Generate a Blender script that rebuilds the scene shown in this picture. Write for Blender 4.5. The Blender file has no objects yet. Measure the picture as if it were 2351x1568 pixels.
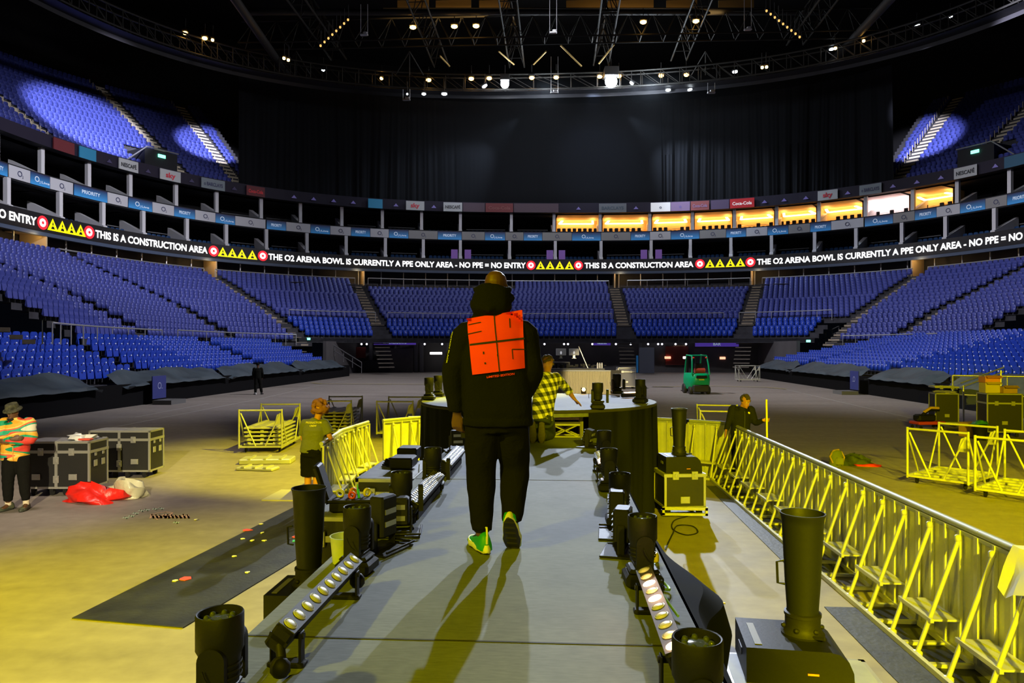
import bpy, math, random
import numpy as np
from math import sin, cos, pi, radians, atan2, hypot, sqrt
from mathutils import Vector, Matrix, Euler
random.seed(7)
S = bpy.context.scene
COL = S.collection

# ------------------------------------------------------------------ camera
FOC, YAW, CAMZ = 1650.0, radians(3.55), 2.65
cd = bpy.data.cameras.new('camera'); cam = bpy.data.objects.new('camera', cd); COL.objects.link(cam)
cam.location = (0, 0, CAMZ); cam.rotation_euler = (pi/2, 0, YAW)
cd.sensor_width = 36; cd.lens = FOC/2351*36; cd.shift_y = 13/2351; cd.clip_start = .05; cd.clip_end = 400
S.camera = cam

# ------------------------------------------------------------------ world, exposure
w = bpy.data.worlds.new('arena_dark'); S.world = w; w.use_nodes = True
w.node_tree.nodes['Background'].inputs[0].default_value = (.35, .45, .8, 1)
w.node_tree.nodes['Background'].inputs[1].default_value = .0025
S.view_settings.view_transform = 'Standard'; S.view_settings.look = 'None'
S.view_settings.gamma = 1; S.view_settings.use_curve_mapping = False
S.view_settings.exposure = 0.0

def light(name, typ, loc, power, color, target=None, size=.3, angle=60, blend=.5, sx=None, sy=None):
    d = bpy.data.lights.new(name, typ); d.energy = power; d.color = color
    if typ == 'SPOT': d.spot_size = radians(angle); d.spot_blend = blend; d.shadow_soft_size = size
    elif typ == 'POINT': d.shadow_soft_size = size
    elif typ == 'AREA':
        d.shape = 'RECTANGLE'; d.size = sx or size; d.size_y = sy or size
    o = bpy.data.objects.new(name, d); COL.objects.link(o); o.location = loc
    if target is not None:
        o.rotation_euler = (Vector(target)-Vector(loc)).to_track_quat('-Z', 'Y').to_euler()
    return o
YEL = (1, .86, .0)
WHT = (.74, .83, 1)
# the two white spots on the far ring truss, aimed at the catwalk
light('spot_white', 'SPOT', (-2.9, 79.6, 31.0), 125000, WHT, (-.6, 6.5, 1), .35, 9, 1)
light('spot_white', 'SPOT', (8.6, 79.2, 31.0), 165000, WHT, (.2, 7.5, 1), .35, 9, 1)
# saturated yellow stage wash, most of it from behind the camera, plus added fill spots
light('wash_yellow', 'SPOT', (-9.5, -7, 7.5), 46000, YEL, (-6.2, 3.0, 0), .12, 33, .6)
light('wash_yellow', 'SPOT', (5.5, 10.5, 12.5), 32000, YEL, (-4.6, 16.0, 0), .10, 29, .6)
light('wash_yellow', 'SPOT', (2.2, -9, 7.5), 30000, YEL, (6.6, 8.5, 0), .12, 37, .3)
light('wash_yellow', 'SPOT', (-7.5, -3.0, 8.0), 3600, YEL, (4.2, 8.5, .3), .12, 33, .5)  # added side fill that evens out the barrier sheet
light('wash_yellow', 'SPOT', (9.5, -6, 9.0), 30000, YEL, (8.6, 10.2, 0), .10, 21, .6)
light('wash_yellow', 'SPOT', (4, -8, 8), 15000, YEL, (.45, 10.3, 1.85), .1, 5.5, .5)  # added narrow spot to brighten the kneeling man
light('wash_yellow', 'SPOT', (-3, -8, 8), 15000, YEL, (-4.1, 13, .9), .1, 9.5, .6)  # added narrow spot to brighten the worker and the near fence
light('fill_warm', 'SPOT', (0, -9, 8), 26000, (1, .84, .5), (-9.0, 12.3, .9), .12, 13, .6)  # added fill for the striped jacket and the flight cases
light('fill_warm', 'SPOT', (3, -8, 9), 80000, (1, .80, .38), (2.6, 41, .9), .12, 5.5, .4)  # added fill to brighten the wall round the control desk
light('wash_yellow', 'SPOT', (0.5, -9, 7.5), 3400, YEL, (-.4, 2.6, 1.2), .12, 34, 1)
# house lights on the roof grid over the bowl sides, the far end and the floor
HW = (.95, .93, 1)
light('house_light', 'SPOT', (16, 36, 34), 66000, HW, (-31, 46, 3), 1.5, 64, .7)
light('house_light', 'SPOT', (-16, 36, 34), 62000, HW, (31, 50, 3), 1.5, 64, .7)
light('house_light', 'SPOT', (0, 40, 34), 17000, HW, (0, 84, 6), 1.5, 70, .7)
light('house_light', 'SPOT', (-8, 10, 34), 20000, (1, .82, .70), (-8.6, 12.5, 0), 2.0, 25, 1)
# upper tier work lights, narrow
light('tier_light', 'SPOT', (-20, 44, 30.5), 230000, (.80, .80, 1), (-52, 75, 25), .4, 19, .5)
light('tier_light', 'SPOT', (-33, 66, 30.8), 60000, (.80, .80, 1), (-46, 93, 25.6), .4, 23, .5)
light('tier_light', 'SPOT', (33, 66, 30.8), 60000, (.80, .80, 1), (46.6, 96, 26), .4, 23, .5)
light('tier_light', 'SPOT', (24, 52, 30.5), 130000, (.80, .80, 1), (56, 76, 28), .4, 20, .45)
light('balcony_fill', 'SPOT', (24, 48, 29), 13000, HW, (-42, 66, 15.5), .8, 46, .8)  # three added fills that brighten the balcony columns and dividers
light('balcony_fill', 'SPOT', (-4, 10, 29), 38000, HW, (-42, 60, 15.5), .8, 36, .8)
light('balcony_fill', 'SPOT', (-24, 48, 29), 12000, HW, (42, 70, 15.5), .8, 46, .8)
light('drape_fill', 'SPOT', (8.5, 88.6, 31), 12000, (.7, .82, 1), (21, 90.3, 20), .25, 60, .8)  # three added lamps close to the drapes to bring out their folds
light('drape_fill', 'SPOT', (-4.5, 88.6, 31), 4500, (.7, .82, 1), (-17, 89.0, 20), .25, 60, .8)
light('drape_fill', 'SPOT', (4, 80, 31.4), 2500, (.55, .7, 1), (5, 91, 27), .25, 60, 1)

# ------------------------------------------------------------------ placement helpers
def ray(px, py):
    u = (px-1175.5)/FOC; v = (797-py)/FOC
    return Vector((u*cos(YAW)-sin(YAW), u*sin(YAW)+cos(YAW), v))
def at_z(px, py, z):
    r = ray(px, py); d = (z-CAMZ)/r.z
    return Vector((r.x*d, r.y*d, z))
def at_d(px, py, d):
    r = ray(px, py); return Vector((r.x*d, r.y*d, CAMZ+r.z*d))
def proj(p):
    d = -sin(YAW)*p[0]+cos(YAW)*p[1]; l = cos(YAW)*p[0]+sin(YAW)*p[1]
    return 1175.5+FOC*l/d, 797-FOC*(p[2]-CAMZ)/d, d

# ------------------------------------------------------------------ mesh builder
class MB:
    def __init__(s): s.v = []; s.f = []; s.mi = []; s.m = 0; s.T = None
    def mat(s, i): s.m = i; return s
    def add(s, vs, fs):
        b = len(s.v)
        if s.T is not None: vs = [s.T @ Vector(p) for p in vs]
        s.v += [tuple(p) for p in vs]
        s.f += [tuple(b+i for i in f) for f in fs]; s.mi += [s.m]*len(fs)
        return s
    def box(s, c, size, R=None, taper=1.0):
        x, y, z = size[0]/2, size[1]/2, size[2]/2; t = taper
        vs = [(-x,-y,-z),(x,-y,-z),(x,y,-z),(-x,y,-z),(-x*t,-y*t,z),(x*t,-y*t,z),(x*t,y*t,z),(-x*t,y*t,z)]
        vs = [Vector(p) for p in vs]
        if R is not None: vs = [R @ p for p in vs]
        c = Vector(c); vs = [p+c for p in vs]
        return s.add(vs, [(0,3,2,1),(4,5,6,7),(0,1,5,4),(1,2,6,5),(2,3,7,6),(3,0,4,7)])
    def bbox(s, c, size, b=.01, R=None):
        """box with chamfered vertical and horizontal edges"""
        x, y, z = size[0]/2, size[1]/2, size[2]/2; b = min(b, x*.9, y*.9, z*.9)
        def ringp(ix, iy, zz): return [(-ix+b if False else p[0], p[1], zz) for p in
            [(-ix+b,-iy),(ix-b,-iy),(ix,-iy+b),(ix,iy-b),(ix-b,iy),(-ix+b,iy),(-ix,iy-b),(-ix,-iy+b)]]
        L = [ringp(x-b, y-b, -z), ringp(x, y, -z+b), ringp(x, y, z-b), ringp(x-b, y-b, z)]
        vs = [Vector(p) for l in L for p in l]
        if R is not None: vs = [R @ p for p in vs]
        c = Vector(c); vs = [p+c for p in vs]
        fs = [tuple(reversed(range(8))), tuple(range(24, 32))]
        for k in range(3):
            for i in range(8):
                j = (i+1) % 8; fs.append((k*8+i, k*8+j, k*8+8+j, k*8+8+i))
        return s.add(vs, fs)
    def tube(s, p0, p1, r, n=8, r1=None, cap=True):
        p0, p1 = Vector(p0), Vector(p1); d = p1-p0
        if d.length < 1e-6: return s
        q = d.to_track_quat('Z', 'Y'); r1 = r if r1 is None else r1
        vs = []
        for p, rr in ((p0, r), (p1, r1)):
            for i in range(n):
                a = 2*pi*(i+.5)/n; vs.append(p+q @ Vector((cos(a)*rr, sin(a)*rr, 0)))
        fs = [(i, (i+1) % n, n+(i+1) % n, n+i) for i in range(n)]
        if cap: fs += [tuple(reversed(range(n))), tuple(range(n, 2*n))]
        return s.add(vs, fs)
    def path(s, pts, r, n=6, closed=False, rs=None):
        pts = [Vector(p) for p in pts]; N = len(pts); vs = []; px_ = None
        for k, p in enumerate(pts):
            a = pts[k-1] if (k > 0 or closed) else pts[k]; b = pts[(k+1) % N] if (k < N-1 or closed) else pts[k]
            t = (b-a).normalized() if (b-a).length > 1e-9 else Vector((0, 0, 1))
            x = t.cross(Vector((0, 0, 1))) if px_ is None else px_-t*px_.dot(t)
            if x.length < .05: x = t.cross(Vector((1, 0, 0)))
            x.normalize(); px_ = x.copy(); y = x.cross(t)
            rr = rs[k] if rs else r
            for i in range(n):
                an = 2*pi*i/n; vs.append(p+x*cos(an)*rr+y*sin(an)*rr)
        fs = []
        for k in range(N if closed else N-1):
            for i in range(n):
                j = (i+1) % n; k2 = (k+1) % N
                fs.append((k*n+i, k*n+j, k2*n+j, k2*n+i))
        if not closed: fs += [tuple(range(n)), tuple(reversed(range((N-1)*n, N*n)))]
        return s.add(vs, fs)
    def lathe(s, prof, c=(0, 0, 0), n=24, R=None, cap=True):
        vs = []; c = Vector(c)
        for r, z in prof:
            for i in range(n):
                a = 2*pi*i/n; p = Vector((cos(a)*r, sin(a)*r, z))
                if R is not None: p = R @ p
                vs.append(p+c)
        fs = []
        for k in range(len(prof)-1):
            for i in range(n):
                j = (i+1) % n; fs.append((k*n+i, k*n+j, (k+1)*n+j, (k+1)*n+i))
        if cap:
            if prof[0][0] > 1e-5: fs.append(tuple(reversed(range(n))))
            if prof[-1][0] > 1e-5: fs.append(tuple(range((len(prof)-1)*n, len(prof)*n)))
        return s.add(vs, fs)
    def loft(s, secs, cap=True):
        """secs: list of lists of points, same count, closed loops"""
        n = len(secs[0]); vs = [p for q in secs for p in q]; fs = []
        for k in range(len(secs)-1):
            for i in range(n):
                j = (i+1) % n; fs.append((k*n+i, k*n+j, (k+1)*n+j, (k+1)*n+i))
        if cap: fs += [tuple(reversed(range(n))), tuple(range((len(secs)-1)*n, len(secs)*n))]
        return s.add(vs, fs)
    def strip(s, A, B):
        """quads between two open polylines"""
        n = len(A); return s.add(list(A)+list(B), [(i, i+1, n+i+1, n+i) for i in range(n-1)])
    def prism(s, poly, h, T=None):
        """poly in XY extruded by h in Z, then T"""
        n = len(poly); vs = [Vector((x, y, 0)) for x, y in poly]+[Vector((x, y, h)) for x, y in poly]
        if T is not None: vs = [T @ v for v in vs]
        fs = [tuple(reversed(range(n))), tuple(range(n, 2*n))]+[(i, (i+1) % n, n+(i+1) % n, n+i) for i in range(n)]
        return s.add(vs, fs)
    def ball(s, c, r, n=12, sc=(1, 1, 1), R=None):
        prof = [(sin(pi*k/(n//2))*1.0, -cos(pi*k/(n//2))) for k in range(n//2+1)]
        c = Vector(c); vs = []
        for rr, z in prof:
            for i in range(n):
                a = 2*pi*i/n; p = Vector((cos(a)*rr*r*sc[0], sin(a)*rr*r*sc[1], z*r*sc[2]))
                if R is not None: p = R @ p
                vs.append(p+c)
        fs = []
        for k in range(len(prof)-1):
            for i in range(n):
                j = (i+1) % n; fs.append((k*n+i, k*n+j, (k+1)*n+j, (k+1)*n+i))
        return s.add(vs, fs)
    def mesh(s, name, mats, smooth=None):
        me = bpy.data.meshes.new(name); me.from_pydata(s.v, [], s.f)
        for m in (mats if isinstance(mats, (list, tuple)) else [mats]): me.materials.append(m)
        me.polygons.foreach_set('material_index', s.mi)
        if smooth is not None:
            me.polygons.foreach_set('use_smooth', [True]*len(s.f))
            me.set_sharp_from_angle(angle=radians(smooth))
        me.update(); return me
    def build(s, name, mats, parent=None, smooth=None, loc=None):
        o = bpy.data.objects.new(name, s.mesh(name, mats, smooth)); COL.objects.link(o)
        if parent is not None: o.parent = parent
        if loc is not None: o.location = loc
        return o

def fuse(mb, voxel, smooth_it=4, factor=.6):
    """voxel-fuse a builder's shapes into one continuous skin; returns a mesh"""
    me = mb.mesh('tmp', []) if False else bpy.data.meshes.new('tmp')
    me.from_pydata(mb.v, [], mb.f); me.update()
    o = bpy.data.objects.new('tmp', me); COL.objects.link(o)
    m = o.modifiers.new('r', 'REMESH'); m.mode = 'VOXEL'; m.voxel_size = voxel; m.use_smooth_shade = True
    if smooth_it:
        q = o.modifiers.new('s', 'SMOOTH'); q.factor = factor; q.iterations = smooth_it
    dg = bpy.context.evaluated_depsgraph_get()
    out = bpy.data.meshes.new_from_object(o.evaluated_get(dg))
    bpy.data.objects.remove(o); bpy.data.meshes.remove(me)
    out.polygons.foreach_set('use_smooth', [True]*len(out.polygons))
    return out

def link(name, me, parent=None, mats=None, loc=None):
    o = bpy.data.objects.new(name, me); COL.objects.link(o); me.name = name
    if parent is not None: o.parent = parent
    if mats:
        me.materials.clear()
        for m in (mats if isinstance(mats, (list, tuple)) else [mats]): me.materials.append(m)
    if loc is not None: o.location = loc
    return o
def tag(o, label=None, cat=None, group=None, kind=None):
    if label: o['label'] = label
    if cat: o['category'] = cat
    if group: o['group'] = group
    if kind: o['kind'] = kind
    return o
def empty(name, loc=(0, 0, 0), rz=0, label=None, cat=None, group=None):
    o = bpy.data.objects.new(name, None); COL.objects.link(o); o.empty_display_size = .1
    o.location = loc; o.rotation_euler = (0, 0, rz)
    return tag(o, label, cat, group)
CH = {}
def copy_tree(o, parent=None):
    c = o.copy(); COL.objects.link(c)
    if parent is not None: c.parent = parent; c.matrix_parent_inverse = o.matrix_parent_inverse
    for ch in list(CH.get(o.name) or CH.setdefault(o.name, list(o.children))): copy_tree(ch, c)
    return c
def place(proto, used, loc, rz=0, label=None, group=None, sc=None):
    """first use moves the prototype itself, then copies"""
    o = proto if not used.get(proto.name) else copy_tree(proto); used[proto.name] = 1
    o.location = loc; o.rotation_euler = (0, 0, rz)
    if sc: o.scale = (sc, sc, sc)
    if label: o['label'] = label
    if group: o['group'] = group
    return o
USED = {}
ORD = 'first second third fourth fifth sixth seventh eighth ninth tenth eleventh twelfth thirteenth fourteenth fifteenth sixteenth seventeenth eighteenth nineteenth twentieth'.split()
def ordw(n):
    """1 -> first ... 99"""
    if n <= 20: return ORD[n-1]
    t = ['', '', 'twenty', 'thirty', 'forty', 'fifty', 'sixty', 'seventy', 'eighty', 'ninety'][n//10]
    return t+'-'+ORD[n % 10-1] if n % 10 else t[:-1]+'ieth'

# ------------------------------------------------------------------ materials
MATS = {}
def mat(name, col, rough=.6, metal=0., emit=0., ecol=None, var=0., vscale=6., bump=0., bscale=40., spec=.5, trans=0., sheen=0., alpha=1.):
    if name in MATS: return MATS[name]
    m = bpy.data.materials.new(name); m.use_nodes = True; MATS[name] = m
    nt = m.node_tree; b = nt.nodes['Principled BSDF']; I = b.inputs
    I['Base Color'].default_value = (*col, 1); I['Roughness'].default_value = rough; I['Metallic'].default_value = metal
    I['Specular IOR Level'].default_value = spec
    if trans: I['Transmission Weight'].default_value = trans
    if sheen: I['Sheen Weight'].default_value = sheen
    if alpha < 1: I['Alpha'].default_value = alpha
    if emit: I['Emission Color'].default_value = (*(ecol or col), 1); I['Emission Strength'].default_value = emit
    if var or bump:
        tc = nt.nodes.new('ShaderNodeTexCoord')
    if var:
        n = nt.nodes.new('ShaderNodeTexNoise'); n.inputs['Scale'].default_value = vscale; n.inputs['Detail'].default_value = 5
        r = nt.nodes.new('ShaderNodeValToRGB'); nt.links.new(tc.outputs['Object'], n.inputs['Vector'])
        r.color_ramp.elements[0].position = .32; r.color_ramp.elements[1].position = .68
        r.color_ramp.elements[0].color = (*[max(0, c*(1-var)) for c in col], 1)
        r.color_ramp.elements[1].color = (*[min(1, c*(1+var)) for c in col], 1)
        nt.links.new(n.outputs['Fac'], r.inputs['Fac']); nt.links.new(r.outputs['Color'], I['Base Color'])
    if bump:
        n2 = nt.nodes.new('ShaderNodeTexNoise'); n2.inputs['Scale'].default_value = bscale; n2.inputs['Detail'].default_value = 3
        bp = nt.nodes.new('ShaderNodeBump'); bp.inputs['Strength'].default_value = bump; bp.inputs['Distance'].default_value = .02
        nt.links.new(tc.outputs['Object'], n2.inputs['Vector']); nt.links.new(n2.outputs['Fac'], bp.inputs['Height'])
        nt.links.new(bp.outputs['Normal'], I['Normal'])
    return m
def nodes(m): return m.node_tree, m.node_tree.nodes, m.node_tree.links, m.node_tree.nodes['Principled BSDF']

M_conc = mat('terrace_concrete', (.035, .035, .045), .85, var=.3, vscale=1.5)
M_step = mat('stair_concrete', (.30, .25, .19), .85, var=.2, vscale=2)
M_seat = mat('seat_blue', (.060, .078, .36), .42, spec=.5)
M_seatlow = mat('seat_blue_low', (.018, .06, .50), .4)
M_plate = mat('seat_glint', (.85, .88, .95), .3)
M_black = mat('black_paint', (.010, .010, .011), .6, bump=.1, spec=.3)
M_dark = mat('dark_wall', (.012, .013, .018), .8)
M_drape = mat('black_drape', (.010, .011, .014), .95, spec=.12)
M_white = mat('white_paint', (.62, .62, .66), .5, var=.06)
M_greyw = mat('grey_wall', (.10, .095, .095), .8, var=.15, vscale=.7)
M_rail = mat('rail_steel', (.55, .56, .6), .35, .6)
M_tarp = mat('tarp_sheet', (.045, .065, .085), .6, var=.25, vscale=.8, bump=.4, bscale=1.2)
M_cream = mat('cream_wall', (.62, .45, .22), .7)
M_glow = mat('warm_strip', (1, .62, .2), .5, emit=9, ecol=(1, .60, .22))
M_amber = mat('amber_lens', (1, .5, .1), .4, emit=22, ecol=(1, .52, .10))
M_cool = mat('cool_lens', (1, 1, 1), .4, emit=14, ecol=(.85, .95, 1))
M_flood = mat('flood_lens', (1, 1, 1), .4, emit=60, ecol=(.88, .94, 1))
M_ledblack = mat('led_screen', (.006, .006, .01), .5)
M_ledw = mat('led_white', (1, 1, 1), .5, emit=1.7, ecol=(1, 1, 1))
M_ledr = mat('led_red', (1, .02, .03), .5, emit=1.2, ecol=(1, .015, .03))
M_ledy = mat('led_yellow', (1, .9, 0), .5, emit=1.0, ecol=(.95, .85, .0))
M_green = mat('exit_green', (.1, 1, .6), .5, emit=4, ecol=(.15, 1, .6))
# ================================================================== the arena bowl
RC = (1.956, 46.83); RA, RB, RN, RROT = 43.5, 42.15, 2.585, .0815
NT = 720; T0, T1 = radians(-42), radians(222)
def _ring():
    ts = np.linspace(T0, T1, NT); c, s_ = np.cos(ts), np.sin(ts)
    x = RA*np.sign(c)*np.abs(c)**(2/RN); y = RB*np.sign(s_)*np.abs(s_)**(2/RN)
    P = np.stack([RC[0]+x*cos(RROT)-y*sin(RROT), RC[1]+x*sin(RROT)+y*cos(RROT)], 1)
    # resample by arc length
    L = np.concatenate([[0], np.cumsum(np.hypot(*np.diff(P, axis=0).T))])
    q = np.linspace(0, L[-1], NT); P = np.stack([np.interp(q, L, P[:, 0]), np.interp(q, L, P[:, 1])], 1)
    T = np.gradient(P, axis=0); T /= np.hypot(T[:, 0], T[:, 1])[:, None]
    N = np.stack([T[:, 1], -T[:, 0]], 1)       # outward: counter-clockwise curve
    return P, N, q
RP, RNm, RQ = _ring(); RLEN = RQ[-1]
def rp(q, o=0., z=0.):
    """point at arc position q on the ribbon line, o metres outwards"""
    x = np.interp(q, RQ, RP[:, 0])+o*np.interp(q, RQ, RNm[:, 0]); y = np.interp(q, RQ, RP[:, 1])+o*np.interp(q, RQ, RNm[:, 1])
    return Vector((float(x), float(y), z))
def rn(q):
    v = Vector((float(np.interp(q, RQ, RNm[:, 0])), float(np.interp(q, RQ, RNm[:, 1])), 0)); return v.normalized()
QS = [q for q in RQ if -10 < q][::3]
_tab = {}
def q_at(px, o=0., z=12.7):
    """arc position whose point at offset o projects to column px"""
    k = (round(o, 2),)
    if k not in _tab:
        X = RP+o*RNm; d = -sin(YAW)*X[:, 0]+cos(YAW)*X[:, 1]; l = cos(YAW)*X[:, 0]+sin(YAW)*X[:, 1]
        ok = d > 3; _tab[k] = (1175.5+FOC*l[ok]/d[ok], RQ[ok])
    pxs, qs = _tab[k]
    # q increases counter-clockwise: right side of the frame first
    i = np.argsort(pxs); return float(np.interp(px, pxs[i], qs[i]))
QMIN, QMAX = q_at(2750), q_at(-700)     # slightly more than the frame shows
def qs_between(a, b, step=1.2):
    n = max(2, int(abs(b-a)/step)+1); return [a+(b-a)*i/(n-1) for i in range(n)]

# --- floor
fl = MB().box((0, 48, -.1), (150, 150, .2)).build('floor', None or mat('arena_floor', (.30, .262, .235), .6, spec=.3)); tag(fl, kind='structure')
nt, nn, ll, bs = nodes(MATS['arena_floor'])
tc = nn.new('ShaderNodeTexCoord'); mp = nn.new('ShaderNodeMapping'); mp.inputs['Scale'].default_value = (.35, 1.4, 1)
n1 = nn.new('ShaderNodeTexNoise'); n1.inputs['Scale'].default_value = .55; n1.inputs['Detail'].default_value = 8; n1.inputs['Roughness'].default_value = .65
n2 = nn.new('ShaderNodeTexNoise'); n2.inputs['Scale'].default_value = 5; n2.inputs['Detail'].default_value = 6
mx = nn.new('ShaderNodeMix'); mx.data_type = 'FLOAT'; mx.inputs[0].default_value = .35
cr = nn.new('ShaderNodeValToRGB'); cr.color_ramp.elements[0].position = .3; cr.color_ramp.elements[1].position = .72
cr.color_ramp.elements[0].color = (.19, .165, .148, 1); cr.color_ramp.elements[1].color = (.36, .32, .29, 1)
ll.new(tc.outputs['Object'], mp.inputs['Vector']); ll.new(mp.outputs['Vector'], n1.inputs['Vector']); ll.new(tc.outputs['Object'], n2.inputs['Vector'])
ll.new(n1.outputs['Fac'], mx.inputs[2]); ll.new(n2.outputs['Fac'], mx.inputs[3]); ll.new(mx.outputs[0], cr.inputs['Fac']); ll.new(cr.outputs['Color'], bs.inputs['Base Color'])
rr = nn.new('ShaderNodeMapRange'); rr.inputs['To Min'].default_value = .5; rr.inputs['To Max'].default_value = .75
ll.new(n1.outputs['Fac'], rr.inputs['Value']); ll.new(rr.outputs[0], bs.inputs['Roughness'])

# --- fixed rows: row j counted from the top
def row(j): return -(1.5+.8*j), 9.8-.346*j-(.1*(j-13) if j > 13 else 0)
J_END, J_SIDE = 13, 18
# aisles: arc positions (top-of-row columns read off the photograph)
AIS = [q_at(p, -1.5) for p in (160, 485, 818, 1410, 1740, 2110)]
AIS += [q_at(p, -15.9) for p in (330, -110, 2057, 2330, 2800, -480)]
AIS = sorted(AIS)
Q_SIDE_R, Q_SIDE_L = q_at(1962, -11.9), q_at(652, -11.9)     # beyond these the bowl ends at row J_END
def jmax(q): return J_END if Q_SIDE_R < q < Q_SIDE_L else J_SIDE
# terrace treads and risers
tb = MB()
for j in range(0, J_SIDE+1):
    o, z = row(j)
    segs = [(QMIN, QMAX)] if j <= J_END else [(QMIN, Q_SIDE_R), (Q_SIDE_L, QMAX)]
    for a, b in segs:
        qq = qs_between(a, b, 1.5)
        tb.strip([rp(q, o-.45, z) for q in qq], [rp(q, o+.35, z) for q in qq])
        tb.strip([rp(q, o-.45, z-.346) for q in qq], [rp(q, o-.45, z) for q in qq])
tag(tb.build('floor_terrace', M_conc), kind='structure')
# closing wall where the side rows run past the end block
ww = MB()
for q in (Q_SIDE_R, Q_SIDE_L):
    for j in range(J_END, J_SIDE+1):
        o, z = row(j); a, b = rp(q, o-.45, 0), rp(q, o+.35, 0)
        ww.add([(a.x, a.y, 0), (b.x, b.y, 0), (b.x, b.y, z), (a.x, a.y, z)], [(0, 1, 2, 3)])
tag(ww.build('wall_terrace_end', M_dark), kind='structure')
# aisle stairs between the blocks
st = MB()
for q in AIS:
    for j in range(0, jmax(q)+1):
        for h in (0, 1):
            o, z = row(j); o -= .4*h-.15; z -= .173*h
            c = rp(q, o, z+.02); n = rn(q); ang = atan2(n.y, n.x)
            st.box((c.x, c.y, c.z-.06), (.42, 1.15, .17), Matrix.Rotation(ang, 3, 'Z'))
tag(st.build('floor_stair', M_step), kind='structure')

# --- seats -------------------------------------------------------------
seats = []    # (x, y, z, heading, kind, label)
AW = .72
def fill(j, o, z, qa, qb, kind, tagname, pitch=.53):
    """seats along row at offset o between aisle positions qa<qb"""
    qq = qs_between(qa, qb, .6); P = np.array([tuple(rp(q, o)[:2]) for q in qq])
    L = np.concatenate([[0], np.cumsum(np.hypot(*np.diff(P, axis=0).T))]); tot = L[-1]-2*AW
    n = int(tot/pitch)
    if n < 1: return
    off = AW+(tot-n*pitch)/2
    for k in range(n):
        q = float(np.interp(off+(k+.5)*pitch, L, qq)); p = rp(q, o, z); nn_ = rn(q)
        seats.append((p.x, p.y, z, atan2(-nn_.y, -nn_.x)-pi/2, kind, tagname, k+1, n-k, j))
edges = [QMIN]+[a for a in AIS if QMIN < a < QMAX]+[QMAX]
for bi in range(len(edges)-1):
    a, b = edges[bi], edges[bi+1]
    for j in range(0, J_SIDE+1):
        o, z = row(j)
        if j > J_END:
            parts = []
            if a < Q_SIDE_R: parts.append((a, min(b, Q_SIDE_R)))
            if b > Q_SIDE_L: parts.append((max(a, Q_SIDE_L), b))
        else: parts = [(a, b)]
        if j < 3 and b > q_at(1735, -1.5) and a < q_at(830, -1.5) and not (q_at(1405, -1.5) < b and a < q_at(1172, -1.5) and False):
            # table terraces replace the top rows of the end blocks
            parts2 = []
            for (c, d) in parts:
                for lo, hi in ((QMIN, q_at(1800, -1.5)), (q_at(1415, -1.5), q_at(1165, -1.5)), (q_at(672, -1.5), QMAX)):
                    x, y = max(c, lo), min(d, hi)
                    if y-x > 2: parts2.append((x, y))
            parts = parts2
        for (c, d) in parts: fill(j, o, z, c, d, 0, bi)
# --- retractable blocks: far end (steep) and both sides (straight)
rb = MB()
QE0, QE1 = q_at(1905, -13), q_at(640, -13)
for r in range(4):
    o, z = -12.95-.8*r, 4.75-.42*r
    qq = qs_between(QE0, QE1, 1.5)
    rb.strip([rp(q, o-.45, z) for q in qq], [rp(q, o+.35, z) for q in qq])
    rb.strip([rp(q, o-.45, z-.42) for q in qq], [rp(q, o-.45, z) for q in qq])
    ed = [QE0]+[a for a in AIS if QE0 < a < QE1]+[QE1]
    for a, b in zip(ed[:-1], ed[1:]): fill(20+r, o, z, a, b, 1, 30)
o = -12.95-3*.8-.45
qq = qs_between(QE0, QE1, 1.5)
rb.strip([rp(q, o, 3.1) for q in qq], [rp(q, o, 3.5) for q in qq])
rb.strip([rp(q, o, 3.1) for q in qq], [rp(q, o+4.5, 3.1) for q in qq])
LOWY = {-1: (13.0, 33.5, 47.5, 61.5), 1: (13.0, 28.0, 41.0, 54.0, 64.0)}
LOWP = {-1: (-20.0, 6, .75, 1.0, .30), 1: (18.6, 11, .85, 1.0, .19)}      # first row x, rows, depth, height, rise
for sd in (-1, 1):
    x0_, nr_, dx_, z0_, dz_ = LOWP[sd]
    for r in range(nr_):
        x, z = x0_+sd*dx_*r, z0_+dz_*r
        y0, y1 = 12.0, LOWY[sd][-1]-r*.35
        rb.box((x+sd*.05, (y0+y1)/2, z-dz_/2), (dx_, y1-y0, dz_))
        for a, b in zip(LOWY[sd][:-1], LOWY[sd][1:]):
            b = min(b, y1); n = int((b-a-1.3)/.53)
            for k in range(n):
                yy = a+.65+(k+.5)*.53+((b-a-1.3)-n*.53)/2
                seats.append((x, yy, z, (-pi/2 if sd < 0 else pi/2), 1, 40+sd, k+1, n-k, 40+r))
tag(rb.build('floor_terrace_lower', M_conc), kind='structure')
sb = MB()
for q in AIS:
    if QE0 < q < QE1:
        for r in range(12):
            c = rp(q, -12.7-.4*r, 4.9-.38*r); n = rn(q)
            sb.box((c.x, c.y, c.z), (.4, 1.5, .1), Matrix.Rotation(atan2(n.y, n.x), 3, 'Z'))
for sd in (-1, 1):
    for y in LOWY[sd][1:-1]:
        x0_, nr_, dx_, z0_, dz_ = LOWP[sd]
        for r in range(nr_):
            sb.box((x0_+sd*dx_*r-sd*.2, y, z0_+.05+dz_*r), (.4, 1.1, .08))
tag(sb.build('floor_stair_lower', mat('stair_dim', (.14, .12, .10), .8)), kind='structure')

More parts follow.
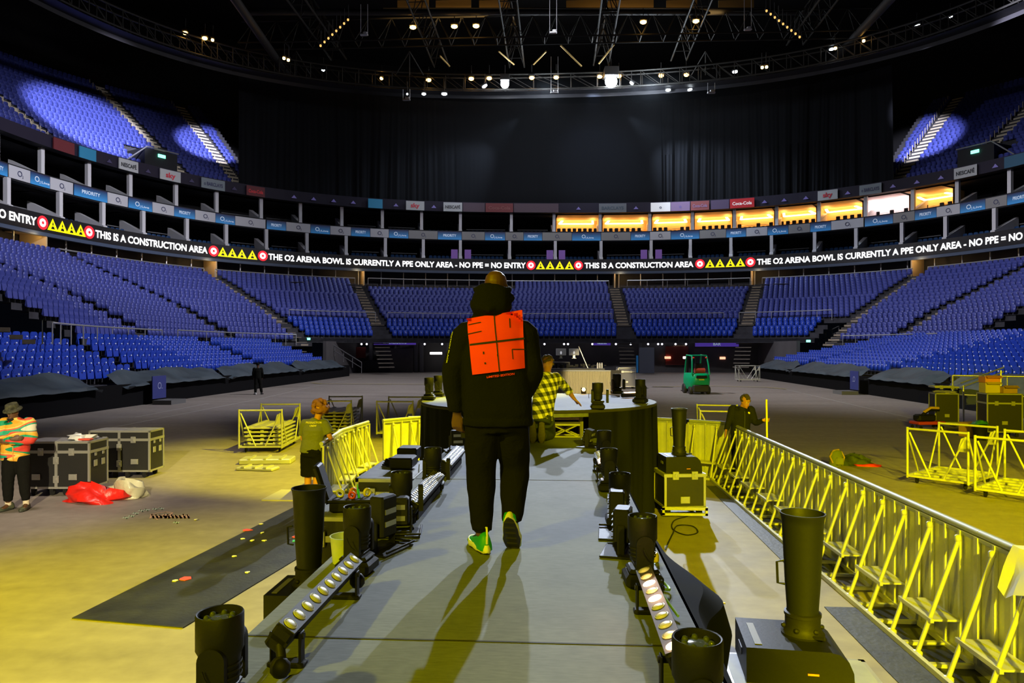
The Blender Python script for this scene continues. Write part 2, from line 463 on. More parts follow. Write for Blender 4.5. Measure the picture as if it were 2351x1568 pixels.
# seat meshes: backrest and folded pan
def outline(w, z0, z1, r, n=3):
    pts = [(-w/2, z0), (w/2, z0)]
    for k in range(n+1):
        a = pi/2*k/n; pts.append((w/2-r+r*cos(a), z1-r+r*sin(a)))
    for k in range(n+1):
        a = pi/2+pi/2*k/n; pts.append((-w/2+r+r*cos(a), z1-r+r*sin(a)))
    return pts
XZ = Matrix.Rotation(pi/2, 4, 'X')       # prism plane XY -> XZ, extruded to -Y
def seat_parts():
    b = MB(); T = Matrix.Translation((0, -.22, 0)) @ Matrix.Rotation(radians(-8), 4, 'X') @ XZ
    b.prism(outline(.47, .34, .86, .14, 5), .035, T)
    b.prism(outline(.38, .42, .80, .11, 5), .012, Matrix.Translation((0, .012, 0)) @ T)
    p = MB(); T2 = Matrix.Translation((0, -.05, 0)) @ Matrix.Rotation(radians(6), 4, 'X') @ XZ
    p.prism(outline(.43, .30, .70, .09, 4), .075, T2)
    p.box((0, -.14, .30), (.40, .10, .06))
    l = MB(); l.box((0, -.16, .15), (.06, .10, .30)); l.box((0, -.13, .015), (.30, .20, .03))
    n = MB(); n.box((0, -.035, .64), (.08, .014, .055), Matrix.Rotation(radians(6), 3, 'X'))
    return b, p, l, n
# which 300 show largest
vis = []
for s_ in seats:
    x, y, d = proj((s_[0], s_[1], s_[2]+.6))
    if d > 3 and -15 < x < 2366: vis.append((d, s_))
vis.sort(key=lambda t: t[0])
ind = vis[:300]; indset = {id(t[1]) for t in ind}
bM, pM, lM, nM = [x for x in seat_parts()]
protos = {}
for kind, col in ((0, M_seat), (1, M_seatlow)):
    e = empty('arena_seat', cat='seat')
    bM.build('backrest', col, e, 40); pM.build('seat_pan', col, e, 40); lM.build('bracket', M_black, e)
    if kind: nM.build('small_plate', M_plate, e)  # white plate stands in for the glint on each lower seat
    protos[kind] = e
    USED[e.name] = 0
for d, s_ in ind:
    x, y, z, h, kind, bi, k, kr, j = s_
    sidew = 'flight case' if x < 0 else 'green forklift'
    if j >= 40:
        lab = f"blue tip-up seat in {ordw(j-39)} row above the tarp, {ordw(k)} along, {sidew} side"
        cc = int(y > LOWY[-1 if x < 0 else 1][1])+int(y > LOWY[-1 if x < 0 else 1][2])
        lab += (', near block', ', middle block', ', far block')[cc]
    else:
        lab = f"paler blue fixed seat, {ordw(19-j)} row behind the rail, {ordw(k)} along, {sidew} side, bay {'ABCDEFGHIJKLMNOP'[bi]}"
    place(protos[kind], USED, (x, y, z), h, lab, 'blue arena seats nearest the camera')
# the rest as one object each for the fixed and the lower rows
def bulk(rest, name, mats, label, plate):
    b = MB(); T = Matrix.Translation((0, -.22, 0)) @ Matrix.Rotation(radians(-8), 4, 'X') @ XZ
    b.prism(outline(.47, .34, .86, .14, 2), .04, T)
    T2 = Matrix.Translation((0, -.05, 0)) @ Matrix.Rotation(radians(6), 4, 'X') @ XZ
    b.prism(outline(.43, .28, .70, .09, 2), .075, T2)
    if plate: b.mat(1).box((0, -.035, .64), (.07, .014, .045))
    V = np.array([tuple(v) for v in b.v]); n = len(V); N = len(rest)
    A = np.array([[s_[0], s_[1], s_[2], s_[3]] for s_ in rest])
    c, s2 = np.cos(A[:, 3])[:, None], np.sin(A[:, 3])[:, None]
    out = np.stack([A[:, 0:1]+V[None, :, 0]*c-V[None, :, 1]*s2, A[:, 1:2]+V[None, :, 0]*s2+V[None, :, 1]*c, A[:, 2:3]+V[None, :, 2]+0*c], 2).reshape(-1, 3)
    loops = np.concatenate([np.array(f)+0 for f in b.f]); ln = np.array([len(f) for f in b.f])
    AL = (loops[None, :]+(np.arange(N)*n)[:, None]).ravel(); LN = np.tile(ln, N)
    me = bpy.data.meshes.new(name); me.vertices.add(N*n); me.vertices.foreach_set('co', out.ravel())
    me.loops.add(len(AL)); me.loops.foreach_set('vertex_index', AL.astype(np.int32))
    me.polygons.add(len(LN)); me.polygons.foreach_set('loop_start', np.concatenate([[0], np.cumsum(LN)[:-1]]).astype(np.int32))
    for m in mats: me.materials.append(m)
    me.polygons.foreach_set('material_index', np.tile(np.array(b.mi), N).astype(np.int32))
    me.update(calc_edges=True); me.validate()
    o = bpy.data.objects.new(name, me); COL.objects.link(o)
    return tag(o, label, 'seats', kind='stuff')
rest = [s_ for s_ in seats if id(s_) not in indset]
bulk([s_ for s_ in rest if s_[4] == 0], 'upper_bowl_seating', [M_seat], 'blue arena seats of the fixed rows under the LED ribbon', 0)
bulk([s_ for s_ in rest if s_[4] == 1], 'lower_bowl_seating', [M_seatlow, M_plate], 'deeper blue arena seats of the lower rows down to the floor', 1)
print('SEATS', len(seats))

# --- upper tier ----------------------------------------------------------
ut = MB(); useats = []
UR = 24
def urow(j): return 4.0+.82*j, 20.9+.58*j
UQ = [(QMIN, q_at(2050, 3.0)-.0), (q_at(552, 3.0), QMAX)]
UQ = [(QMIN, q_at(2000, 3.0)), (q_at(600, 3.0), QMAX)]
UAIS = [q_at(p, 4) for p in (125, 420, 548, 2060, 2230)]
ust = MB()
VOM = [rp(q_at(p_, 5), 5.4) for p_ in (352, 2258)]
for j in range(UR):
    o, z = urow(j)
    for a, b in UQ:
        qq = qs_between(a, b, 1.5)
        ut.strip([rp(q, o-.4, z) for q in qq], [rp(q, o+.42, z) for q in qq])
        ut.strip([rp(q, o-.4, z-.58) for q in qq], [rp(q, o-.4, z) for q in qq])
        ed = [a]+sorted(x for x in UAIS if a < x < b)+[b]
        for c, d in zip(ed[:-1], ed[1:]):
            n0 = len(seats); fill(60, o, z, c, d, 2, 50); useats += [s_ for s_ in seats[n0:] if not any((s_[0]-v.x)**2+(s_[1]-v.y)**2 < 6.2 for v in VOM)]; del seats[n0:]
    for q in UAIS:
        for h in (0, 1):
            c = rp(q, o-.2+.41*h, z+.01+.29*h); n = rn(q)
            ust.box((c.x, c.y, c.z-.09), (.41, 1.25, .2), Matrix.Rotation(atan2(n.y, n.x), 3, 'Z'))
        c = rp(q+.62, o, z+.45)
        ust.box((c.x, c.y, c.z), (.06, .06, .9))
tag(ut.build('floor_upper_terrace', M_conc), kind='structure')
tag(ust.build('floor_upper_stair', mat('pale_stair', (.62, .55, .42), .8)), kind='structure')
bulk(useats, 'upper_tier_seating', [M_seat], 'steep blue arena seats of the top tier under work lights', 0)
# vomitory fronts on the upper tier with a slanting rail and green exit box
for px, nm in ((352, 'flight case side'), (2258, 'green forklift side')):
    q = q_at(px, 5); n = rn(q); c = rp(q, 5.2, 21.7); R = Matrix.Rotation(atan2(n.y, n.x), 3, 'Z')
    e = empty('stairwell_opening', c, 0, f'dark stairwell opening with pale sloping rail in the top tier, {nm}', 'stairwell')
    m = MB(); m.box((0, 0, 0), (3.2, 3.6, 2.6), R); m.build('enclosure', M_dark, e)
    m = MB(); t = Vector((-n.y, n.x, 0))
    pts = [t*-1.9+n*-1.65+Vector((0, 0, 1.4)), t*1.6+n*-1.65+Vector((0, 0, 1.4)), t*3.9+n*-1.65+Vector((0, 0, -.6))]
    if px > 1000: pts = [Vector(p)-2*t*(Vector(p).dot(t)) for p in pts]
    m.path(pts, .07); m.build('rail', M_rail, e)
    m = MB(); m.box(n*-1.68+Vector((0, 0, .75)), (.06, .8, .32), R); m.build('exit_light', M_green, e)

# --- walls, roof
wl = MB()
qq = qs_between(QMIN, QMAX, 2)
wl.strip([rp(q, 2.6, 9.6) for q in qq], [rp(q, 2.6, 12.1) for q in qq])
wl.strip([rp(q, -1.1, 9.8) for q in qq], [rp(q, 2.6, 9.8) for q in qq])
wl.strip([rp(q, 0, 12.1) for q in qq], [rp(q, 8, 12.1) for q in qq])
tag(wl.build('wall_concourse', mat('concourse_wall', (.035, .035, .045), .6)), kind='structure')
wl = MB()
for z in (12.5, 15.9, 19.5):
    wl.strip([rp(q, .3 if z < 13 else 1.2, z) for q in qq], [rp(q, 8, z) for q in qq])
wl.strip([rp(q, 2.2, 20.6) for q in qq], [rp(q, 4.0, 20.6) for q in qq])
tag(wl.build('floor_suite', M_dark), kind='structure')
wl = MB(); wl.strip([rp(q, 7.2, 12.4) for q in qq], [rp(q, 7.2, 20.6) for q in qq])
wl.strip([rp(q, 24.5, 20) for q in qq], [rp(q, 24.5, 46) for q in qq])
tag(wl.build('wall_outer', mat('outer_wall', (.004, .004, .005), .9)), kind='structure')
cl = MB().box((2, 46, 46.2), (150, 150, .4)).build('ceiling', MATS['outer_wall']); tag(cl, kind='structure')
tag(MB().box((0, -24, 23), (150, .4, 47)).build('wall_stage', M_dark), kind='structure')
# floor-level walls: sides and far end
wl = MB()
for sd, x0 in ((-1, -19.0), (1, 17.3)):
    wl.box((x0+sd*.15, 38, .5), (.3, 54, 1.0)); wl.box((x0+sd*.9, 38, .45), (1.4, 54, .9))
tag(wl.build('wall_side', mat('skirt_black', (.006, .006, .007), .95, spec=.08)), kind='structure')
wl = MB(); wl.box((-.8, 76.2, 1.6), (46, .3, 3.2)); wl.box((-21, 70, 1.6), (.3, 12, 3.2)); wl.box((21, 70, 1.6), (.3, 12, 3.2))
tag(wl.build('wall_far', mat('end_wall', (.085, .08, .085), .7, var=.2, vscale=.4)), kind='structure')
# ================================================================== ribbon, fascias, suites
def text_mesh(s, off=.0):
    """flat text as (verts, faces, width, height) with cap height scaled to 1"""
    cu = bpy.data.curves.new('t', 'FONT'); cu.body = s; cu.size = 1; cu.offset = off; cu.resolution_u = 3
    o = bpy.data.objects.new('t', cu); COL.objects.link(o)
    dg = bpy.context.evaluated_depsgraph_get(); me = bpy.data.meshes.new_from_object(o.evaluated_get(dg))
    V = np.array([tuple(v.co) for v in me.vertices]) if len(me.vertices) else np.zeros((0, 3))
    F = [tuple(p.vertices) for p in me.polygons]
    bpy.data.objects.remove(o); bpy.data.curves.remove(cu); bpy.data.meshes.remove(me)
    if len(V): V[:, 0] -= V[:, 0].min()
    return V, F
def text_on(s, q0, q1, o, z0, h, off=.03, m=None, name='lettering', parent=None, depth=.0, pivot=None):
    """text wrapped on the ring from arc q0 (start as read) to q1, base z0, cap height h"""
    V, F = text_mesh(s, off); W = V[:, 0].max(); cap = .72
    P = [rp(q0+(q1-q0)*v[0]/W, o, z0+(v[1]-0)/cap*h) for v in V]
    if pivot is not None: P = [p-pivot for p in P]
    b = MB(); b.add(P, F); return b.build(name, m, parent)
def text_flat(s, w, h, m, name, parent, T, off=.03):
    V, F = text_mesh(s, off); W = V[:, 0].max(); H = .72
    b = MB(); b.add([T @ Vector(((v[0]/W-.5)*w, (v[1]/H-.5)*h, 0)) for v in V], F); return b.build(name, m, parent)

ZR = 12.75
rib = empty('led_ribbon_screen', (0, 0, 0), 0, 'long curved black LED ribbon with white scrolling warning text above the blue seats', 'LED screen')
m = MB(); qq = qs_between(QMIN, QMAX, 1)
Z0, Z1 = 12.0, 13.5
for A, B in (((-.0, Z0), (-.0, Z1)), ((-.0, Z1), (.35, Z1)), ((.35, Z1), (.35, Z0)), ((.35, Z0), (0, Z0))):
    m.strip([rp(q, *A) for q in qq], [rp(q, *B) for q in qq])
m.build('screen', M_ledblack, rib)
m = MB()
m.strip([rp(q, -.06, Z0-.30) for q in qq], [rp(q, -.06, Z0) for q in qq]); m.strip([rp(q, -.06, Z0-.3) for q in qq], [rp(q, .35, Z0-.3) for q in qq])
m.build('lower_edge', mat('blue_glint', (.06, .09, .16), .5), rib)
TXT2 = 'THE O2 ARENA BOWL IS CURRENTLY A PPE ONLY AREA - NO PPE = NO ENTRY'
L2 = q_at(616)-q_at(1207)
def rtext(s, x0=None, x1=None, q0=None, q1=None):
    q0 = q_at(x0) if q0 is None else q0; q1 = q_at(x1) if q1 is None else q1
    text_on(s, q0, q1, -.05, ZR-.33, .66, .028, M_ledw, 'message', rib)
rtext('NO ENTRY', -20, 83)
rtext('THIS IS A CONSTRUCTION AREA', 218, 476)
rtext(TXT2, 616, 1207)
rtext('THIS IS A CONSTRUCTION AREA', 1342, 1592)
qs = q_at(1738); rtext(TXT2, q0=qs, q1=qs-L2*.985)
for px in (97, 204, 490, 603, 1219, 1328, 1607, 1723):
    q = q_at(px); b = MB(); n = 24; ro, ri = .56, .34
    for sgn in (1,):
        A = [rp(q-ro*cos(2*pi*i/n), -.05, ZR+ro*sin(2*pi*i/n)) for i in range(n+1)]
        B = [rp(q-ri*cos(2*pi*i/n), -.05, ZR+ri*sin(2*pi*i/n)) for i in range(n+1)]
        b.strip(A, B)
        b.add([rp(q-.13*cos(2*pi*i/n), -.07, ZR+.13*sin(2*pi*i/n)) for i in range(n)], [tuple(range(n))])
    b.mat(1).add([rp(q-ri*cos(2*pi*i/n), -.045, ZR+ri*sin(2*pi*i/n)) for i in range(n)], [tuple(range(n))])
    b.build('prohibition_ring', [M_ledr, M_ledw], rib)
for px in (120, 142, 163, 184, 511, 533, 555, 579, 1241, 1263, 1285, 1307, 1630, 1653, 1677, 1700):
    q = q_at(px); b = MB()
    b.add([rp(q+.56, -.05, ZR-.48), rp(q-.56, -.05, ZR-.48), rp(q, -.05, ZR+.52)], [(0, 1, 2)])
    b.mat(1); b.add([rp(q+.07, -.07, ZR-.05), rp(q-.07, -.07, ZR-.05), rp(q-.04, -.07, ZR+.2), rp(q+.04, -.07, ZR+.2)], [(0, 1, 2, 3)])
    b.add([rp(q+.2, -.07, ZR-.36), rp(q-.2, -.07, ZR-.36), rp(q-.1, -.07, ZR-.14), rp(q+.1, -.07, ZR-.14)], [(0, 1, 2, 3)])
    b.build('warning_triangle', [M_ledy, M_ledblack], rib)

# pale ledge and posts under the ribbon at the head of the seats
def between(name, pxa, pxb, label, o=-.7, z=10.95):
    zb = z-.95; e = empty(name, rp(q_at((pxa+pxb)/2, o), o, zb), 0, label, 'railing'); pv = e.location
    a, b = q_at(pxb, o), q_at(pxa, o); qq = qs_between(a, b, 1)
    m = MB(); m.path([rp(q, o, z)-pv for q in qq], .07 if z > 10 else .045); m.build('handrail', M_rail, e)
    m = MB()
    for q in qs_between(a, b, 2.4): m.tube(rp(q, o, zb)-pv, rp(q, o, z)-pv, .03, 6)
    m.build('posts_frame', M_rail, e)
between('ledge_railing', 135, 468, 'pale rail along the back row, under the first construction area message', z=10.75)
between('ledge_railing', 494, 815, 'pale rail along the back row, under the words arena bowl', z=10.75)
between('ledge_railing', 845, 1150, 'pale rail of the table platform behind the bald man', z=10.8)
between('ledge_railing', 1160, 1398, 'pale rail of the centre block under the four central warning triangles', z=10.75)
between('ledge_railing', 1440, 1722, 'pale rail of the table platform between the two stair aisles', z=10.8)
between('ledge_railing', 1750, 2095, 'pale rail of the back row reaching the cream doorway, green forklift side', z=10.75)
between('ledge_railing', 2130, 2600, 'pale rail of the back row running past the last cream doorway', z=10.75)
# posts of the concourse glazing
for pxa, pxb, o, z, lab in ((-120, 68, -16.6, 3.72, 'short rail above the lower seats at the frame edge, above the striped jacket'), (120, 372, -16.6, 3.72, 'rail between lower and upper seats above the two flight cases'), (408, 680, -16.6, 3.78, 'rail between lower and upper seats ending at the far stairs, flight case side'),
        (664, 862, -12.6, 6.2, 'rail across the corner block, beside the first open stair aisle'), (890, 1405, -12.6, 6.2, 'rail across the wide centre block behind the bald man'), (1447, 1662, -12.6, 6.2, 'rail across the block between the two open stair aisles'), (1697, 1910, -12.6, 6.2, 'rail across the corner block above the green forklift side'),
        (1935, 2180, -17.2, 3.65, 'rail between lower and upper seats, the one ending nearer the forklift'), (2217, 2500, -17.2, 3.65, 'rail between lower and upper seats above the stacked crates')):
    between('seat_railing', pxa, pxb, lab, o, z)
pw = MB()
for q in qs_between(QMIN, QMAX, 2.6): pw.tube(rp(q, 1.2, 9.8), rp(q, 1.2, 12.1), .07, 6)
tag(pw.build('column_concourse', M_rail), kind='structure')
# cream lit doorways at the aisle heads
for k, px in enumerate((83, 478, 820, 1425, 1741, 2113)):
    q = q_at(px, .3); n = rn(q); R = Matrix.Rotation(atan2(n.y, n.x), 3, 'Z'); c = rp(q, 1.2, 9.8)
    e = empty('lit_doorway', c, 0, ('cream doorway under the first warning triangles', 'cream doorway at the aisle head between two construction messages', 'cream doorway above the stair aisle beside the bald man',
        'narrow cream doorway at the head of the central stair aisle', 'cream doorway under the last red ring of the ribbon', 'cream doorway at the aisle head furthest along, green forklift side')[k], 'doorway')
    t = Vector((-n.y, n.x, 0)); sgn = 1 if px > 1200 else -1
    m = MB(); m.box(t*sgn*.75, (2.4, .15, 4.4), R); m.box(Vector((0, 0, 2.15)), (2.4, 1.6, .1), R)
    m.build('wall_return', mat('doorway_cream', (.60, .45, .26), .7), e)
    m = MB(); m.box(n*-1.1+Vector((0, 0, 2.06)), (.3, .5, .06), R); m.build('ceiling_lamp', mat('door_lamp', (1, .8, .3), .4, emit=14, ecol=(1, .72, .22)), e)
light_pts = []
for px in (83, 478, 820, 1425, 1741, 2113):
    p = rp(q_at(px, -.2), -.3, 11.5); light('doorway_lamp', 'POINT', p, 55, (1, .62, .25), size=.25)
# tables and table lamps on the platforms behind the end blocks
def platform(pxa, pxb, label):
    e = empty('table_platform', rp(q_at((pxa+pxb)/2, -2), -2, 9.0), 0, label, 'platform'); pv = e.location
    a, b = q_at(pxb, -2), q_at(pxa, -2); qq = qs_between(a, b, 1)
    m = MB(); m.strip([rp(q, -3.5, 8.6)-pv for q in qq], [rp(q, -3.5, 9.25)-pv for q in qq]); m.strip([rp(q, -3.5, 9.25)-pv for q in qq], [rp(q, -1, 9.25)-pv for q in qq]); m.build('deck', M_black, e)
    m = MB()
    for q in qs_between(a, b, .75):
        m.box(rp(q, -2.2, 9.6)-pv, (.42, .42, .7))
    m.build('chairs_frame', mat('lounge_chair', (.09, .075, .07), .6), e)
    m = MB()
    for q in qs_between(a, b, 5.2): m.box(rp(q, -3.2, 9.75)-pv, (1.6, .5, .05)); 
    m.build('tables_board', M_greyw, e)
platform(848, 1145, 'dark table platform with low chairs behind the block beside the bald man')
platform(1440, 1716, 'dark table platform with low chairs behind the block between two stair aisles')
platform(672, 812, 'dark table platform with low chairs under the words arena bowl')
platform(1752, 1796, 'dark table platform with low chairs under the second arena bowl message')

# --- suite tiers: dividers, columns, seats, back rooms
T1 = [20, 140, 238, 330, 430, 520, 612, 705, 795, 885, 972, 1057, 1170, 1275, 1380, 1495, 1585, 1678, 1771, 1870, 1965, 2070, 2170, 2282, 2400]
T2 = [-5, 98, 205, 300, 405, 498, 600, 690, 785, 878, 968, 1057, 1174, 1272, 1378, 1492, 1590, 1686, 1783, 1880, 1987, 2095, 2197, 2317, 2430]
M_col = mat('divider_white', (.72, .72, .78), .6)
for tier, (L, zb, zt, o0) in enumerate(((T1, 12.5, 15.9, .9), (T2, 15.9, 19.5, 1.9))):
    m = MB(); cM = MB()
    for px in L:
        q = q_at(px, o0); n = rn(q); R = Matrix.Rotation(atan2(n.y, n.x), 3, 'Z')
        cM.box(rp(q, o0+.15, (zb+zt)/2), (.36, .36, zt-zb), R)
        # stepped pale stub wall that falls towards the front
        a, b = rp(q, o0-.2, 0), rp(q, o0+3.2, 0); w2 = .22; t = Vector((-n.y, n.x, 0))*w2
        pts = [(a, zb), (a, zb+1.25), (b, zb+2.75), (b, zb)]
        vs = [(p.x+t.x, p.y+t.y, z) for p, z in pts]+[(p.x-t.x, p.y-t.y, z) for p, z in pts]
        m.add(vs, [(0, 1, 2, 3), (7, 6, 5, 4), (0, 4, 5, 1), (1, 5, 6, 2), (2, 6, 7, 3), (3, 7, 4, 0)])
    tag(cM.build('column_suite', M_col), kind='structure'); tag(m.build('wall_divider', M_col), kind='structure')
    # thin rails in front of the rooms
    m = MB()
    for k in range(len(L)-1):
        if k % 3 == 1: continue
        a, b = q_at(L[k]+14, o0+3), q_at(L[k+1]-14, o0+3)
        m.path([rp(q, o0+3.4, zb+2.05) for q in qs_between(a, b, 2)], .05, 5)
    tag(m.build('trim_suite_rail', M_rail), kind='structure')
    # seats
    n0 = len(seats)
    for k in range(len(L)-1):
        if k == len(L)-2: pass
        a, b = q_at(L[k+1], o0+1), q_at(L[k], o0+1)
        for r in range(3): fill(70, o0+.8+r*.8, zb+.15+r*.38, a, b, 3, 60)
    sv = seats[n0:]; del seats[n0:]
    bulk(sv, 'suite_seating', [mat('suite_seat', (.02, .07, .20), .5)], ('dim blue seats in the suite balconies just above the LED ribbon', 'dim blue seats in the balconies under the sponsor signs')[tier], 0)
    m = MB()
    for r in range(3):
        qq = qs_between(QMIN, QMAX, 2)
        m.strip([rp(q, o0+.4+r*.8, zb+.15+r*.38) for q in qq], [rp(q, o0+1.2+r*.8, zb+.15+r*.38) for q in qq])
        m.strip([rp(q, o0+.4+r*.8, zb+.15+r*.38-.38) for q in qq], [rp(q, o0+.4+r*.8, zb+.15+r*.38) for q in qq])
    tag(m.build('floor_suite_steps', M_dark), kind='structure')
# dim purple banners standing beside columns of the lower suites
for px in (1043, 1074, 1262, 1290, 1478, 1512):
    q = q_at(px, .9); n = rn(q); R = Matrix.Rotation(atan2(n.y, n.x), 3, 'Z')
    e = MB().box((0, 0, 0), (.06, .8, 1.15), R).build('hanging_banner', mat('purple_cloth', (.25, .12, .45), .7, emit=.10, ecol=(.35, .18, .7)), None, loc=rp(q, .75, 14.15))
    col = {1043: 'fifth', 1074: 'fifth', 1262: 'third', 1290: 'third', 1478: 'first', 1512: 'first'}[px]
    tag(e, f"small purple banner {'before' if px in (1043, 1262, 1478) else 'after'} a grey suite column, {ordw({1043:1,1074:2,1262:3,1290:4,1478:5,1512:6}[px])} of six along the ribbon", 'banner')
# lit suites
LIT = [1272, 1378, 1492, 1590, 1686, 1783, 1880, 1987, 2095, 2197]
M_pink = mat('white_room', (.8, .65, .65), .7)
for k in range(9):
    a, b = q_at(LIT[k+1]-5, 5), q_at(LIT[k]+5, 5)
    c = rp((a+b)/2, 5, 17.2); white = k == 7
    nm = ('first', 'second', 'third', 'fourth', 'fifth', 'sixth', 'seventh', '', 'last')[k]
    e = empty('lit_suite', c, 0, ('suite room glowing pinkish white between amber rooms' if white else f'warm amber lit suite room, {nm} of the lit run counted from the centre'), 'room')
    M_wall = M_pink if white else M_cream
    m = MB(); P = lambda q, o, z: rp(q, o, z)-c
    o1, o2, zb, zt = 4.6, 7.0, 17.3, 19.4
    m.add([P(a, o2, zb), P(b, o2, zb), P(b, o2, zt), P(a, o2, zt)], [(0, 1, 2, 3)])
    m.add([P(a, o1-2.2, zt), P(b, o1-2.2, zt), P(b, o2, zt), P(a, o2, zt)], [(0, 1, 2, 3)])
    m.add([P(a, o1, zb), P(a, o2, zb), P(a, o2, zt), P(a, o1, zt)], [(0, 1, 2, 3)])
    m.add([P(b, o1, zb), P(b, o2, zb), P(b, o2, zt), P(b, o1, zt)], [(0, 1, 2, 3)])
    m.add([P(a, o1, zb), P(b, o1, zb), P(b, o2, zb), P(a, o2, zb)], [(0, 1, 2, 3)])
    m.build('room_shell', M_wall, e)
    m = MB(); aa, bb = a+(b-a)*.1, b-(b-a)*.1; z = 19.0
    for (q0, u0, q1, u1) in ((aa, 6.6, bb, 6.6), (aa, 6.6, aa+.2, 4.4), (bb, 6.6, bb-.2, 4.4)):
        p0, p1 = P(q0, u0, z-.0), P(q1, u1, z+.0); d = (p1-p0); L_ = d.length
        m.box((p0+p1)/2, (L_, .28, .12), Matrix.Rotation(atan2(d.y, d.x), 3, 'Z'))
    m.build('light_strip', mat('white_strip', (1, .9, .85), .5, emit=9, ecol=(1, .88, .82)) if white else M_glow, e)
    nch = max(4, int(abs(b-a)/.62)); rch = random.Random(k)
    for u_ in range(nch):
        if rch.random() < .16: continue
        q = a+(b-a)*(u_+.5)/nch; n3 = rn(q); m = MB(); m.bbox(P(q, 4.85, 17.76), (.12, .46, .72), .05, Matrix.Rotation(atan2(n3.y, n3.x), 3, 'Z')); m.build('chair_back', M_black, e)
    light('suite_lamp', 'POINT', rp((a+b)/2, 5.4, 18.6), 55 if white else 20, (1, .85, .80) if white else (1, .50, .06), size=.4)

# --- white and blue panels of the middle fascia
M_pw = mat('panel_white', (.62, .63, .70), .5); M_pwd = mat('panel_white_shaded', (.30, .30, .31), .5)  # second white is the same panel with weaker light in its colour
M_ink = mat('panel_ink', (.06, .07, .16), .6); M_wink = mat('panel_white_ink', (.75, .85, 1), .5, emit=.25, ecol=(.6, .8, 1))
def bluemat():
    m = mat('panel_blue', (.02, .2, .7), .5, emit=.10); nt, nn, ll, bs = nodes(m)  # printed blue also gets a faint glow of its own
    tc = nn.new('ShaderNodeTexCoord'); sp = nn.new('ShaderNodeSeparateXYZ'); cr = nn.new('ShaderNodeValToRGB')
    cr.color_ramp.elements[0].color = (.05, .36, .85, 1); cr.color_ramp.elements[1].color = (.02, .02, .09, 1)
    ll.new(tc.outputs['Generated'], sp.inputs[0]); ll.new(sp.outputs['Z'], cr.inputs[0])
    ll.new(cr.outputs['Color'], bs.inputs['Base Color']); ll.new(cr.outputs['Color'], bs.inputs['Emission Color']); return m
M_pb = bluemat()
F2Z = 16.48; FO = 1.05
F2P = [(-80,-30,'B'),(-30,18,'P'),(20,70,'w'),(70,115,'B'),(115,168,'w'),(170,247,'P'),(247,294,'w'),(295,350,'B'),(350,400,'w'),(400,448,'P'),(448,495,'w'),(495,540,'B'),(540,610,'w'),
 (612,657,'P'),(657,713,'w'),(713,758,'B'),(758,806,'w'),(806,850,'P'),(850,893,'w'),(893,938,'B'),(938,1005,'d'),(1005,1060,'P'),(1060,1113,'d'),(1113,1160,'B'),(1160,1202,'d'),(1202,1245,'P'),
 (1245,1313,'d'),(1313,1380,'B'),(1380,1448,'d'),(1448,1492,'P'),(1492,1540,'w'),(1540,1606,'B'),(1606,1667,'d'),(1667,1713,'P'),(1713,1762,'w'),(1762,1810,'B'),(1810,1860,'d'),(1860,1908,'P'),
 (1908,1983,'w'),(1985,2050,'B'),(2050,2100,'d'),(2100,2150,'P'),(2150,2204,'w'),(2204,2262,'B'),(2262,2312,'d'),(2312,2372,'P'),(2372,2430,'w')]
m = MB(); qq = qs_between(QMIN, QMAX, 1.5)
m.strip([rp(q, FO+.1, F2Z-.62) for q in qq], [rp(q, FO+.1, F2Z+.62) for q in qq])
m.strip([rp(q, FO+.1, F2Z-.62) for q in qq], [rp(q, FO+.8, F2Z-.62) for q in qq]); m.strip([rp(q, FO+.1, F2Z+.62) for q in qq], [rp(q, FO+.8, F2Z+.62) for q in qq])
tag(m.build('trim_1', M_dark), kind='structure')
cnt = {'w': 0, 'B': 0, 'P': 0}
for (x0, x1, t) in F2P:
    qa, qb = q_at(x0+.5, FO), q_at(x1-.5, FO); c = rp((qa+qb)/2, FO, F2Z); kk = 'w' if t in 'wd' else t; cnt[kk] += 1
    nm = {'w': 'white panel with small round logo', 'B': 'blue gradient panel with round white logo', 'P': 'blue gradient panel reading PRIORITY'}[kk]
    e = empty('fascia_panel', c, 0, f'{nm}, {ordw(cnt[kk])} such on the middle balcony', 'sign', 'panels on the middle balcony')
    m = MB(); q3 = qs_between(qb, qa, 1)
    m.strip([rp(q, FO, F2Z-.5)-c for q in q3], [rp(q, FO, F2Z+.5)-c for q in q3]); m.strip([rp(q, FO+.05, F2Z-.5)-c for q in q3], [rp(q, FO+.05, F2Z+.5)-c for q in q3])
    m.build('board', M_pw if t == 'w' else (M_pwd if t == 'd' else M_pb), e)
    qc = (qa+qb)/2
    if kk in 'wB':
        b = MB(); n = 20; ro, ri = (.23, .16); sh = 0 if kk == 'w' else .35
        b.strip([rp(qc+sh-ro*cos(2*pi*i/n), FO-.03, F2Z+ro*sin(2*pi*i/n))-c for i in range(n+1)], [rp(qc+sh-ri*cos(2*pi*i/n), FO-.03, F2Z+ri*sin(2*pi*i/n))-c for i in range(n+1)])
        if t != 'B' or True:
            V, F = text_mesh('2', .02); b.add([rp(qc+sh-.24-v[0]*.22, FO-.03, F2Z-.3+v[1]*.3)-c for v in V], F)
        b.build('logo', M_ink if kk == 'w' else M_wink, e)
        if t == 'B': text_on('Live', qc-.1, qc-.9, FO-.03, F2Z-.25, .2, .02, M_wink, 'lettering', e, pivot=c)
    else:
        L_ = min(2.0, abs(qa-qb)*.55); text_on('PRIORITY', qc+L_/2, qc-L_/2, FO-.03, F2Z-.15, .32, .02, M_wink, 'lettering', e, pivot=c)

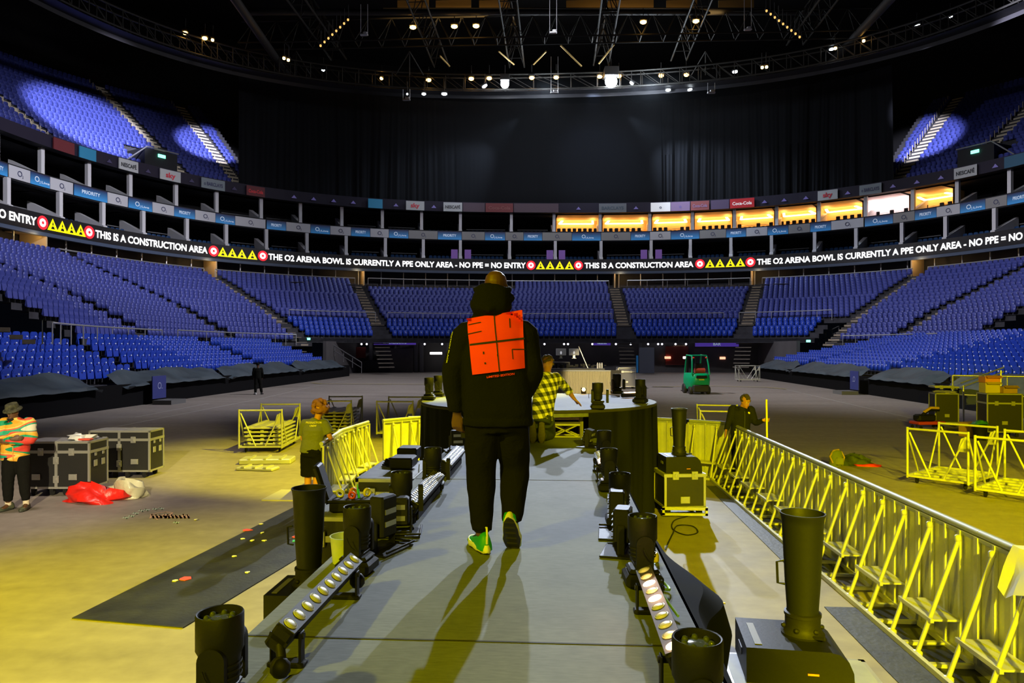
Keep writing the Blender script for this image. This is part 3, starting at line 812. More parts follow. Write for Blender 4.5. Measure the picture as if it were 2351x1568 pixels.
# --- top fascia with sponsor signs
F3Z = 20.2; TO = 2.05
m = MB(); m.strip([rp(q, TO+.1, F3Z-.7) for q in qq], [rp(q, TO+.1, F3Z+.7) for q in qq])
m.strip([rp(q, TO+.1, F3Z-.7) for q in qq], [rp(q, TO+1, F3Z-.7) for q in qq]); m.strip([rp(q, TO+.1, F3Z+.7) for q in qq], [rp(q, TO+2, F3Z+.7) for q in qq])
tag(m.build('trim_2', mat('fascia_violet', (.010, .006, .026), .7)), kind='structure')
M_sw = mat('sign_white', (.55, .57, .60), .5); M_sk = mat('sign_redink', (.75, .03, .06), .5); M_bk = mat('sign_blackink', (.02, .02, .03), .5)
M_red = mat('sign_red', (.60, .02, .03), .5, emit=.12); M_redd = mat('sign_red_dim', (.16, .02, .03), .6)  # dim red is the sign red with shade put into its colour
M_bb = mat('sign_blue', (.02, .22, .42), .5, emit=.12); M_gb = mat('sign_greyblue', (.22, .27, .32), .5); M_pp = mat('sign_purple', (.32, .22, .42), .5, emit=.15)
M_lil = mat('sign_lilac', (.18, .15, .45), .5, emit=.1, ecol=(.3, .25, .8)); M_swb = mat('sign_bright', (.8, .82, .88), .5, emit=.45)  # emission lifts these printed signs and logos, which are no lamps
SG = [(120,168,'dark violet sign beside the blue sign',M_redd,None,None),(180,218,'bright blue sign above the first suite columns',M_bb,None,None),
 (271,315,'pale grey sign reading NESCAFE above the flight case side',M_sw,'NESCAFÉ',M_bk),(366,413,'white sign with red sky lettering, flight case side',M_sw,'sky',M_sk),
 (461,515,'grey blue bank sign with small round emblem, flight case side',M_gb,'o BARCLAYS',M_ink),(565,607,'dim dark red sign below the black drape edge',M_redd,'Coca-Cola',M_red),
 (845,878,'small blue sign under the black drape',M_bb,None,None),(932,974,'white sign with red sky lettering, above and beside the bald man',M_sw,'sky',M_sk),
 (1018,1061,'pale sign reading NESCAFE near the centre of the far end',M_sw,'NESCAFÉ',M_bk),(1063,1113,'dull mauve sign next to the NESCAFE sign',mat('sign_mauve', (.10, .06, .09), .6),None,None),
 (1115,1178,'dimly lit red sign in a mauve border, straight above the bald man',mat('sign_red_shaded', (.22, .04, .05), .6),'Coca-Cola',mat('sign_pink_shaded', (.3, .1, .1), .6)),  # sign red darkened in its colour to stand for weak light
 (1180,1282,'long dull mauve sign beside the first amber suite',MATS['sign_mauve'],None,None),
 (1375,1438,'grey bank sign above the second amber suite',mat('sign_grey', (.16, .18, .21), .6),'BARCLAYS',mat('sign_greyink', (.07, .1, .14), .6)),
 (1494,1539,'bright white sign with small dark emblem above the third amber suite',M_swb,'o',M_ink),(1540,1584,'pale purple sign next to the bright white sign',M_pp,'o',M_lil),
 (1586,1628,'dimly lit red sign beside the pale purple sign',mat('sign_red_lowlit', (.36, .10, .11), .5, emit=.1),'Coca-Cola',M_pp),(1632,1674,'dusky violet sign next to the bright red sign',mat('sign_duskyviolet', (.13, .09, .19), .5),None,None),  # this red also carries the weak light in its colour
 (1676,1732,'bright red sign with white script lettering',M_red,'Coca-Cola',mat('sign_whiteink', (.9, .85, .85), .5, emit=.3)),
 (1878,1924,'white sign with red sky lettering above the amber suites',M_sw,'sky',M_sk),(1974,2025,'grey blue bank sign above the pinkish white suite',M_gb,'o BARCLAYS',M_ink),
 (2192,2245,'pale sign reading NESCAFE past the last amber suite',M_sw,'NESCAFÉ',M_bk),(2308,2375,'dim blue sign past the last NESCAFE sign',mat('sign_dimblue', (.01, .10, .2), .5),None,None)]
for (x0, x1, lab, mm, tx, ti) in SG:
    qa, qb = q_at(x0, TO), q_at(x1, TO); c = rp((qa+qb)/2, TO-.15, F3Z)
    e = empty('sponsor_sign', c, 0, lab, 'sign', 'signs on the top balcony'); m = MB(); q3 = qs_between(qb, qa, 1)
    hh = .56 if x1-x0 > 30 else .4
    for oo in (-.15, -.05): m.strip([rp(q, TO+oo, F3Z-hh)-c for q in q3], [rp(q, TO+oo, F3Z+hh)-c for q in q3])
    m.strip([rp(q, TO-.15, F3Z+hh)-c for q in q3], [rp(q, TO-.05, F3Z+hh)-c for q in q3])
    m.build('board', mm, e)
    if tx:
        L_ = abs(qa-qb); f0 = {'sky': .26, 'o': .44}.get(tx, .1); qc = (qa+qb)/2; hL = L_*(1-2*f0)/2
        text_on(tx, qc+hL, qc-hL, TO-.19, F3Z-(.22 if tx == 'sky' else .2), .52 if tx == 'sky' else .38, .03, ti, 'lettering', e, pivot=c)
for px in (251, 340, 440, 538, 675, 720, 766, 811, 909, 996, 1328, 1460, 1755, 1800, 1850, 1946, 2050, 2105, 2160, 2285):
    q = q_at(px, TO); c = rp(q, TO-.02, F3Z-.05); b = MB()
    b.add([rp(q+.3, TO-.02, F3Z-.17)-c, rp(q-.3, TO-.02, F3Z-.17)-c, rp(q-.12, TO-.02, F3Z+.05)-c, rp(q, TO-.02, F3Z+.2)-c, rp(q+.12, TO-.02, F3Z+.02)-c], [(0, 1, 2, 3, 4)])
    o = b.build('logo_plate', M_lil if px > 600 else mat('lilac_shaded', (.06, .05, .14), .6), None, loc=c)  # logos towards one end use a shaded copy of the lilac
    tag(o, f"tiny lilac logo on the top balcony, {ordw([251,340,440,538,675,720,766,811,909,996,1328,1460,1755,1800,1850,1946,2050,2105,2160,2285].index(px)+1)} from the flight case side", 'logo', 'lilac logos on the top balcony')

# --- black drapes hung in front of the upper tier
random.seed(3)
def drape(pxa, pxb, amp, label, seedk):
    a, b = q_at(pxb, 2.8), q_at(pxa, 2.8); n = int((b-a)/.13); rnd = random.Random(seedk)
    ph = [(rnd.uniform(.35, 2.6), rnd.uniform(0, 6.3), rnd.uniform(.3, 1)) for _ in range(7)]
    A, B, C = [], [], []
    for i in range(n+1):
        q = a+(b-a)*i/n; f = sum(w_*sin(6.283*q/p_+s_) for p_, s_, w_ in ph)/4*amp
        env = .35+.65*abs(sin(q*.21+seedk))
        sway = .25*sin(q*.5)
        A.append(rp(q, 3.0+f*env, 20.7)); C.append(rp(q+sway*.4, 3.0+f*env*.8, 27)); B.append(rp(q+sway, 3.0+f*env*.45, 33.8))
    m = MB(); m.strip(A, C); m.strip(C, B)
    m.strip([p+Vector((0, .06, 0)) for p in A], [p+Vector((0, .06, 0)) for p in B])
    return tag(m.build('stage_drape', M_drape, None, 80), label, 'drape')
drape(551, 1060, .26, 'tall black drape with fine folds closing the top tier above the blue and sky signs', 1)
drape(1060, 1520, .03, 'flat black drape in the centre of the far end, behind the white spotlights', 2)
drape(1520, 2051, .42, 'tall black drape with deep folds catching light above the amber suites', 5)

# ================================================================== roof grid
M_steel = mat('truss_steel', (.018, .017, .015), .6, .1); M_beam = mat('roof_beam', (.02, .02, .022), .6)
def rring(t, k=1.0):
    a, b, n = 43*k, 36*k, 2.5; c, s_ = cos(t), sin(t)
    return Vector((-.5+a*math.copysign(abs(c)**(2/n), c), 46+b*math.copysign(abs(s_)**(2/n), s_), 0))
TT = [radians(-10+200*i/150) for i in range(151)]
e = empty('ring_catwalk', (0, 46, 32), 0, 'dark oval lighting catwalk truss hung under the arena roof', 'truss'); off = Vector((0, 46, 32))
def rz(t, k, z): p = rring(t, k); p.z = z; return p-off
m = MB()
for k, z in ((.985, 31.9), (1.015, 31.9), (.985, 33.6), (1.015, 33.6)): m.path([rz(t, k, z) for t in TT], .10, 6)
m.build('chord', M_steel, e)
m = MB()
for i in range(0, 150, 2):
    for k in (.985, 1.015):
        m.tube(rz(TT[i], k, 31.9), rz(TT[i], k, 33.6), .05, 5); m.tube(rz(TT[i], k, 31.9), rz(TT[min(i+2, 150)], k, 33.6), .04, 5)
m.build('lattice', M_steel, e)
m = MB(); m.strip([rz(t, .985, 31.7) for t in TT], [rz(t, 1.02, 31.7) for t in TT]); m.strip([rz(t, 1.02, 31.3) for t in TT], [rz(t, 1.02, 32.3) for t in TT])
m.build('underside_panel', mat('catwalk_sheet', (.014, .013, .018), .6), e)
# straight grid trusses across the roof
def truss(p0, p1, h, label, r=.09, step=2.4):
    p0, p1 = Vector(p0), Vector(p1); d = p1-p0; L_ = d.length; u = d/L_; sx = Vector((-u.y, u.x, 0))*h*.35; up = Vector((0, 0, h))
    e = empty('roof_truss', p0, 0, label, 'truss'); m = MB()
    for a in (sx, -sx): m.tube(a, d+a, r, 6)
    m.tube(up, d+up, r, 6); m.build('chord', M_steel, e); m = MB(); n = int(L_/step)
    for i in range(n):
        a, b = u*(L_*i/n), u*(L_*(i+1)/n); mid = (a+b)/2+up
        for s_ in (sx, -sx): m.tube(a+s_, mid, r*.55, 5); m.tube(mid, b+s_, r*.55, 5)
        m.tube(a+sx, a-sx, r*.5, 5)
    m.build('lattice', M_steel, e); return e
def rim(x, near=False):
    for t in np.linspace(0, pi, 400):
        p = rring(t)
        if p.x <= x: return p.y
truss((-33, 73.5, 34.2), (33, 74.5, 34.2), 2.6, 'cross truss under the roof carrying the upper row of amber lamps')
truss((-38, 60, 34.5), (38, 62, 34.5), 2.6, 'cross truss nearest the camera under the dark roof')
for i, x in enumerate((-24, -13, -4.5, 5, 13.5, 25)):
    truss((x, 44, 35.2), (x, rim(x)-.5, 34.4), 2.4, f'roof truss running to the far oval catwalk, {ordw(i+1)} of six from the flight case side')
# big dark diagonal tubes and W bracing
def tubeobj(name, segs, r, label, M=M_beam, cat='beam', group=None, taper=1):
    c = Vector(segs[0][0]); m = MB()
    for a, b in segs: m.tube(Vector(a)-c, Vector(b)-c, r, 10)
    return tag(m.build(name, M, None, 40, loc=c), label, cat, group)
tubeobj('roof_strut', [(at_d(520, -30, 62), at_d(672, 190, 84))], .42, 'thick dark diagonal roof tube above the top tier, flight case side')
tubeobj('roof_strut', [(at_d(2070, -30, 62), at_d(1893, 160, 82))], .42, 'thick dark diagonal roof tube above the top tier, green forklift side')
tubeobj('roof_beam', [(at_d(560, 28, 70), at_d(1900, 28, 74))], .30, 'long dark horizontal beam in front of the gold lit gantry')
for i, px in enumerate((680, 940, 1620)):
    c = at_d(px, 118, 78)
    segs = [(at_d(px, 118, 78), at_d(px+dx, 172, 80)) for dx in (-32, 0, 32)]
    tubeobj('roof_brace', segs, .07, f'three legged dark brace of the far catwalk, {ordw(i+1)} from the flight case side', M_steel, 'brace')
for i, (x0, y0, x1, y1) in enumerate(((1145, 118, 1180, 148), (1254, 118, 1225, 148), (1287, 104, 1335, 152), (1410, 102, 1375, 146), (1010, 128, 1032, 152))):
    tubeobj('catwalk_strut', [(at_d(x0, y0, 76), at_d(x1, y1, 78.5))], .09, f'short brass-lit diagonal strut above the catwalk, {ordw(i+1)} of five', mat('brasslit_tube', (.5, .33, .1), .4, .4), 'strut')  # amber lamplight is put into the strut colour
# gantry panels high behind the beam, gold light put into their colour
gp = empty('gantry_walkway', at_d(1100, 8, 76), 0, 'gold lit gantry walkway at the very top centre', 'walkway'); pv = gp.location
for (a, b) in ((912, 985), (1000, 1082), (1100, 1170), (1300, 1380), (1395, 1500), (1530, 1600), (1650, 1730)):
    p, q = at_d(a, 10, 78), at_d(b, 10, 78); m = MB(); m.box((p+q)/2-pv, ((q-p).length, .1, .9)); m.build('sheet_panel', mat('gantry_goldlit', (.35, .24, .09), .6), gp)
m = MB(); m.tube(at_d(880, 20, 76)-pv, at_d(1760, 20, 76)-pv, .12, 6); m.build('edge_rail', M_beam, gp)
light('gantry_lamp', 'AREA', at_d(1040, 40, 74), 160, (1, .6, .2), at_d(1040, 0, 79), 12, sx=14, sy=1)
light('gantry_lamp', 'AREA', at_d(1500, 40, 74), 160, (1, .6, .2), at_d(1500, 0, 79), 12, sx=14, sy=1)

# lamps
def lamp(px, py, d, w, h, M, label, rot=0, name='roof_lamp', house=True):
    c = at_d(px, py, d); e = empty(name, c, 0, label, 'lamp', 'small lamps in the roof')
    m = MB(); s_ = d/FOC; R = Matrix.Rotation(YAW, 3, 'Z') @ Matrix.Rotation(-rot, 3, 'Y')
    m.ball((0, 0, 0), 1, 10, (w*s_/2, w*s_/2, h*s_/2), R); m.build('lens', M, e)
    if house:
        m = MB(); m.bbox(R @ Vector((0, .1, h*s_*.75)), (w*s_*1.1, w*s_, h*s_*.7), .03, R); m.tube((0, .1, h*s_), (0, .1, h*s_+1.2), .04, 5); m.build('housing', M_beam, e)
    return e
for i, (px, py) in enumerate(((876, 180), (984, 184), (1082, 181), (1123, 180), (1221, 179), (1277, 178), (1377, 176), (1421, 175), (1518, 174), (1576, 172))):
    lamp(px, py, 81.5, 12 if i else 8, 7, M_amber, f'amber lamp on the far catwalk, {ordw(i+1)} of ten in its row')
for i, (px, py) in enumerate(((948, 63), (1043, 61), (1093, 60), (1477, 51), (1598, 49))):
    lamp(px, py, 72, 15, 7, M_amber, f'amber lamp of the upper row, {ordw(i+1)} of five')
for i, (px, py, w_, r_) in enumerate(((973, 216, 10, 0), (1020, 216, 13, 0), (1113, 198, 13, .5), (1450, 191, 10, -.6), (1534, 207, 12, 0), (1584, 206, 11, .25), (1688, 165, 13, .1), (1910, 113, 12, .2), (2106, 60, 13, .35), (2183, 38, 8, .3), (742, 161, 8, 0), (935, 216, 4, 0))):
    lamp(px, py, 80.5 if px < 1700 else 74, w_, 5, M_cool, f'small cool white roof lamp, {ordw(i+1)} of twelve counted in rows', r_)
for i, (px, py) in enumerate(((425, 76), (470, 88), (652, 134), (662, 138), (488, 92), (1750, 155), (1760, 154), (1918, 111), (1983, 94))):
    lamp(px, py, 72, 12 if i < 2 else 7, 7, M_amber, f'warm lamp along the curved catwalk end, {ordw(i+1)} of nine')
for i in range(8):
    lamp(736+i*9, 105-i*8.5, 66, 5, 6, mat('gold_small', (1, .5, .1), .4, emit=1.2+0*i, ecol=(1, .55, .15)), f'tiny gold light in a slanting row, flight case side, {ordw(i+1)} from below')
for i in range(9):
    lamp(1836-i*9.5, 85-i*7.5, 66, 5, 6, MATS['gold_small'], f'tiny gold light in a slanting row, green forklift side, {ordw(i+1)} from below')
for px, py, r_, lab in ((1159, 193, 13, 'blazing white spotlight under the far catwalk, the smaller of the two'), (1403, 187, 19, 'blazing white spotlight under the far catwalk, the larger of the two')):
    e = lamp(px, py, 80.2, r_*1.5, r_*1.5, M_flood, lab, name='spotlight')
# hoists hanging on two cables
for i, (px, py, top, d) in enumerate(((1270, 75, -40, 60), (1273, 213, 130, 79), (836, 80, 10, 62), (933, 229, 205, 78), (1717, 68, -10, 62), (1633, 213, 190, 78))):
    c = at_d(px, py, d); s_ = d/FOC
    e = empty('chain_hoist', c, 0, f"small pale chain hoist hanging from the roof, {('top centre', 'low centre before the drape', 'upper, flight case side', 'lower, flight case side', 'upper, green forklift side', 'lower, green forklift side')[i]}", 'hoist')
    m = MB(); m.bbox((0, 0, 0), (18*s_, .3, 4*s_), .05); m.bbox((.1, 0, 4*s_), (10*s_, .3, 5*s_), .05); m.build('hook_block', M_rail, e)
    m = MB(); H = (py-top)*s_
    for sx in (-8, 8): m.tube((sx*s_, 0, 0), (sx*s_, 0, H), .03, 5)
    m.build('cable', M_rail, e)
# ================================================================== catwalk stage and round stage
DZ, SZ = 1.30, 1.72
M_deck = mat('deck_ply', (.20, .205, .215), .78, spec=.3)
nt, nn, ll, bs = nodes(M_deck)
tc = nn.new('ShaderNodeTexCoord'); n1 = nn.new('ShaderNodeTexNoise'); n1.inputs['Scale'].default_value = 1.6; n1.inputs['Detail'].default_value = 9; n1.inputs['Roughness'].default_value = .7
mp = nn.new('ShaderNodeMapping'); mp.inputs['Scale'].default_value = (1, 5, 1); n2 = nn.new('ShaderNodeTexNoise'); n2.inputs['Scale'].default_value = 14; n2.inputs['Detail'].default_value = 6
mx = nn.new('ShaderNodeMix'); mx.data_type = 'FLOAT'; mx.inputs[0].default_value = .45
cr = nn.new('ShaderNodeValToRGB'); e_ = cr.color_ramp.elements; e_[0].position = .3; e_[0].color = (.115, .130, .148, 1); e_[1].position = .7; e_[1].color = (.215, .240, .265, 1)
ll.new(tc.outputs['Object'], n1.inputs['Vector']); ll.new(tc.outputs['Object'], mp.inputs['Vector']); ll.new(mp.outputs['Vector'], n2.inputs['Vector'])
ll.new(n1.outputs['Fac'], mx.inputs[2]); ll.new(n2.outputs['Fac'], mx.inputs[3]); ll.new(mx.outputs[0], cr.inputs['Fac']); ll.new(cr.outputs['Color'], bs.inputs['Base Color'])
RX0, RX1, RY0, RY1 = -1.45, .67, -3.0, 10.72
e = empty('catwalk_stage', ((RX0+RX1)/2, RY0, 0), 0, 'long grey plywood catwalk stage the bald man walks on', 'stage'); ox, oy = (RX0+RX1)/2, RY0
m = MB(); m.box((0, (RY1-RY0)/2, DZ-.06), (RX1-RX0, RY1-RY0, .12)); m.build('deck', M_deck, e)
m = MB()
for y in (3.28, 7.3): m.box((0, y-oy, DZ+.001), (RX1-RX0-.02, .012, .004))
m.build('joint_strip', mat('seam_dark', (.03, .03, .03), .8), e)
m = MB(); yy = [RY0+i*.25 for i in range(int((RY1-RY0)/.25)+1)]
m.strip([(RX0-ox+.02+.03*sin(y*7), y-oy, 0) for y in yy], [(RX0-ox+.01, y-oy, DZ-.02) for y in yy]); m.build('side_skirt', M_drape, e, 60)
m = MB(); ys = [RY0+i*.08 for i in range(int((RY1-RY0)/.08)+1)]
def bulge(y):
    g = .34*math.exp(-((y-4.3)/.42)**2)+.10*math.exp(-((y-3.3)/.5)**2)+.06*math.exp(-((y-5.1)/.3)**2); return g
rows_ = []
for zf in (1.0, .985, .93, .8, .55, .25, 0):
    z = DZ*zf; k = {1.0: 0, .985: .5, .93: .85, .8: 1, .55: .85, .25: .6, 0: .5}[zf]
    rows_.append([(RX1-ox+.01+bulge(y)*k+.02*(1-zf)*sin(y*9)+.01*sin(y*23)*(1-zf), y-oy, z+(.01 if zf == 1 else 0)-bulge(y)*.15*k) for y in ys])
for A, B in zip(rows_[:-1], rows_[1:]): m.strip(A, B)
m.build('loose_skirt', M_drape, e, 80)
# round stage
SC = Vector((-.32, 12.55, 0)); SR = 2.02
e = empty('round_stage', SC, 0, 'low round stage with grey deck and black skirt at the end of the catwalk', 'stage')
m = MB(); m.lathe([(SR, SZ-.10), (SR, SZ)], n=72); m.build('deck', M_deck, e, 30)
m = MB(); m.lathe([(SR+.010, SZ-.045), (SR+.015, SZ-.04), (SR+.015, SZ-.008), (SR, SZ+.003)], n=72, cap=False); m.build('rim_band', mat('rim_tape', (.035, .033, .03), .8), e, 60)
m = MB(); N = 260; A, B = [], []
g0, g1 = atan2(at_d(1345, 0, 10.72).y-SC.y, at_d(1345, 0, 10.72).x-SC.x), atan2(at_d(1225, 0, 10.72).y-SC.y, at_d(1225, 0, 10.72).x-SC.x)
for i in range(N+1):
    a = g0+(2*pi-(g0-g1))*i/N if g1 < g0 else g0+(g1-g0)*0+(2*pi-abs(g1-g0))*i/N
    r = SR-.03+.025*sin(a*37)+.015*sin(a*71+1); rb_ = r+.05+.04*sin(a*23)
    A.append((cos(a)*rb_, sin(a)*rb_, 0)); B.append((cos(a)*(SR+.012), sin(a)*(SR+.012), SZ-.03))
m.strip(A, B); m.build('skirt', M_drape, e, 80)
m = MB()
for i in range(14):
    a = 2*pi*i/14+.2; m.tube((cos(a)*1.7, sin(a)*1.7, 0), (cos(a)*1.7, sin(a)*1.7, SZ-.1), .03, 6)
m.build('leg_frame', mat('alloy', (.42, .42, .42), .45, .5), e)
M_al = MATS['alloy']; M_yel = mat('yellow_paint', (.62, .50, .05), .5)
# scissor step units in the gap
for k, (z0, z1, y) in enumerate(((DZ+.02, DZ+.20, 10.78), (DZ+.24, DZ+.38, 11.2))):
    c = at_d(1297, 0, y); c.z = z0
    e = empty('step_unit', c, 0, ('yellow lit folding step unit at the catwalk end, lower tread', 'yellow lit folding step unit at the catwalk end, upper tread')[k], 'step')
    h = z1-z0; m = MB(); m.bbox((0, 0, h), (.46, .28, .035), .008); m.build('tread', M_al, e)
    m = MB()
    for sy in (-.12, .12):
        m.tube((-.2, sy, 0), (.2, sy, h), .012, 6); m.tube((.2, sy, 0), (-.2, sy, h), .012, 6); m.tube((-.22, sy, 0), (.22, sy, 0), .014, 6)
    m.build('scissor_frame', M_al, e)
light('stage_work_lamp', 'POINT', (.55, 11.7, 1.25), 14, (1, .45, .15), size=.1)
lampm = MB().ball((0, 0, 0), .05, 10).build('work_lamp', mat('work_lens', (1, .5, .2), .4, emit=8, ecol=(1, .5, .2)), None, loc=(.62, 11.7, 1.25)); tag(lampm, 'small orange work lamp glowing under the round stage', 'lamp')
tag(MB().tube((0, 0, -1.25), (0, 0, -.05), .015, 6).build('lamp_stand', M_black, lampm))

# ------------------------------------------------------------------ moving heads
def moving_head(label, facing=0):
    e = empty('moving_head', cat='stage light', label=label)
    m = MB(); m.bbox((0, 0, .045), (.21, .21, .075), .018); m.bbox((0, 0, .095), (.17, .17, .03), .012)
    m.box((-.108, -.05, .05), (.008, .08, .03)); m.build('base', M_black, e, 30)
    m = MB()
    for s_ in (-1, 1):
        pr = outline(.095, .10, .30, .047, 6); T = Matrix.Translation((s_*.112+.0175, 0, 0)) @ Matrix.Rotation(pi/2, 4, 'Z') @ XZ
        m.prism(pr, .034, Matrix.Translation((s_*.094+(.034 if s_ > 0 else 0), 0, 0)) @ Matrix.Rotation(pi/2, 4, 'Z') @ XZ)
        m.path([(s_*.131, -.035, .17), (s_*.133, -.015, .185), (s_*.133, .005, .215), (s_*.131, .015, .24)], .004, 5)
    m.bbox((0, 0, .118), (.20, .10, .03), .01); m.build('yoke', M_black, e, 35)
    m = MB(); m.lathe([(.045, .135), (.066, .15), (.070, .22), (.073, .25), (.083, .27), (.083, .392), (.080, .397), (.075, .395), (.074, .36)], n=28, cap=False)
    for k in range(3): m.lathe([(.0745, .17+k*.022), (.0765, .175+k*.022), (.0745, .18+k*.022)], n=28, cap=False)
    h = m.build('head', M_black, e, 40)
    m = MB(); m.ball((0, 0, .362), .074, 20, (1, 1, .25))
    for i in range(7):
        a = 2*pi*i/7; m.ball((cos(a)*.045, sin(a)*.045, .378), .012, 8)
    m.build('lens', mat('head_glass', (.10, .12, .11), .06, .3, spec=1), h, 60)
    return e
mh = moving_head('x')
def head_at(px, py, zdeck, rz, label, dh=.397, d=None):
    p = at_z(px, py, zdeck+dh) if d is None else at_d(px, 0, d)
    return place(mh, USED, (p.x, p.y, zdeck), rz, label, 'moving head lights along the stage edges')
USED[mh.name] = 0
A90 = pi/2
head_at(505, 1405, DZ, A90+.1, 'moving head nearest the camera, beside the yellow floor and the LED bar')
head_at(820, 1162, DZ, A90-.1, 'moving head standing right behind the upper end of the front LED bar')
head_at(922, 1083, DZ, .25, 'moving head in front of the black case with the coiled cable')
head_at(994, 1028, DZ, .1, 'moving head between the two small perforated LED bars')
head_at(1601, 1462, DZ, A90, 'moving head glowing orange from the lit LED bar, nearest the camera')
head_at(1475, 1183, DZ, A90+.05, 'moving head standing beside the upright strobe and loose black skirt')
head_at(1423, 1086, DZ, A90, 'moving head third from the camera on the forklift side of the catwalk')
head_at(1398, 1030, DZ, A90, 'moving head with an orange glow on its yoke, fourth on that edge')
head_at(1387, 989, DZ, A90+.2, 'moving head deepest on the catwalk edge, before the round stage skirt')
head_at(1372, 0, SZ, 0, 'moving head with open U yoke at the near rim of the round stage', d=10.75)
head_at(1470, 0, SZ, A90-.5, 'moving head on the round stage rim closest to the green forklift', d=11.9)
head_at(985, 0, SZ, A90, 'moving head on the round stage rim beside the bald man', d=12.6)
head_at(1006, 0, SZ, A90, 'moving head just behind the other one beside the bald man', d=13.5)
head_at(1416, 0, SZ, .2, 'moving head at the far rim of the round stage, before the grey control desk', d=14.2)
head_at(1040, 0, SZ, .4, 'moving head at the far rim of the round stage, half hidden by the bald man', d=14.2)

# ------------------------------------------------------------------ LED bars
M_lens = mat('bar_lens', (.75, .75, .65), .35, .3); M_lit = mat('bar_lit', (1, .6, .3), .3, emit=26, ecol=(1, .60, .30)); M_barface = mat('bar_face', (.035, .035, .037), .7)
def led_bar(label, p0, p1, roll, lit=(), n=10, L=1.0):
    """bar along +Y from p0 to p1, lens face tipped by roll about its axis"""
    p0, p1 = Vector(p0), Vector(p1); d = p1-p0; L = d.length; ang = atan2(-d.x, d.y)
    e = empty('led_bar', p0, ang, label, 'stage light', None); R = Matrix.Rotation(roll, 3, 'Y')
    h = Vector((0, 0, .15))
    m = MB(); m.bbox(Vector((0, L/2, 0))+h, (.085, L, .11), .01, R); m.box(R @ Vector((0, L/2, .045))+h-R @ Vector((0, 0, .045))+R @ Vector((0, 0, .0)), (.086, L, .02), R)
    body = m.build('body', M_black, e, 30)
    m = MB(); m.box(R @ Vector((0, 0, .056))+Vector((0, L/2, 0))+h, (.082, L-.02, .004), R); m.build('face_plate', M_barface, e)
    for i in range(n):
        m = MB(); c = R @ Vector((0, 0, .058))+h+Vector((0, L*(i+.5)/n, 0)); m.ball(c, .027, 14, (1, 1, .38), R)
        m.lathe([(.027, 0), (.031, .003), (.031, .007), (.027, .009)], c-R @ Vector((0, 0, .004)), 14, R, cap=False)
        m.build('lens', M_lit if i in lit else M_lens, body, 60)
    for y in (.10, L-.10):
        m = MB(); m.bbox((0, y, .012), (.16, .06, .024), .006)
        for s_ in (-1, 1): m.bbox((s_*.062, y, .08), (.012, .05, .14), .004)
        m.tube((-.075, y, .13), (.075, y, .13), .014, 10); m.build('foot', M_black, e, 30)
    for y in (-.03, L+.03):
        m = MB(); m.ball((.03, y-.02, .06), .045, 10, (1, .8, 1)); m.tube((.03, y, .06), (0, y*1.0+(.05 if y < 0 else -.05), .13), .02, 8); m.build('plug', M_black, e, 50)
    return e
led_bar('LED bar with ten yellow glinting lenses, lying nearest the camera beside the smoke machine', (-1.14, 2.88, DZ), (-1.13, 3.90, DZ), radians(35))
led_bar('LED bar with three lenses lit warm white on the forklift side', (.47, 2.74, DZ), (.47, 3.78, DZ), radians(-22), lit=(0, 5, 7))
led_bar('short LED bar with warm lit lenses between two heads deeper on the catwalk edge', (.47, 7.15, DZ), (.47, 7.95, DZ), radians(-20), lit=(0, 1, 2), n=8)
for y_ in (2.80, 3.35, 3.55): light('bar_lens_lamp', 'POINT', (.44, y_, DZ+.26), .9, (1, .5, .2), size=.03)
light('bar_lens_lamp', 'POINT', (.44, 7.2, DZ+.26), 1.0, (1, .5, .2), size=.03)
def perf_bar(label, p0, p1):
    p0, p1 = Vector(p0), Vector(p1); L = (p1-p0).length
    e = empty('perforated_light_bar', p0, 0, label, 'stage light'); R = Matrix.Rotation(radians(30), 3, 'Y')
    m = MB(); m.bbox((0, L/2, .12), (.13, L, .10), .01, R); m.box((0, L/2, .03), (.10, L*.8, .06)); m.build('body', M_black, e)
    m = MB(); m.box(R @ Vector((0, 0, .053))+Vector((0, L/2, .12)), (.115, L-.03, .006), R); fp = m.build('face_plate', mat('bar_pale', (.16, .16, .165), .7), e)
    m = MB()
    for i in range(22):
        for sx in (-.032, 0, .032): m.box(R @ Vector((sx, 0, .058))+Vector((0, L*(i+.7)/22.5, .12)), (.018, .028, .006), R)
    m.build('dot_pattern', mat('bar_dots', (.05, .05, .03), .4), fp)
perf_bar('pale perforated light bar behind the case with coiled cable', (-1.13, 5.45, DZ), (-1.13, 6.75, DZ))
perf_bar('pale perforated light bar deeper in, near the bald man\'s hand', (-1.15, 7.3, DZ), (-1.13, 8.4, DZ))
# ------------------------------------------------------------------ floor strobes on base plates
def strobe(label, loc, rz, tilt=0, big=1.0, dark=False):
    e = empty('floor_strobe', loc, rz, label, 'stage light')
    m = MB(); m.bbox((0, 0, .008), (.34, .26, .014), .004); m.path([(-.15, -.13, .03), (.17, -.13, .03), (.17, .13, .03)], .008, 6); m.build('base_plate', M_black, e)
    m = MB()
    for s_ in (-1, 1): m.bbox((s_*.10, 0, .10), (.012, .05, .20), .004)
    m.bbox((0, 0, .02), (.21, .05, .012), .004); m.build('bracket', M_black, e)
    R = Matrix.Rotation(tilt, 3, 'X'); m = MB(); m.bbox((0, 0, .17*big), (.17, .11, .20*big), .012, R)
    for k in range(5): m.box(R @ Vector((0, .06, -.07+k*.035))+Vector((0, 0, .17*big)), (.15, .012, .008), R)
    b = m.build('lamp_body', M_black, e)
    m = MB()
    for k in range(2): m.box(R @ Vector((0, -.058, -.045+k*.08))+Vector((0, 0, .17*big)), (.12, .008, .035), R)
    m.build('reflector', mat('reflector', (.5, .5, .46), .25, .7), b)
def gz(px, py, z=DZ): return at_z(px, py, z)
strobe('small strobe on a flat base plate beside the case with coiled cable', gz(912, 1226), .15)
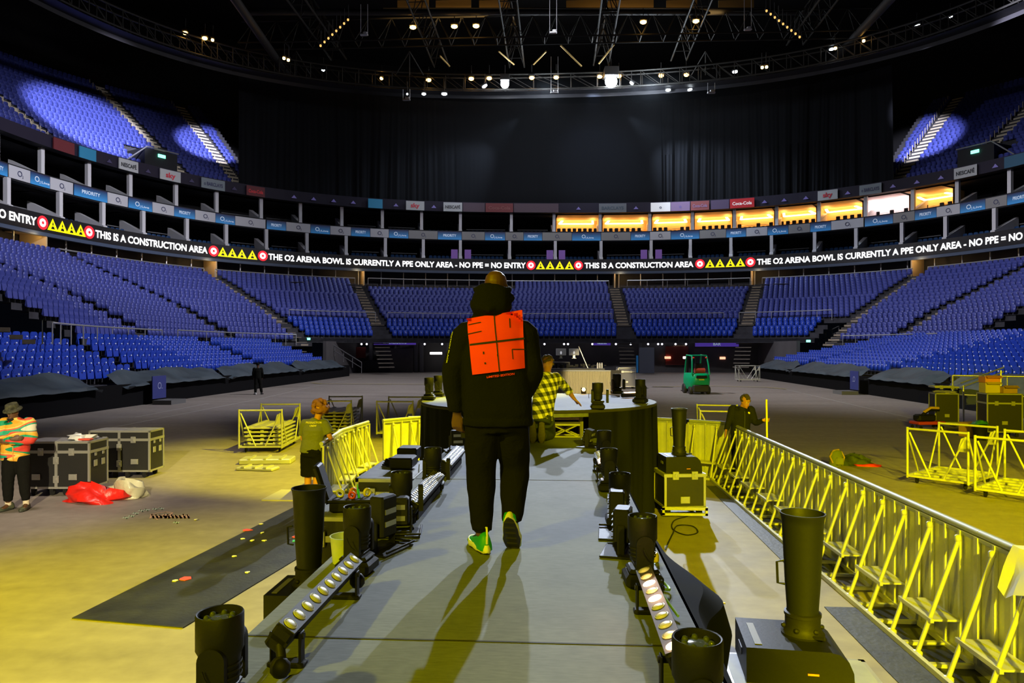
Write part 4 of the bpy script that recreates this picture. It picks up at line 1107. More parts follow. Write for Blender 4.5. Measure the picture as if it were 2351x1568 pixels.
strobe('dark upright strobe panel on a base plate behind the second moving head', gz(880, 1262), 1.2, 0, 1.35)
strobe('tall black strobe on a plate beside the moving head, forklift side', gz(1430, 1268), 1.35, 0, 1.1)
strobe('strobe with two pale slots on a wire frame, between two moving heads', gz(1416, 1228), 1.5, 0, 1.2)
strobe('small strobe on a pale plate deep on the catwalk edge, before the skirt', gz(1352, 1026), 1.2, .3, .9)
strobe('small black strobe behind the second perforated light bar', gz(1050, 1035), .3)

# ------------------------------------------------------------------ cases
M_caseblk = mat('case_panel', (.014, .014, .015), .5, bump=.15, bscale=90); M_casetop = mat('case_top', (.28, .29, .30), .5, var=.15)
M_edge = mat('case_edge', (.50, .50, .48), .35, .6)
def case(name, label, loc, rz, sx, sy, sz, double=False, wheels=True, cat='flight case', top=None, lidf=.78, nlabels=True):
    e = empty(name, loc, rz, label, cat); wz = .13 if wheels else 0.0; b = wz; H = sz-wz; z0, z1 = b, sz; t = .035
    m = MB(); m.bbox((0, 0, (z0+z1)/2), (sx-.02, sy-.02, H-.02), .01); body = m.build('body', M_caseblk, e)
    m = MB(); m.box((0, 0, z1-.003), (sx-.05, sy-.05, .012)); m.build('lid_panel', top or M_casetop, e)
    m = MB()
    for x in (-1, 1):
        for y in (-1, 1): m.box((x*(sx-t)/2, y*(sy-t)/2, (z0+z1)/2), (t, t, H))
        for z in (z0+t/2, z1-t/2): m.box((x*(sx-t)/2, 0, z), (t, sy, t))
    for y in (-1, 1):
        for z in (z0+t/2, z1-t/2): m.box((0, y*(sy-t)/2, z), (sx, t, t))
    zl = z0+H*lidf
    for y in (-1, 1): m.box((0, y*(sy/2-.004), zl), (sx, .02, .05))
    for x in (-1, 1): m.box((x*(sx/2-.004), 0, zl), (.02, sy, .05))
    if double:
        for y in (-1, 1): m.box((0, y*(sy/2-.004), (z0+z1)/2), (.05, .02, H))
        m.box((0, 0, z1), (.05, sy, .012))
    m.build('edge_trim', M_edge, e)
    spots = [(-sx*.23, zl), (sx*.23, zl)]+([(0, z0+H*.6), (0, z0+H*.2)] if double else [])
    for (x, z) in spots:
        m = MB(); m.bbox((x, -sy/2-.005, z), (.10, .02, .13), .006); m.bbox((x, -sy/2-.018, z), (.045, .015, .06), .005); m.build('latch', M_edge, e)
    for x in ((-sx*.3, sx*.25) if double else (0,)):
        m = MB(); m.bbox((x, -sy/2-.004, z0+H*.25), (.15, .012, .11), .01); m.box((x, -sy/2-.011, z0+H*.25), (.09, .01, .06)); m.build('handle_dish', M_edge, e)
    for y in (-sy*.2, sy*.2):
        m = MB(); m.bbox((sx/2+.004, y, z0+H*.52), (.012, .11, .12), .006); m.build('handle_dish', M_edge, e)
        m = MB(); m.bbox((sx/2+.006, y, zl-.06), (.014, .07, .06), .006); m.build('latch', M_edge, e)
    if wheels:
        for x in (-sx*.38, sx*.38)+((-sx*.1, sx*.1) if double else ()):
            for y in (-sy*.35, sy*.35):
                m = MB(); m.lathe([(.045, -.018), (.05, -.012), (.05, .012), (.045, .018)], (x, y, .05), 12, Matrix.Rotation(pi/2, 3, 'X')); m.box((x, y, .10), (.07, .07, .06)); m.build('castor', M_black, e)
    return e
pA = at_z(140, 1138, 0); pB = at_z(300, 1110, 0)
case('flight_case', 'double flight case with litter on its lid, directly beside the man in the striped jacket', (-8.90, 12.55, 0), YAW, 1.19, .60, .97, True)
case('flight_case', 'double flight case standing a little behind, to the catwalk side of the littered one', (-8.84, 14.30, 0), YAW, 1.24, .60, .96, True)
case('flight_case', 'black case with a coil of cable on its grey lid, beside the catwalk', (-1.80, 8.05, 0), 0, .62, 1.25, 1.27, wheels=True, lidf=.86)
case('flight_case', 'black case holding the open toolbox, behind the tall smoke duct', (-1.80, 6.15, 0), 0, .60, .75, 1.26, lidf=.84)
# things on the cases
def blobmesh(seed, sx, sy, sz, amp=.25, n=14):
    r = random.Random(seed); b = MB(); ph = [(r.uniform(1, 4), r.uniform(1, 4), r.uniform(0, 6)) for _ in range(6)]
    prof = []
    for k in range(n//2+1):
        th = pi*k/(n//2)
        for i in range(n*2):
            a = 2*pi*i/(n*2); f = 1+amp*sum(sin(p*a+q*th*2+s_) for p, q, s_ in ph)/3
            prof.append((sin(th)*cos(a)*sx*f, sin(th)*sin(a)*sy*f, max(-.002, -cos(th)*sz*f)+0))
    m_ = n*2; fs = []
    for k in range(n//2):
        for i in range(m_):
            j = (i+1) % m_; fs.append((k*m_+i, k*m_+j, (k+1)*m_+j, (k+1)*m_+i))
    b.add(prof, fs); return b
M_plas = mat('clear_plastic', (.70, .72, .70), .3, spec=.8, bump=.5, bscale=9)
tag(blobmesh(4, .22, .16, .09, .4).build('crumpled_wrap', M_plas, None, 60, (-8.62, 12.55, .975)), 'crumpled clear wrap lying on the littered flight case', 'litter')
tag(MB().bbox((0, 0, .02), (.22, .12, .035), .01).build('red_box', mat('litter_red', (.7, .10, .06), .5), None, loc=(-8.45, 12.42, .975)), 'small red packet on the lid of the littered flight case', 'packet')
rb_ = empty('rubbish_bag', at_z(245, 1150, 0), 0, 'red and clear plastic rubbish bag slumped on the floor before the flight cases', 'bag')
m = blobmesh(9, .46, .28, .26, .35, 18); m.build('red_sheet', mat('bag_red', (.80, .02, .01), .35, bump=.8, bscale=7), rb_, 70, (-.28, 0, 0))
m = blobmesh(13, .40, .27, .30, .35, 18); m.build('clear_sheet', mat('bag_clear', (.62, .60, .40), .3, bump=.8, bscale=8), rb_, 70, (.12, .34, 0))
# open toolbox with tools
tb_ = empty('open_toolbox', (-1.74, 6.02, 1.265), .15, 'open dark green toolbox with raised lid full of tape and tools', 'toolbox')
m = MB(); m.bbox((0, 0, .05), (.34, .24, .09), .012, None); m.box((0, 0, .10), (.36, .26, .02)); m.build('tray', M_black, tb_)
m = MB(); m.bbox((-.24, .03, .23), (.05, .26, .34), .02, Matrix.Rotation(radians(-18), 3, 'Y')); m.build('lid', M_black, tb_)
COLS = [((.8, .25, .05), 'orange'), ((.05, .55, .45), 'teal'), ((.75, .72, .65), 'white'), ((.75, .6, .05), 'yellow'), ((.7, .08, .05), 'red')]
for i, (dx, dy, w_, k, sh) in enumerate(((-.10, 0, .03, 2, 'tape_roll'), (.0, .04, .032, 0, 'tape_roll'), (.07, -.03, .13, 1, 'screwdriver'), (.02, -.06, .026, 4, 'tape_roll'), (.12, .05, .03, 3, 'tape_roll'))):
    c, nm = COLS[k]; o = MB()
    if sh == 'tape_roll':
        o.path([(cos(t_*.5236)*w_, 0, sin(t_*.5236)*w_+w_) for t_ in range(12)], .012, 6, True)
    else: o.tube((-.02, 0, 0), (.05, 0, .06), .012, 8); o.tube((.05, 0, .06), (.08, 0, .10), .005, 6)
    oo = o.build(sh, mat('tool_'+nm, c, .5), None, 60, (-1.74+dx, 6.02+dy, 1.265+.11)); oo.rotation_euler = (0, 0, i)
    tag(oo, f'{nm} {sh.replace("_", " ")} sticking out of the open toolbox', 'tool')
cb = MB(); r_ = random.Random(5)
for k in range(4):
    rr_ = .16-.012*k; cb.path([(cos(t_*pi/12)*rr_+r_.uniform(-.008, .008), sin(t_*pi/12)*rr_*.8, .012+.02*k+.006*sin(t_)) for t_ in range(24)], .011, 6, True)
tag(cb.build('cable_coil', M_black, None, 60, (-1.85, 8.25, 1.275)), 'coil of black cable on the grey lid of the case beside the catwalk', 'cable')
# small plastic tub
pt = MB(); pt.lathe([(.085, 0), (.10, .16), (.105, .165), (.097, .165), (.083, .01), (.0, .01)], n=24, cap=False)
tag(pt.build('plastic_tub', mat('tub_green', (.55, .62, .35), .4), None, 40, (-1.32, 4.45, DZ)), 'small pale yellow green tub behind the front LED bar', 'tub')
# black boxes behind heads, left
for i, (px, py, w_, h_) in enumerate(((962, 1024, .24, .15), (950, 1042, .26, .12))):
    p = at_z(px, py+30, DZ); o = MB().bbox((0, 0, h_/2), (w_, .3, h_), .015).build('amplifier_box', M_black, None, loc=(p.x-.12, p.y, DZ))
    tag(o, ('small black box behind the moving head, closest to the round stage', 'low black box at the catwalk edge beside the moving head')[i], 'box')

# ------------------------------------------------------------------ smoke machines with tall ducts
def smoke_machine(label, loc, rz, cz, h, csx, csy, r=.125, bsx=.42, bsy=.46, bh=.2, L=.72, cx=.03):
    e = empty('smoke_machine', loc, rz, label, 'smoke machine')
    m = MB(); pts = [(-bsx/2, 0), (bsx/2+.06, 0), (bsx/2+.055, bh*.45), (bsx/2+.03, bh*.75), (bsx/2-.02, bh*.95), (bsx/2-.07, bh), (-bsx/2, bh)]
    m.prism(pts, bsy, Matrix.Translation((0, bsy/2, 0)) @ XZ); b = m.build('body', mat('machine_body', (.009, .0095, .009), .55, bump=.05, spec=.25), e, 30)
    m = MB(); m.box((-bsx*.36, -.02, bh+.002), (.04, bsy*.7, .004)); m.box((-bsx/2-.002, 0, bh*.55), (.006, .12, .04)); m.build('panel_strip', mat('machine_grey', (.14, .14, .15), .5), b)
    m = MB(); m.box((.10, -bsy/2-.003, .07), (.06, .005, .010)); m.build('label_strip', mat('label_redyel', (.8, .25, .08), .5), b)
    c = (cx, .03, bh)
    m = MB(); m.lathe([(r*.98, 0), (r*1.0, .012), (r*.86, .03), (r*.80, .05), (r*.80, .11), (r*.84, .112), (r*.84, .13), (r*.74, .135)], c, 28, cap=False)
    for i in range(6):
        a = i*pi/3; m.ball((c[0]+cos(a)*r*.86, c[1]+sin(a)*r*.86, bh+.045), .016, 8)
    m.tube((r*.9, -.05, bh+.01), (r*1.5, -.12, bh+.03), .012, 6); m.build('collar', M_black, e, 40)
    m = MB(); m.lathe([(r*.72, .13), (r*.72, .16), (r*.80, .30), (r*.94, L-.06), (r, L-.015), (r*1.03, L-.01), (r*1.03, L), (r*.98, L), (r*.92, L-.08), (r*.76, .3)], c, 36, cap=False)
    d = m.build('duct', mat('duct_black', (.010, .011, .010), .5, bump=.05, spec=.3), e, 50)
    m = MB(); hx = -r*.86+cx; m.path([(hx, -.0, bh+.30), (hx-.04, -.0, bh+.305), (hx-.045, -.0, bh+.43), (hx-.005, 0, bh+.44)], .008, 6); m.build('handle', M_black, d)
    return e
case('machine_case', 'black case with bright metal edges under the smoke machine nearest the camera', (1.42, 4.20, 0), radians(-4), .86, .70, .74, lidf=.93, nlabels=False)
smoke_machine('smoke machine with tall flared black duct, at the near end of the long fence', (1.36, 4.36, .745), radians(-6), 0, 0, 0, 0, bsx=.52, cx=.10)
o = case('machine_case', 'slim black case under the smoke machine beside the front LED bar', (-1.72, 5.22, 0), 0, .30, .5, .71)
smoke_machine('smoke machine with tall flared duct standing behind the front LED bar', (-1.87, 5.22, .715), 0, 0, 0, 0, 0, bh=.17)
p = at_z(1568, 1188, 0)
case('machine_case', 'tall black case with yellow lit foot rails under the far smoke machine', (p.x, p.y+.35, 0), radians(8), .66, .62, .66, lidf=.97)
smoke_machine('far smoke machine with tall duct, standing before the curved fence', (p.x-.02, p.y+.35, .665), radians(8), 0, 0, 0, 0, bsx=.52, bh=.26, L=.74)
m = MB(); m.box((0, 0, 0), (.70, .04, .05)); m.box((0, 0, -.09), (.70, .04, .04)); m.box((-.33, 0, -.045), (.04, .04, .12)); m.box((.33, 0, -.045), (.04, .04, .12))
o = m.build('foot_rail', M_edge, None, loc=(p.x+.03, p.y+.0, .14)); tag(o, 'bright metal foot rail frame leaning on the far machine case', 'rail')
def smooth_cr(P, m=6):
    out = []
    for k in range(len(P)-1):
        p0, p1, p2, p3 = P[max(k-1, 0)], P[k], P[k+1], P[min(k+2, len(P)-1)]
        for j in range(m):
            t = j/m; out.append(.5*((2*p1)+(p2-p0)*t+(2*p0-5*p1+4*p2-p3)*t*t+(3*p1-p0-3*p2+p3)*t**3))
    return out+[P[-1]]
# loose cable loops on the floor by the far machine
pts = [at_z(x, y, .012) for x, y in ((1580, 1185), (1548, 1195), (1545, 1215), (1575, 1228), (1602, 1222), (1590, 1208), (1555, 1207), (1545, 1225), (1535, 1245), (1528, 1262))]
tag(MB().path(smooth_cr(pts), .009, 5).build('floor_cable', M_black, None, 60), 'thin black cable looping on the floor before the far smoke machine', 'cable')
# ================================================================== crowd barriers
M_bar = mat('barrier_alloy', (.52, .52, .47), .42, .25, var=.08, vscale=3); M_top = mat('barrier_top', (.38, .40, .44), .55, .4)
BH = 1.12
def barrier_proto():
    """panel along +Y (width .95); crowd side +X, working side -X where struts stand"""
    e = empty('crowd_barrier', cat='barrier'); W = .95
    m = MB(); n = 38; A, B = [], []
    for i in range(n+1):
        y = W*i/n; f = (i % 10); x = .0 if f in (0, 1, 2, 3) else (-.009 if f in (5, 6, 7, 8) else -.0045)
        A.append((x, y, .05)); B.append((x-.0, y, BH-.05))
    m.strip(A, B); m.strip([(p[0]+.012, p[1], p[2]) for p in B], [(p[0]+.012, p[1], p[2]) for p in A]); m.build('sheet', M_bar, e)
    m = MB()
    for y in (.01, .24, .475, .71, .94): m.box((-.03, y, BH/2), (.028, .028, BH-.06))
    m.build('upright_frame', M_bar, e)
    m = MB(); m.tube((.0, 0, BH), (.0, W, BH), .032, 12); m.box((-.01, W/2, BH-.045), (.05, W, .03)); m.build('top_rail', M_top, e, 60)
    for y in (.24, .71):
        m = MB(); m.tube((-.035, y, BH-.09), (-.38, y, .05), .019, 8); m.bbox((-.385, y, .03), (.07, .06, .05), .01); m.bbox((-.05, y, BH-.10), (.05, .045, .06), .01); m.build('strut', M_bar, e, 50)
    m = MB(); m.add([(-.29, .20, .335), (-.29, .75, .335), (-.05, .75, .335), (-.05, .20, .335), (-.29, .20, .318), (-.29, .75, .318), (-.05, .75, .318), (-.05, .20, .318)], [(0, 1, 2, 3), (7, 6, 5, 4), (0, 4, 5, 1), (1, 5, 6, 2), (2, 6, 7, 3), (3, 7, 4, 0)])
    m.box((-.29, .475, .325), (.03, .58, .035)); m.build('step_plate', M_bar, e)
    m = MB(); m.box((-.42, W/2, .03), (.04, W, .045))
    for y in (.0+.02, .475): m.box((-.21, y, .025), (.42, .05, .03))
    m.box((-.02, W/2, .03), (.06, W, .05)); m.build('base_frame', M_bar, e)
    return e
bp = barrier_proto(); USED[bp.name] = 0
BX = 3.47; k = 0
for i in range(13):
    y = 2.3+.955*i
    if y > 14.2: break
    place(bp, USED, (BX, y, 0), 0, f"barrier panel with step in the long straight fence, {ordw(i+1)} from its near end", 'barrier panels of the long fence')
def run(pts, name, first=0):
    out = 0
    for (x0, y0), (x1, y1) in zip(pts[:-1], pts[1:]):
        d = Vector((x1-x0, y1-y0, 0)); n = max(1, round(d.length/.955))
        for i in range(n):
            q = Vector((x0, y0, 0))+d*i/n; out += 1
            place(bp, USED, q, atan2(d.y, d.x)-pi/2, f"barrier panel of the {name}, {ordw(out)} from near end", f'barrier panels of the {name}')
ytop = 2.3+.955*13
run([(BX, ytop), (2.05, 15.6), (1.1, 15.8)], 'fence bend behind the far smoke machine')
run([(-1.6, 15.9), (-3.0, 15.5), (-3.85, 14.5), (-3.95, 13.0), (-3.72, 11.2)], 'curved fence beside the worker in shorts')
# white cloth over the near rail
cl = MB(); pA = at_z(2315, 1262, BH+.04); g = []
for i in range(7):
    y = 5.62-.09*i; g.append([(BX-.05-.03*j-.01*sin(i*2+j), y-.004*j*i, BH+.045-(.0 if j == 0 else .08*j)-.012*sin(i*1.7)*j) for j in range(5)])
    g[-1].insert(0, (BX+.05, y, BH+.04))
for a, b in zip(g[:-1], g[1:]): cl.strip(a, b)
tag(cl.build('white_cloth', mat('cloth_white', (.75, .75, .66), .8), None, 60), 'white cloth draped over the near end of the long fence rail', 'cloth')
# rubber mats under the fence
M_mat = mat('rubber_mat', (.022, .023, .025), .55, var=.5, vscale=3, bump=.2, bscale=20)
def matq(pts, label, h=.008):
    c = sum((Vector(p) for p in pts), Vector())/len(pts); o = MB().prism([(p[0]-c.x, p[1]-c.y) for p in pts], h).build('rubber_mat', M_mat, None, loc=(c.x, c.y, .001)); return tag(o, label, 'mat')
matq([(2.78, 8.6, 0), (3.62, 8.6, 0), (3.62, 13.9, 0), (2.85, 13.9, 0)], 'long black rubber mat under the straight fence, the farther of two')
matq([(2.62, 2.2, 0), (3.62, 2.2, 0), (3.62, 7.5, 0), (2.72, 7.5, 0)], 'black rubber mat under the straight fence nearest the camera')
P = [at_z(*a, 0) for a in ((165, 1421), (420, 1443), (1010, 1085), (835, 1085))]
matq(P, 'long dark rubber mat lying diagonally on the open floor, strewn with confetti bits', .01)
c = at_z(668, 1138, 0); o = MB().box((0, 0, .01), (.7, .9, .02)).build('floor_board', mat('board_grey', (.42, .40, .42), .5), None, loc=c); tag(o, 'pale grey board on the floor behind the smoke duct and the dark mat', 'board')
r_ = random.Random(2)
for i, (px, py, cc) in enumerate(((568, 1217, 'red'), (680, 1233, 'red'), (681, 1241, 'teal'), (424, 1329, 'red'), (579, 1241, 'white'), (607, 1241, 'white'), (568, 1314, 'white'), (537, 1277, 'white'), (602, 1223, 'white'), (450, 1193, 'white'), (403, 1333, 'white'), (600, 1203, 'white'), (556, 1237, 'white'))):
    p = at_z(px, py, .013); s_ = .035 if cc == 'white' else .07
    o = MB().prism([(cos(a)*s_*r_.uniform(.6, 1.2), sin(a)*s_*r_.uniform(.6, 1.2)) for a in [i_*pi/3 for i_ in range(6)]], .006).build('paper_scrap', mat('scrap_'+cc, {'red': (.8, .08, .10), 'teal': (.05, .5, .35), 'white': (.8, .8, .7)}[cc], .6), None, loc=p)
    tag(o, f'{cc} paper scrap on the dark diagonal mat, {ordw(i+1)} of thirteen bits', 'scrap', 'paper scraps on the dark mat')
# chalk writing, tape strips, floor lines
ch = MB()
def stroke(b, pts, w_=.014):
    P = [at_z(x, y, .004) for x, y in pts]
    for a, c in zip(P[:-1], P[1:]):
        d = (c-a); n = Vector((-d.y, d.x, 0)).normalized()*w_; b.add([a-n, c-n, c+n, a+n], [(0, 1, 2, 3)])
for ox_ in range(0, 88, 9):
    stroke(ch, [(345+ox_, 1190), (349+ox_, 1180+(ox_ % 4)), (353+ox_, 1190), (351+ox_, 1184)])
stroke(ch, [(344, 1181), (360, 1178), (380, 1175), (396, 1177), (390, 1182), (372, 1187), (356, 1192)]); stroke(ch, [(360, 1193), (378, 1180), (385, 1190), (400, 1186), (430, 1190)])
tag(ch.build('floor_scrawl', mat('chalk_pink', (.65, .40, .36), .7)), 'pink scrawled marking on the floor between the cases and the dark mat', 'marking')
ch = MB()
for (x, y) in ((282, 1190), (295, 1186), (305, 1180), (318, 1174), (330, 1172), (350, 1170), (363, 1169), (398, 1201)): stroke(ch, [(x, y), (x+5, y-4), (x+9, y+1), (x+13, y-3)])
tag(ch.build('floor_scrawl', mat('chalk_mint', (.42, .52, .44), .7)), 'pale mint scrawled marking on the floor beside the pink scrawl', 'marking')
M_line = mat('line_paint', (.42, .40, .38), .6)
def fline(name, pts, w_, M, label, z=.004):
    P = [at_z(x, y, z) for x, y in pts]; b = MB(); 
    for a, c in zip(P[:-1], P[1:]):
        d = c-a; n = Vector((-d.y, d.x, 0)).normalized()*w_; b.add([a-n, c-n, c+n, a+n, *[p+Vector((0, 0, .003)) for p in (a-n, c-n, c+n, a+n)]], [(3, 2, 1, 0), (4, 5, 6, 7), (0, 1, 5, 4), (2, 3, 7, 6)])
    return tag(b.build(name, M), label, 'line')
fline('floor_line', [(240, 985), (600, 915), (715, 888), (830, 868)], .035, M_line, 'long pale painted line on the floor along the seats, flight case side')
fline('floor_line', [(310, 958), (480, 926)], .03, M_line, 'short pale painted line beside the longer one, flight case side')
fline('floor_line', [(1800, 893), (2100, 962), (2295, 1008), (2360, 1026)], .035, M_line, 'long pale painted line on the floor along the seats, crate side')
fline('floor_line', [(2060, 962), (2108, 974)], .03, M_line, 'short pale painted dash beside the long line, crate side')
M_duct = mat('cable_cover', (.45, .38, .14), .6)
fline('cable_ramp', [(716, 879), (740, 881), (975, 882)], .11, M_duct, 'yellowish cable cover across the floor behind the trolleys', .03)
fline('cable_ramp', [(1500, 888), (1640, 886), (1760, 889), (1805, 893)], .11, M_duct, 'yellowish cable cover across the floor behind the green forklift', .03)
fline('tape_strip', [(1622, 1381), (1665, 1384)], .012, mat('tape_yellow', (.8, .65, .02), .5), 'short bright yellow tape strip on the floor beyond the loose skirt')
fline('floor_hatch', [(1498, 888), (1546, 889)], .35, mat('hatch_dark', (.02, .02, .02), .7), 'dark rectangular floor hatch beside the green forklift', .005)

# ------------------------------------------------------------------ barrier trolleys
def trolley(label, c, rz, L=1.9, W=1.05, H=1.1, stack=0):
    e = empty('barrier_trolley', c, rz, label, 'trolley'); t = .022
    m = MB()
    for y in (-W/2, W/2): m.box((0, y, .16), (L, .05, .05))
    for x in np.linspace(-L/2, L/2, 6): m.box((x, 0, .16), (.05, W, .04))
    m.build('base_frame', M_bar, e)
    for sx in (-1, 1):
        m = MB(); x = sx*L/2
        for y in (-W/2, W/2): m.tube((x, y, .12), (x, y, H), t, 8)
        m.tube((x, -W/2, H-.03), (x, W/2, H-.03), t, 8)
        m.tube((x, -W/2+.04, H-.1), (x, -.12, .18), t*.8, 8); m.tube((x, W/2-.04, H-.1), (x, .12, .18), t*.8, 8)
        m.add([(x, -W/2, H-.08), (x, -W/2+.12, H-.14), (x, -W/2+.18, H-.38), (x, -W/2, H-.38), (x+.02, -W/2, H-.08), (x+.02, -W/2+.12, H-.14), (x+.02, -W/2+.18, H-.38), (x+.02, -W/2, H-.38)], [(0, 1, 2, 3), (7, 6, 5, 4), (0, 4, 5, 1), (1, 5, 6, 2), (2, 6, 7, 3), (3, 7, 4, 0)])
        m.build('end_frame', M_bar, e, 40)
    for y in (-W/2, W/2):
        for sx in (-1, 1): m = MB(); m.tube((sx*L/2, y, H-.1), (sx*(L/2-.5), y, .18), t*.8, 8); m.build('side_brace', M_bar, e, 40)
    for x in (-L*.38, L*.38):
        for y in (-W*.4, W*.4):
            m = MB(); m.lathe([(.05, -.02), (.06, -.014), (.06, .014), (.05, .02)], (x, y, .06), 12, Matrix.Rotation(pi/2, 3, 'X')); m.box((x, y, .12), (.06, .06, .05)); m.build('castor', M_black, e)
    for k in range(stack):
        m = MB(); z = .21+.10*k; m.bbox((0, 0, z), (L*.88, W*.86, .045), .01)
        for y in (-W*.3, 0, W*.3): m.box((0, y, z+.035), (L*.86, .08, .03))
        o = m.build('barrier_plate', M_bar, None); o.location = c; o.rotation_euler = (0, 0, rz)
        tag(o, f"flat barrier plate stacked on the {'trolley nearest the flight cases' if stack == 5 else 'trolley behind the worker in shorts'}, {ordw(k+1)} from below", 'plate', 'stacked barrier plates')
    return e
def tro(px, d, rz, label, **k):
    p = at_d(px, 797, d); return trolley(label, (p.x, p.y, 0), rz, **k)
tro(622, 18.9, pi/2+.12, 'barrier trolley with five stacked plates, standing nearest the flight cases', stack=5)
tro(780, 22.0, pi/2+.1, 'barrier trolley with plates, partly behind the worker in shorts', stack=6)
tro(919, 21.8, pi/2+.05, 'empty barrier trolley behind the curved fence beside the round stage')
tro(1652, 18.6, pi/2-.15, 'empty barrier trolley behind the fence, beside the man holding the yellow pole')
tro(2187, 14.05, radians(43), 'empty barrier trolley in full view on the yellow floor, crate side', L=1.55)
tro(2352, 12.75, radians(43), 'empty barrier trolley cut by the frame edge, crate side', L=1.55)
p = at_z(1716, 876, 0); e = trolley('small white frame trolley in the distance beside the green forklift', (p.x, p.y, 0), pi/2, L=1.2, W=1.55, H=1.25)
# yellow lit plates on the floor
for i, (px, py, w_, d_, rz, h_) in enumerate(((600, 1068, 1.15, .55, .15, .12), (588, 1076, .85, .35, -.1, .07))):
    p = at_z(px, py, 0); o = MB(); o.bbox((0, 0, h_/2), (w_, d_, h_), .02); 
    for k in (-1, 0, 1): o.box((k*w_*.3, 0, h_+.01), (.06, d_, .03))
    o = o.build('floor_plate', M_bar, None, loc=(p.x+(0 if i == 0 else .1), p.y+(.35 if i == 0 else -.15), 0)); o.rotation_euler = (0, 0, rz)
    tag(o, ('long bright yellow lit plate on the floor before the stacked trolley', 'short yellow lit plate lying closer than the long one')[i], 'plate')

# ------------------------------------------------------------------ tarps, banners and things along the walls
def tarp(sd, y0, y1, label, seed):
    r = random.Random(seed); x0 = -18.75 if sd < 0 else 17.05; w_ = 1.15; g = []; ny = max(4, int((y1-y0)/.5)); nx = 7
    for i in range(ny+1):
        y = y0+(y1-y0)*i/ny; row_ = []
        for j in range(nx+1):
            f = j/nx; z = 1.02+.55*f**1.1+.07*sin(y*1.3+seed)*sin(f*5)+.03*sin(y*3.7+f*9)
            en = min(1, (i+.01)/2, (ny-i+.01)/2); z = z-.22*(1-en)
            row_.append((x0+sd*w_*f*(1-.12*(1-en)), y, z))
        row_.insert(0, (x0-sd*.06, y, .94-.05*abs(sin(y*2.1+seed)))); g.append(row_)
    m = MB()
    for a, b in zip(g[:-1], g[1:]): m.strip(a, b)
    return tag(m.build('seat_tarp', M_tarp, None, 60), label, 'tarp')
for i, (a, b) in enumerate(((13, 28.6), (30.4, 40.2), (40.6, 52), (52.5, 63))): tarp(-1, a, b, f"dark grey blue tarp over the front seats, flight case side, {ordw(i+1)} from the camera", i+1)
for i, (a, b) in enumerate(((13, 33.2), (34.0, 41), (42.6, 54), (54.6, 63))): tarp(1, a, b, f"dark grey blue tarp over the front seats, crate side, {ordw(i+1)} from the camera", i+5)
M_blue = mat('banner_blue', (.03, .04, .20), .6)
def wbanner(x, y, label, pale=.0):
    e = empty('doorway_banner', (x, y, 0), 0, label, 'banner')
    MB().box((0, 0, .78), (.04, 1.15, 1.05)).build('cloth', M_blue, e)
    n = 20; b = MB(); s_ = 1 if x < 0 else -1
    b.strip([(s_*.03, .16*cos(2*pi*i/n), .85+.16*sin(2*pi*i/n)) for i in range(n+1)], [(s_*.03, .11*cos(2*pi*i/n), .85+.11*sin(2*pi*i/n)) for i in range(n+1)])
    b.box((s_*.03, .2, .72), (.01, .1, .03)); b.build('emblem', mat('emblem_pale', (.25, .28, .5), .5), e)
    MB().box((s_*.5, 0, .10), (.9, 1.3, .2)).build('step_block', mat('step_grey', (.12, .12, .12), .7), e)
wbanner(-18.6, 32.6, 'blue banner with pale round emblem in the black wall above the rear flight case'); wbanner(16.75, 41.6, 'blue banner with pale emblem in the black wall, forklift side')
# far concourse: frames, boards, purple banners, lamps
M_purple = mat('banner_purple', (.10, .045, .42), .5, emit=.35, ecol=(.12, .06, .55))
for (x0, x1, y, tx, lab) in ((858, 955, 786, 'RESTAURANTS', 'long purple banner with white word at the far floor entrance beside the bald man'), (1362, 1402, 787, 'Restaurant', 'short purple banner above the control desk'), (1596, 1696, 790, 'BAR', 'long purple banner above the green forklift')):
    p0, p1 = at_d(x0, y, 73.2), at_d(x1, y, 73.2); c = (p0+p1)/2; d = p1-p0; R = Matrix.Rotation(atan2(d.y, d.x), 3, 'Z'); R4 = R.to_4x4()
    e = empty('entrance_banner', c, 0, lab, 'banner'); MB().box((0, 0, 0), (d.length, .05, .5), R).build('cloth', M_purple, e)
    V, F = text_mesh(tx, .03); W = V[:, 0].max(); b = MB(); w_ = min(d.length*.55, len(tx)*.26)
    b.add([R @ Vector(((v[0]/W-.5)*w_, -.04, (v[1]/.72-.5)*.26)) for v in V], F); b.build('lettering', M_wink, e)
for i, px in enumerate((782, 830, 842, 975, 1015, 1250, 1295, 1304, 1360, 1414, 1448, 1488, 1511, 1520, 1551, 1575, 1760, 1782)):
    c = at_d(px, 790, 74.6); e = MB().ball((0, 0, 0), .11, 8).build('downlight', mat('dim_cool', (.9, .9, 1), .4, emit=2.2, ecol=(.9, .9, 1)), None, loc=c)
    tag(e, f'tiny pale downlight under the far seat block, {ordw(i+1)} in the row', 'lamp', 'downlights at the far floor entrance')
for i, (px, py, w_, cc) in enumerate(((1533, 821, 14, 'o'), (1574, 821, 12, 'w'), (1659, 822, 13, 'o'), (1785, 825, 12, 'o'), (1001, 811, 28, 'w'))):
    c = at_d(px, py, 74.8); s_ = 74.8/FOC; e = MB().bbox((0, 0, 0), (w_*s_, .1, 5.5*s_), .03).build('counter_light', mat('cl_'+cc, (1, 1, 1), .4, emit=3.5 if cc == 'w' else 2, ecol=(1, .95, .9) if cc == 'w' else (1, .35, .2)), None, loc=c)
    tag(e, f"{'white' if cc == 'w' else 'orange red'} strip light at the far entrance, {('beside the forklift mast', 'just touching the forklift', 'beyond the forklift', 'near the dark tarp end', 'beside the bald man')[i]}", 'lamp')
M_fr = mat('far_frame', (.13, .13, .15), .6); M_redw = mat('far_red', (.16, .02, .015), .6)
fw = MB()
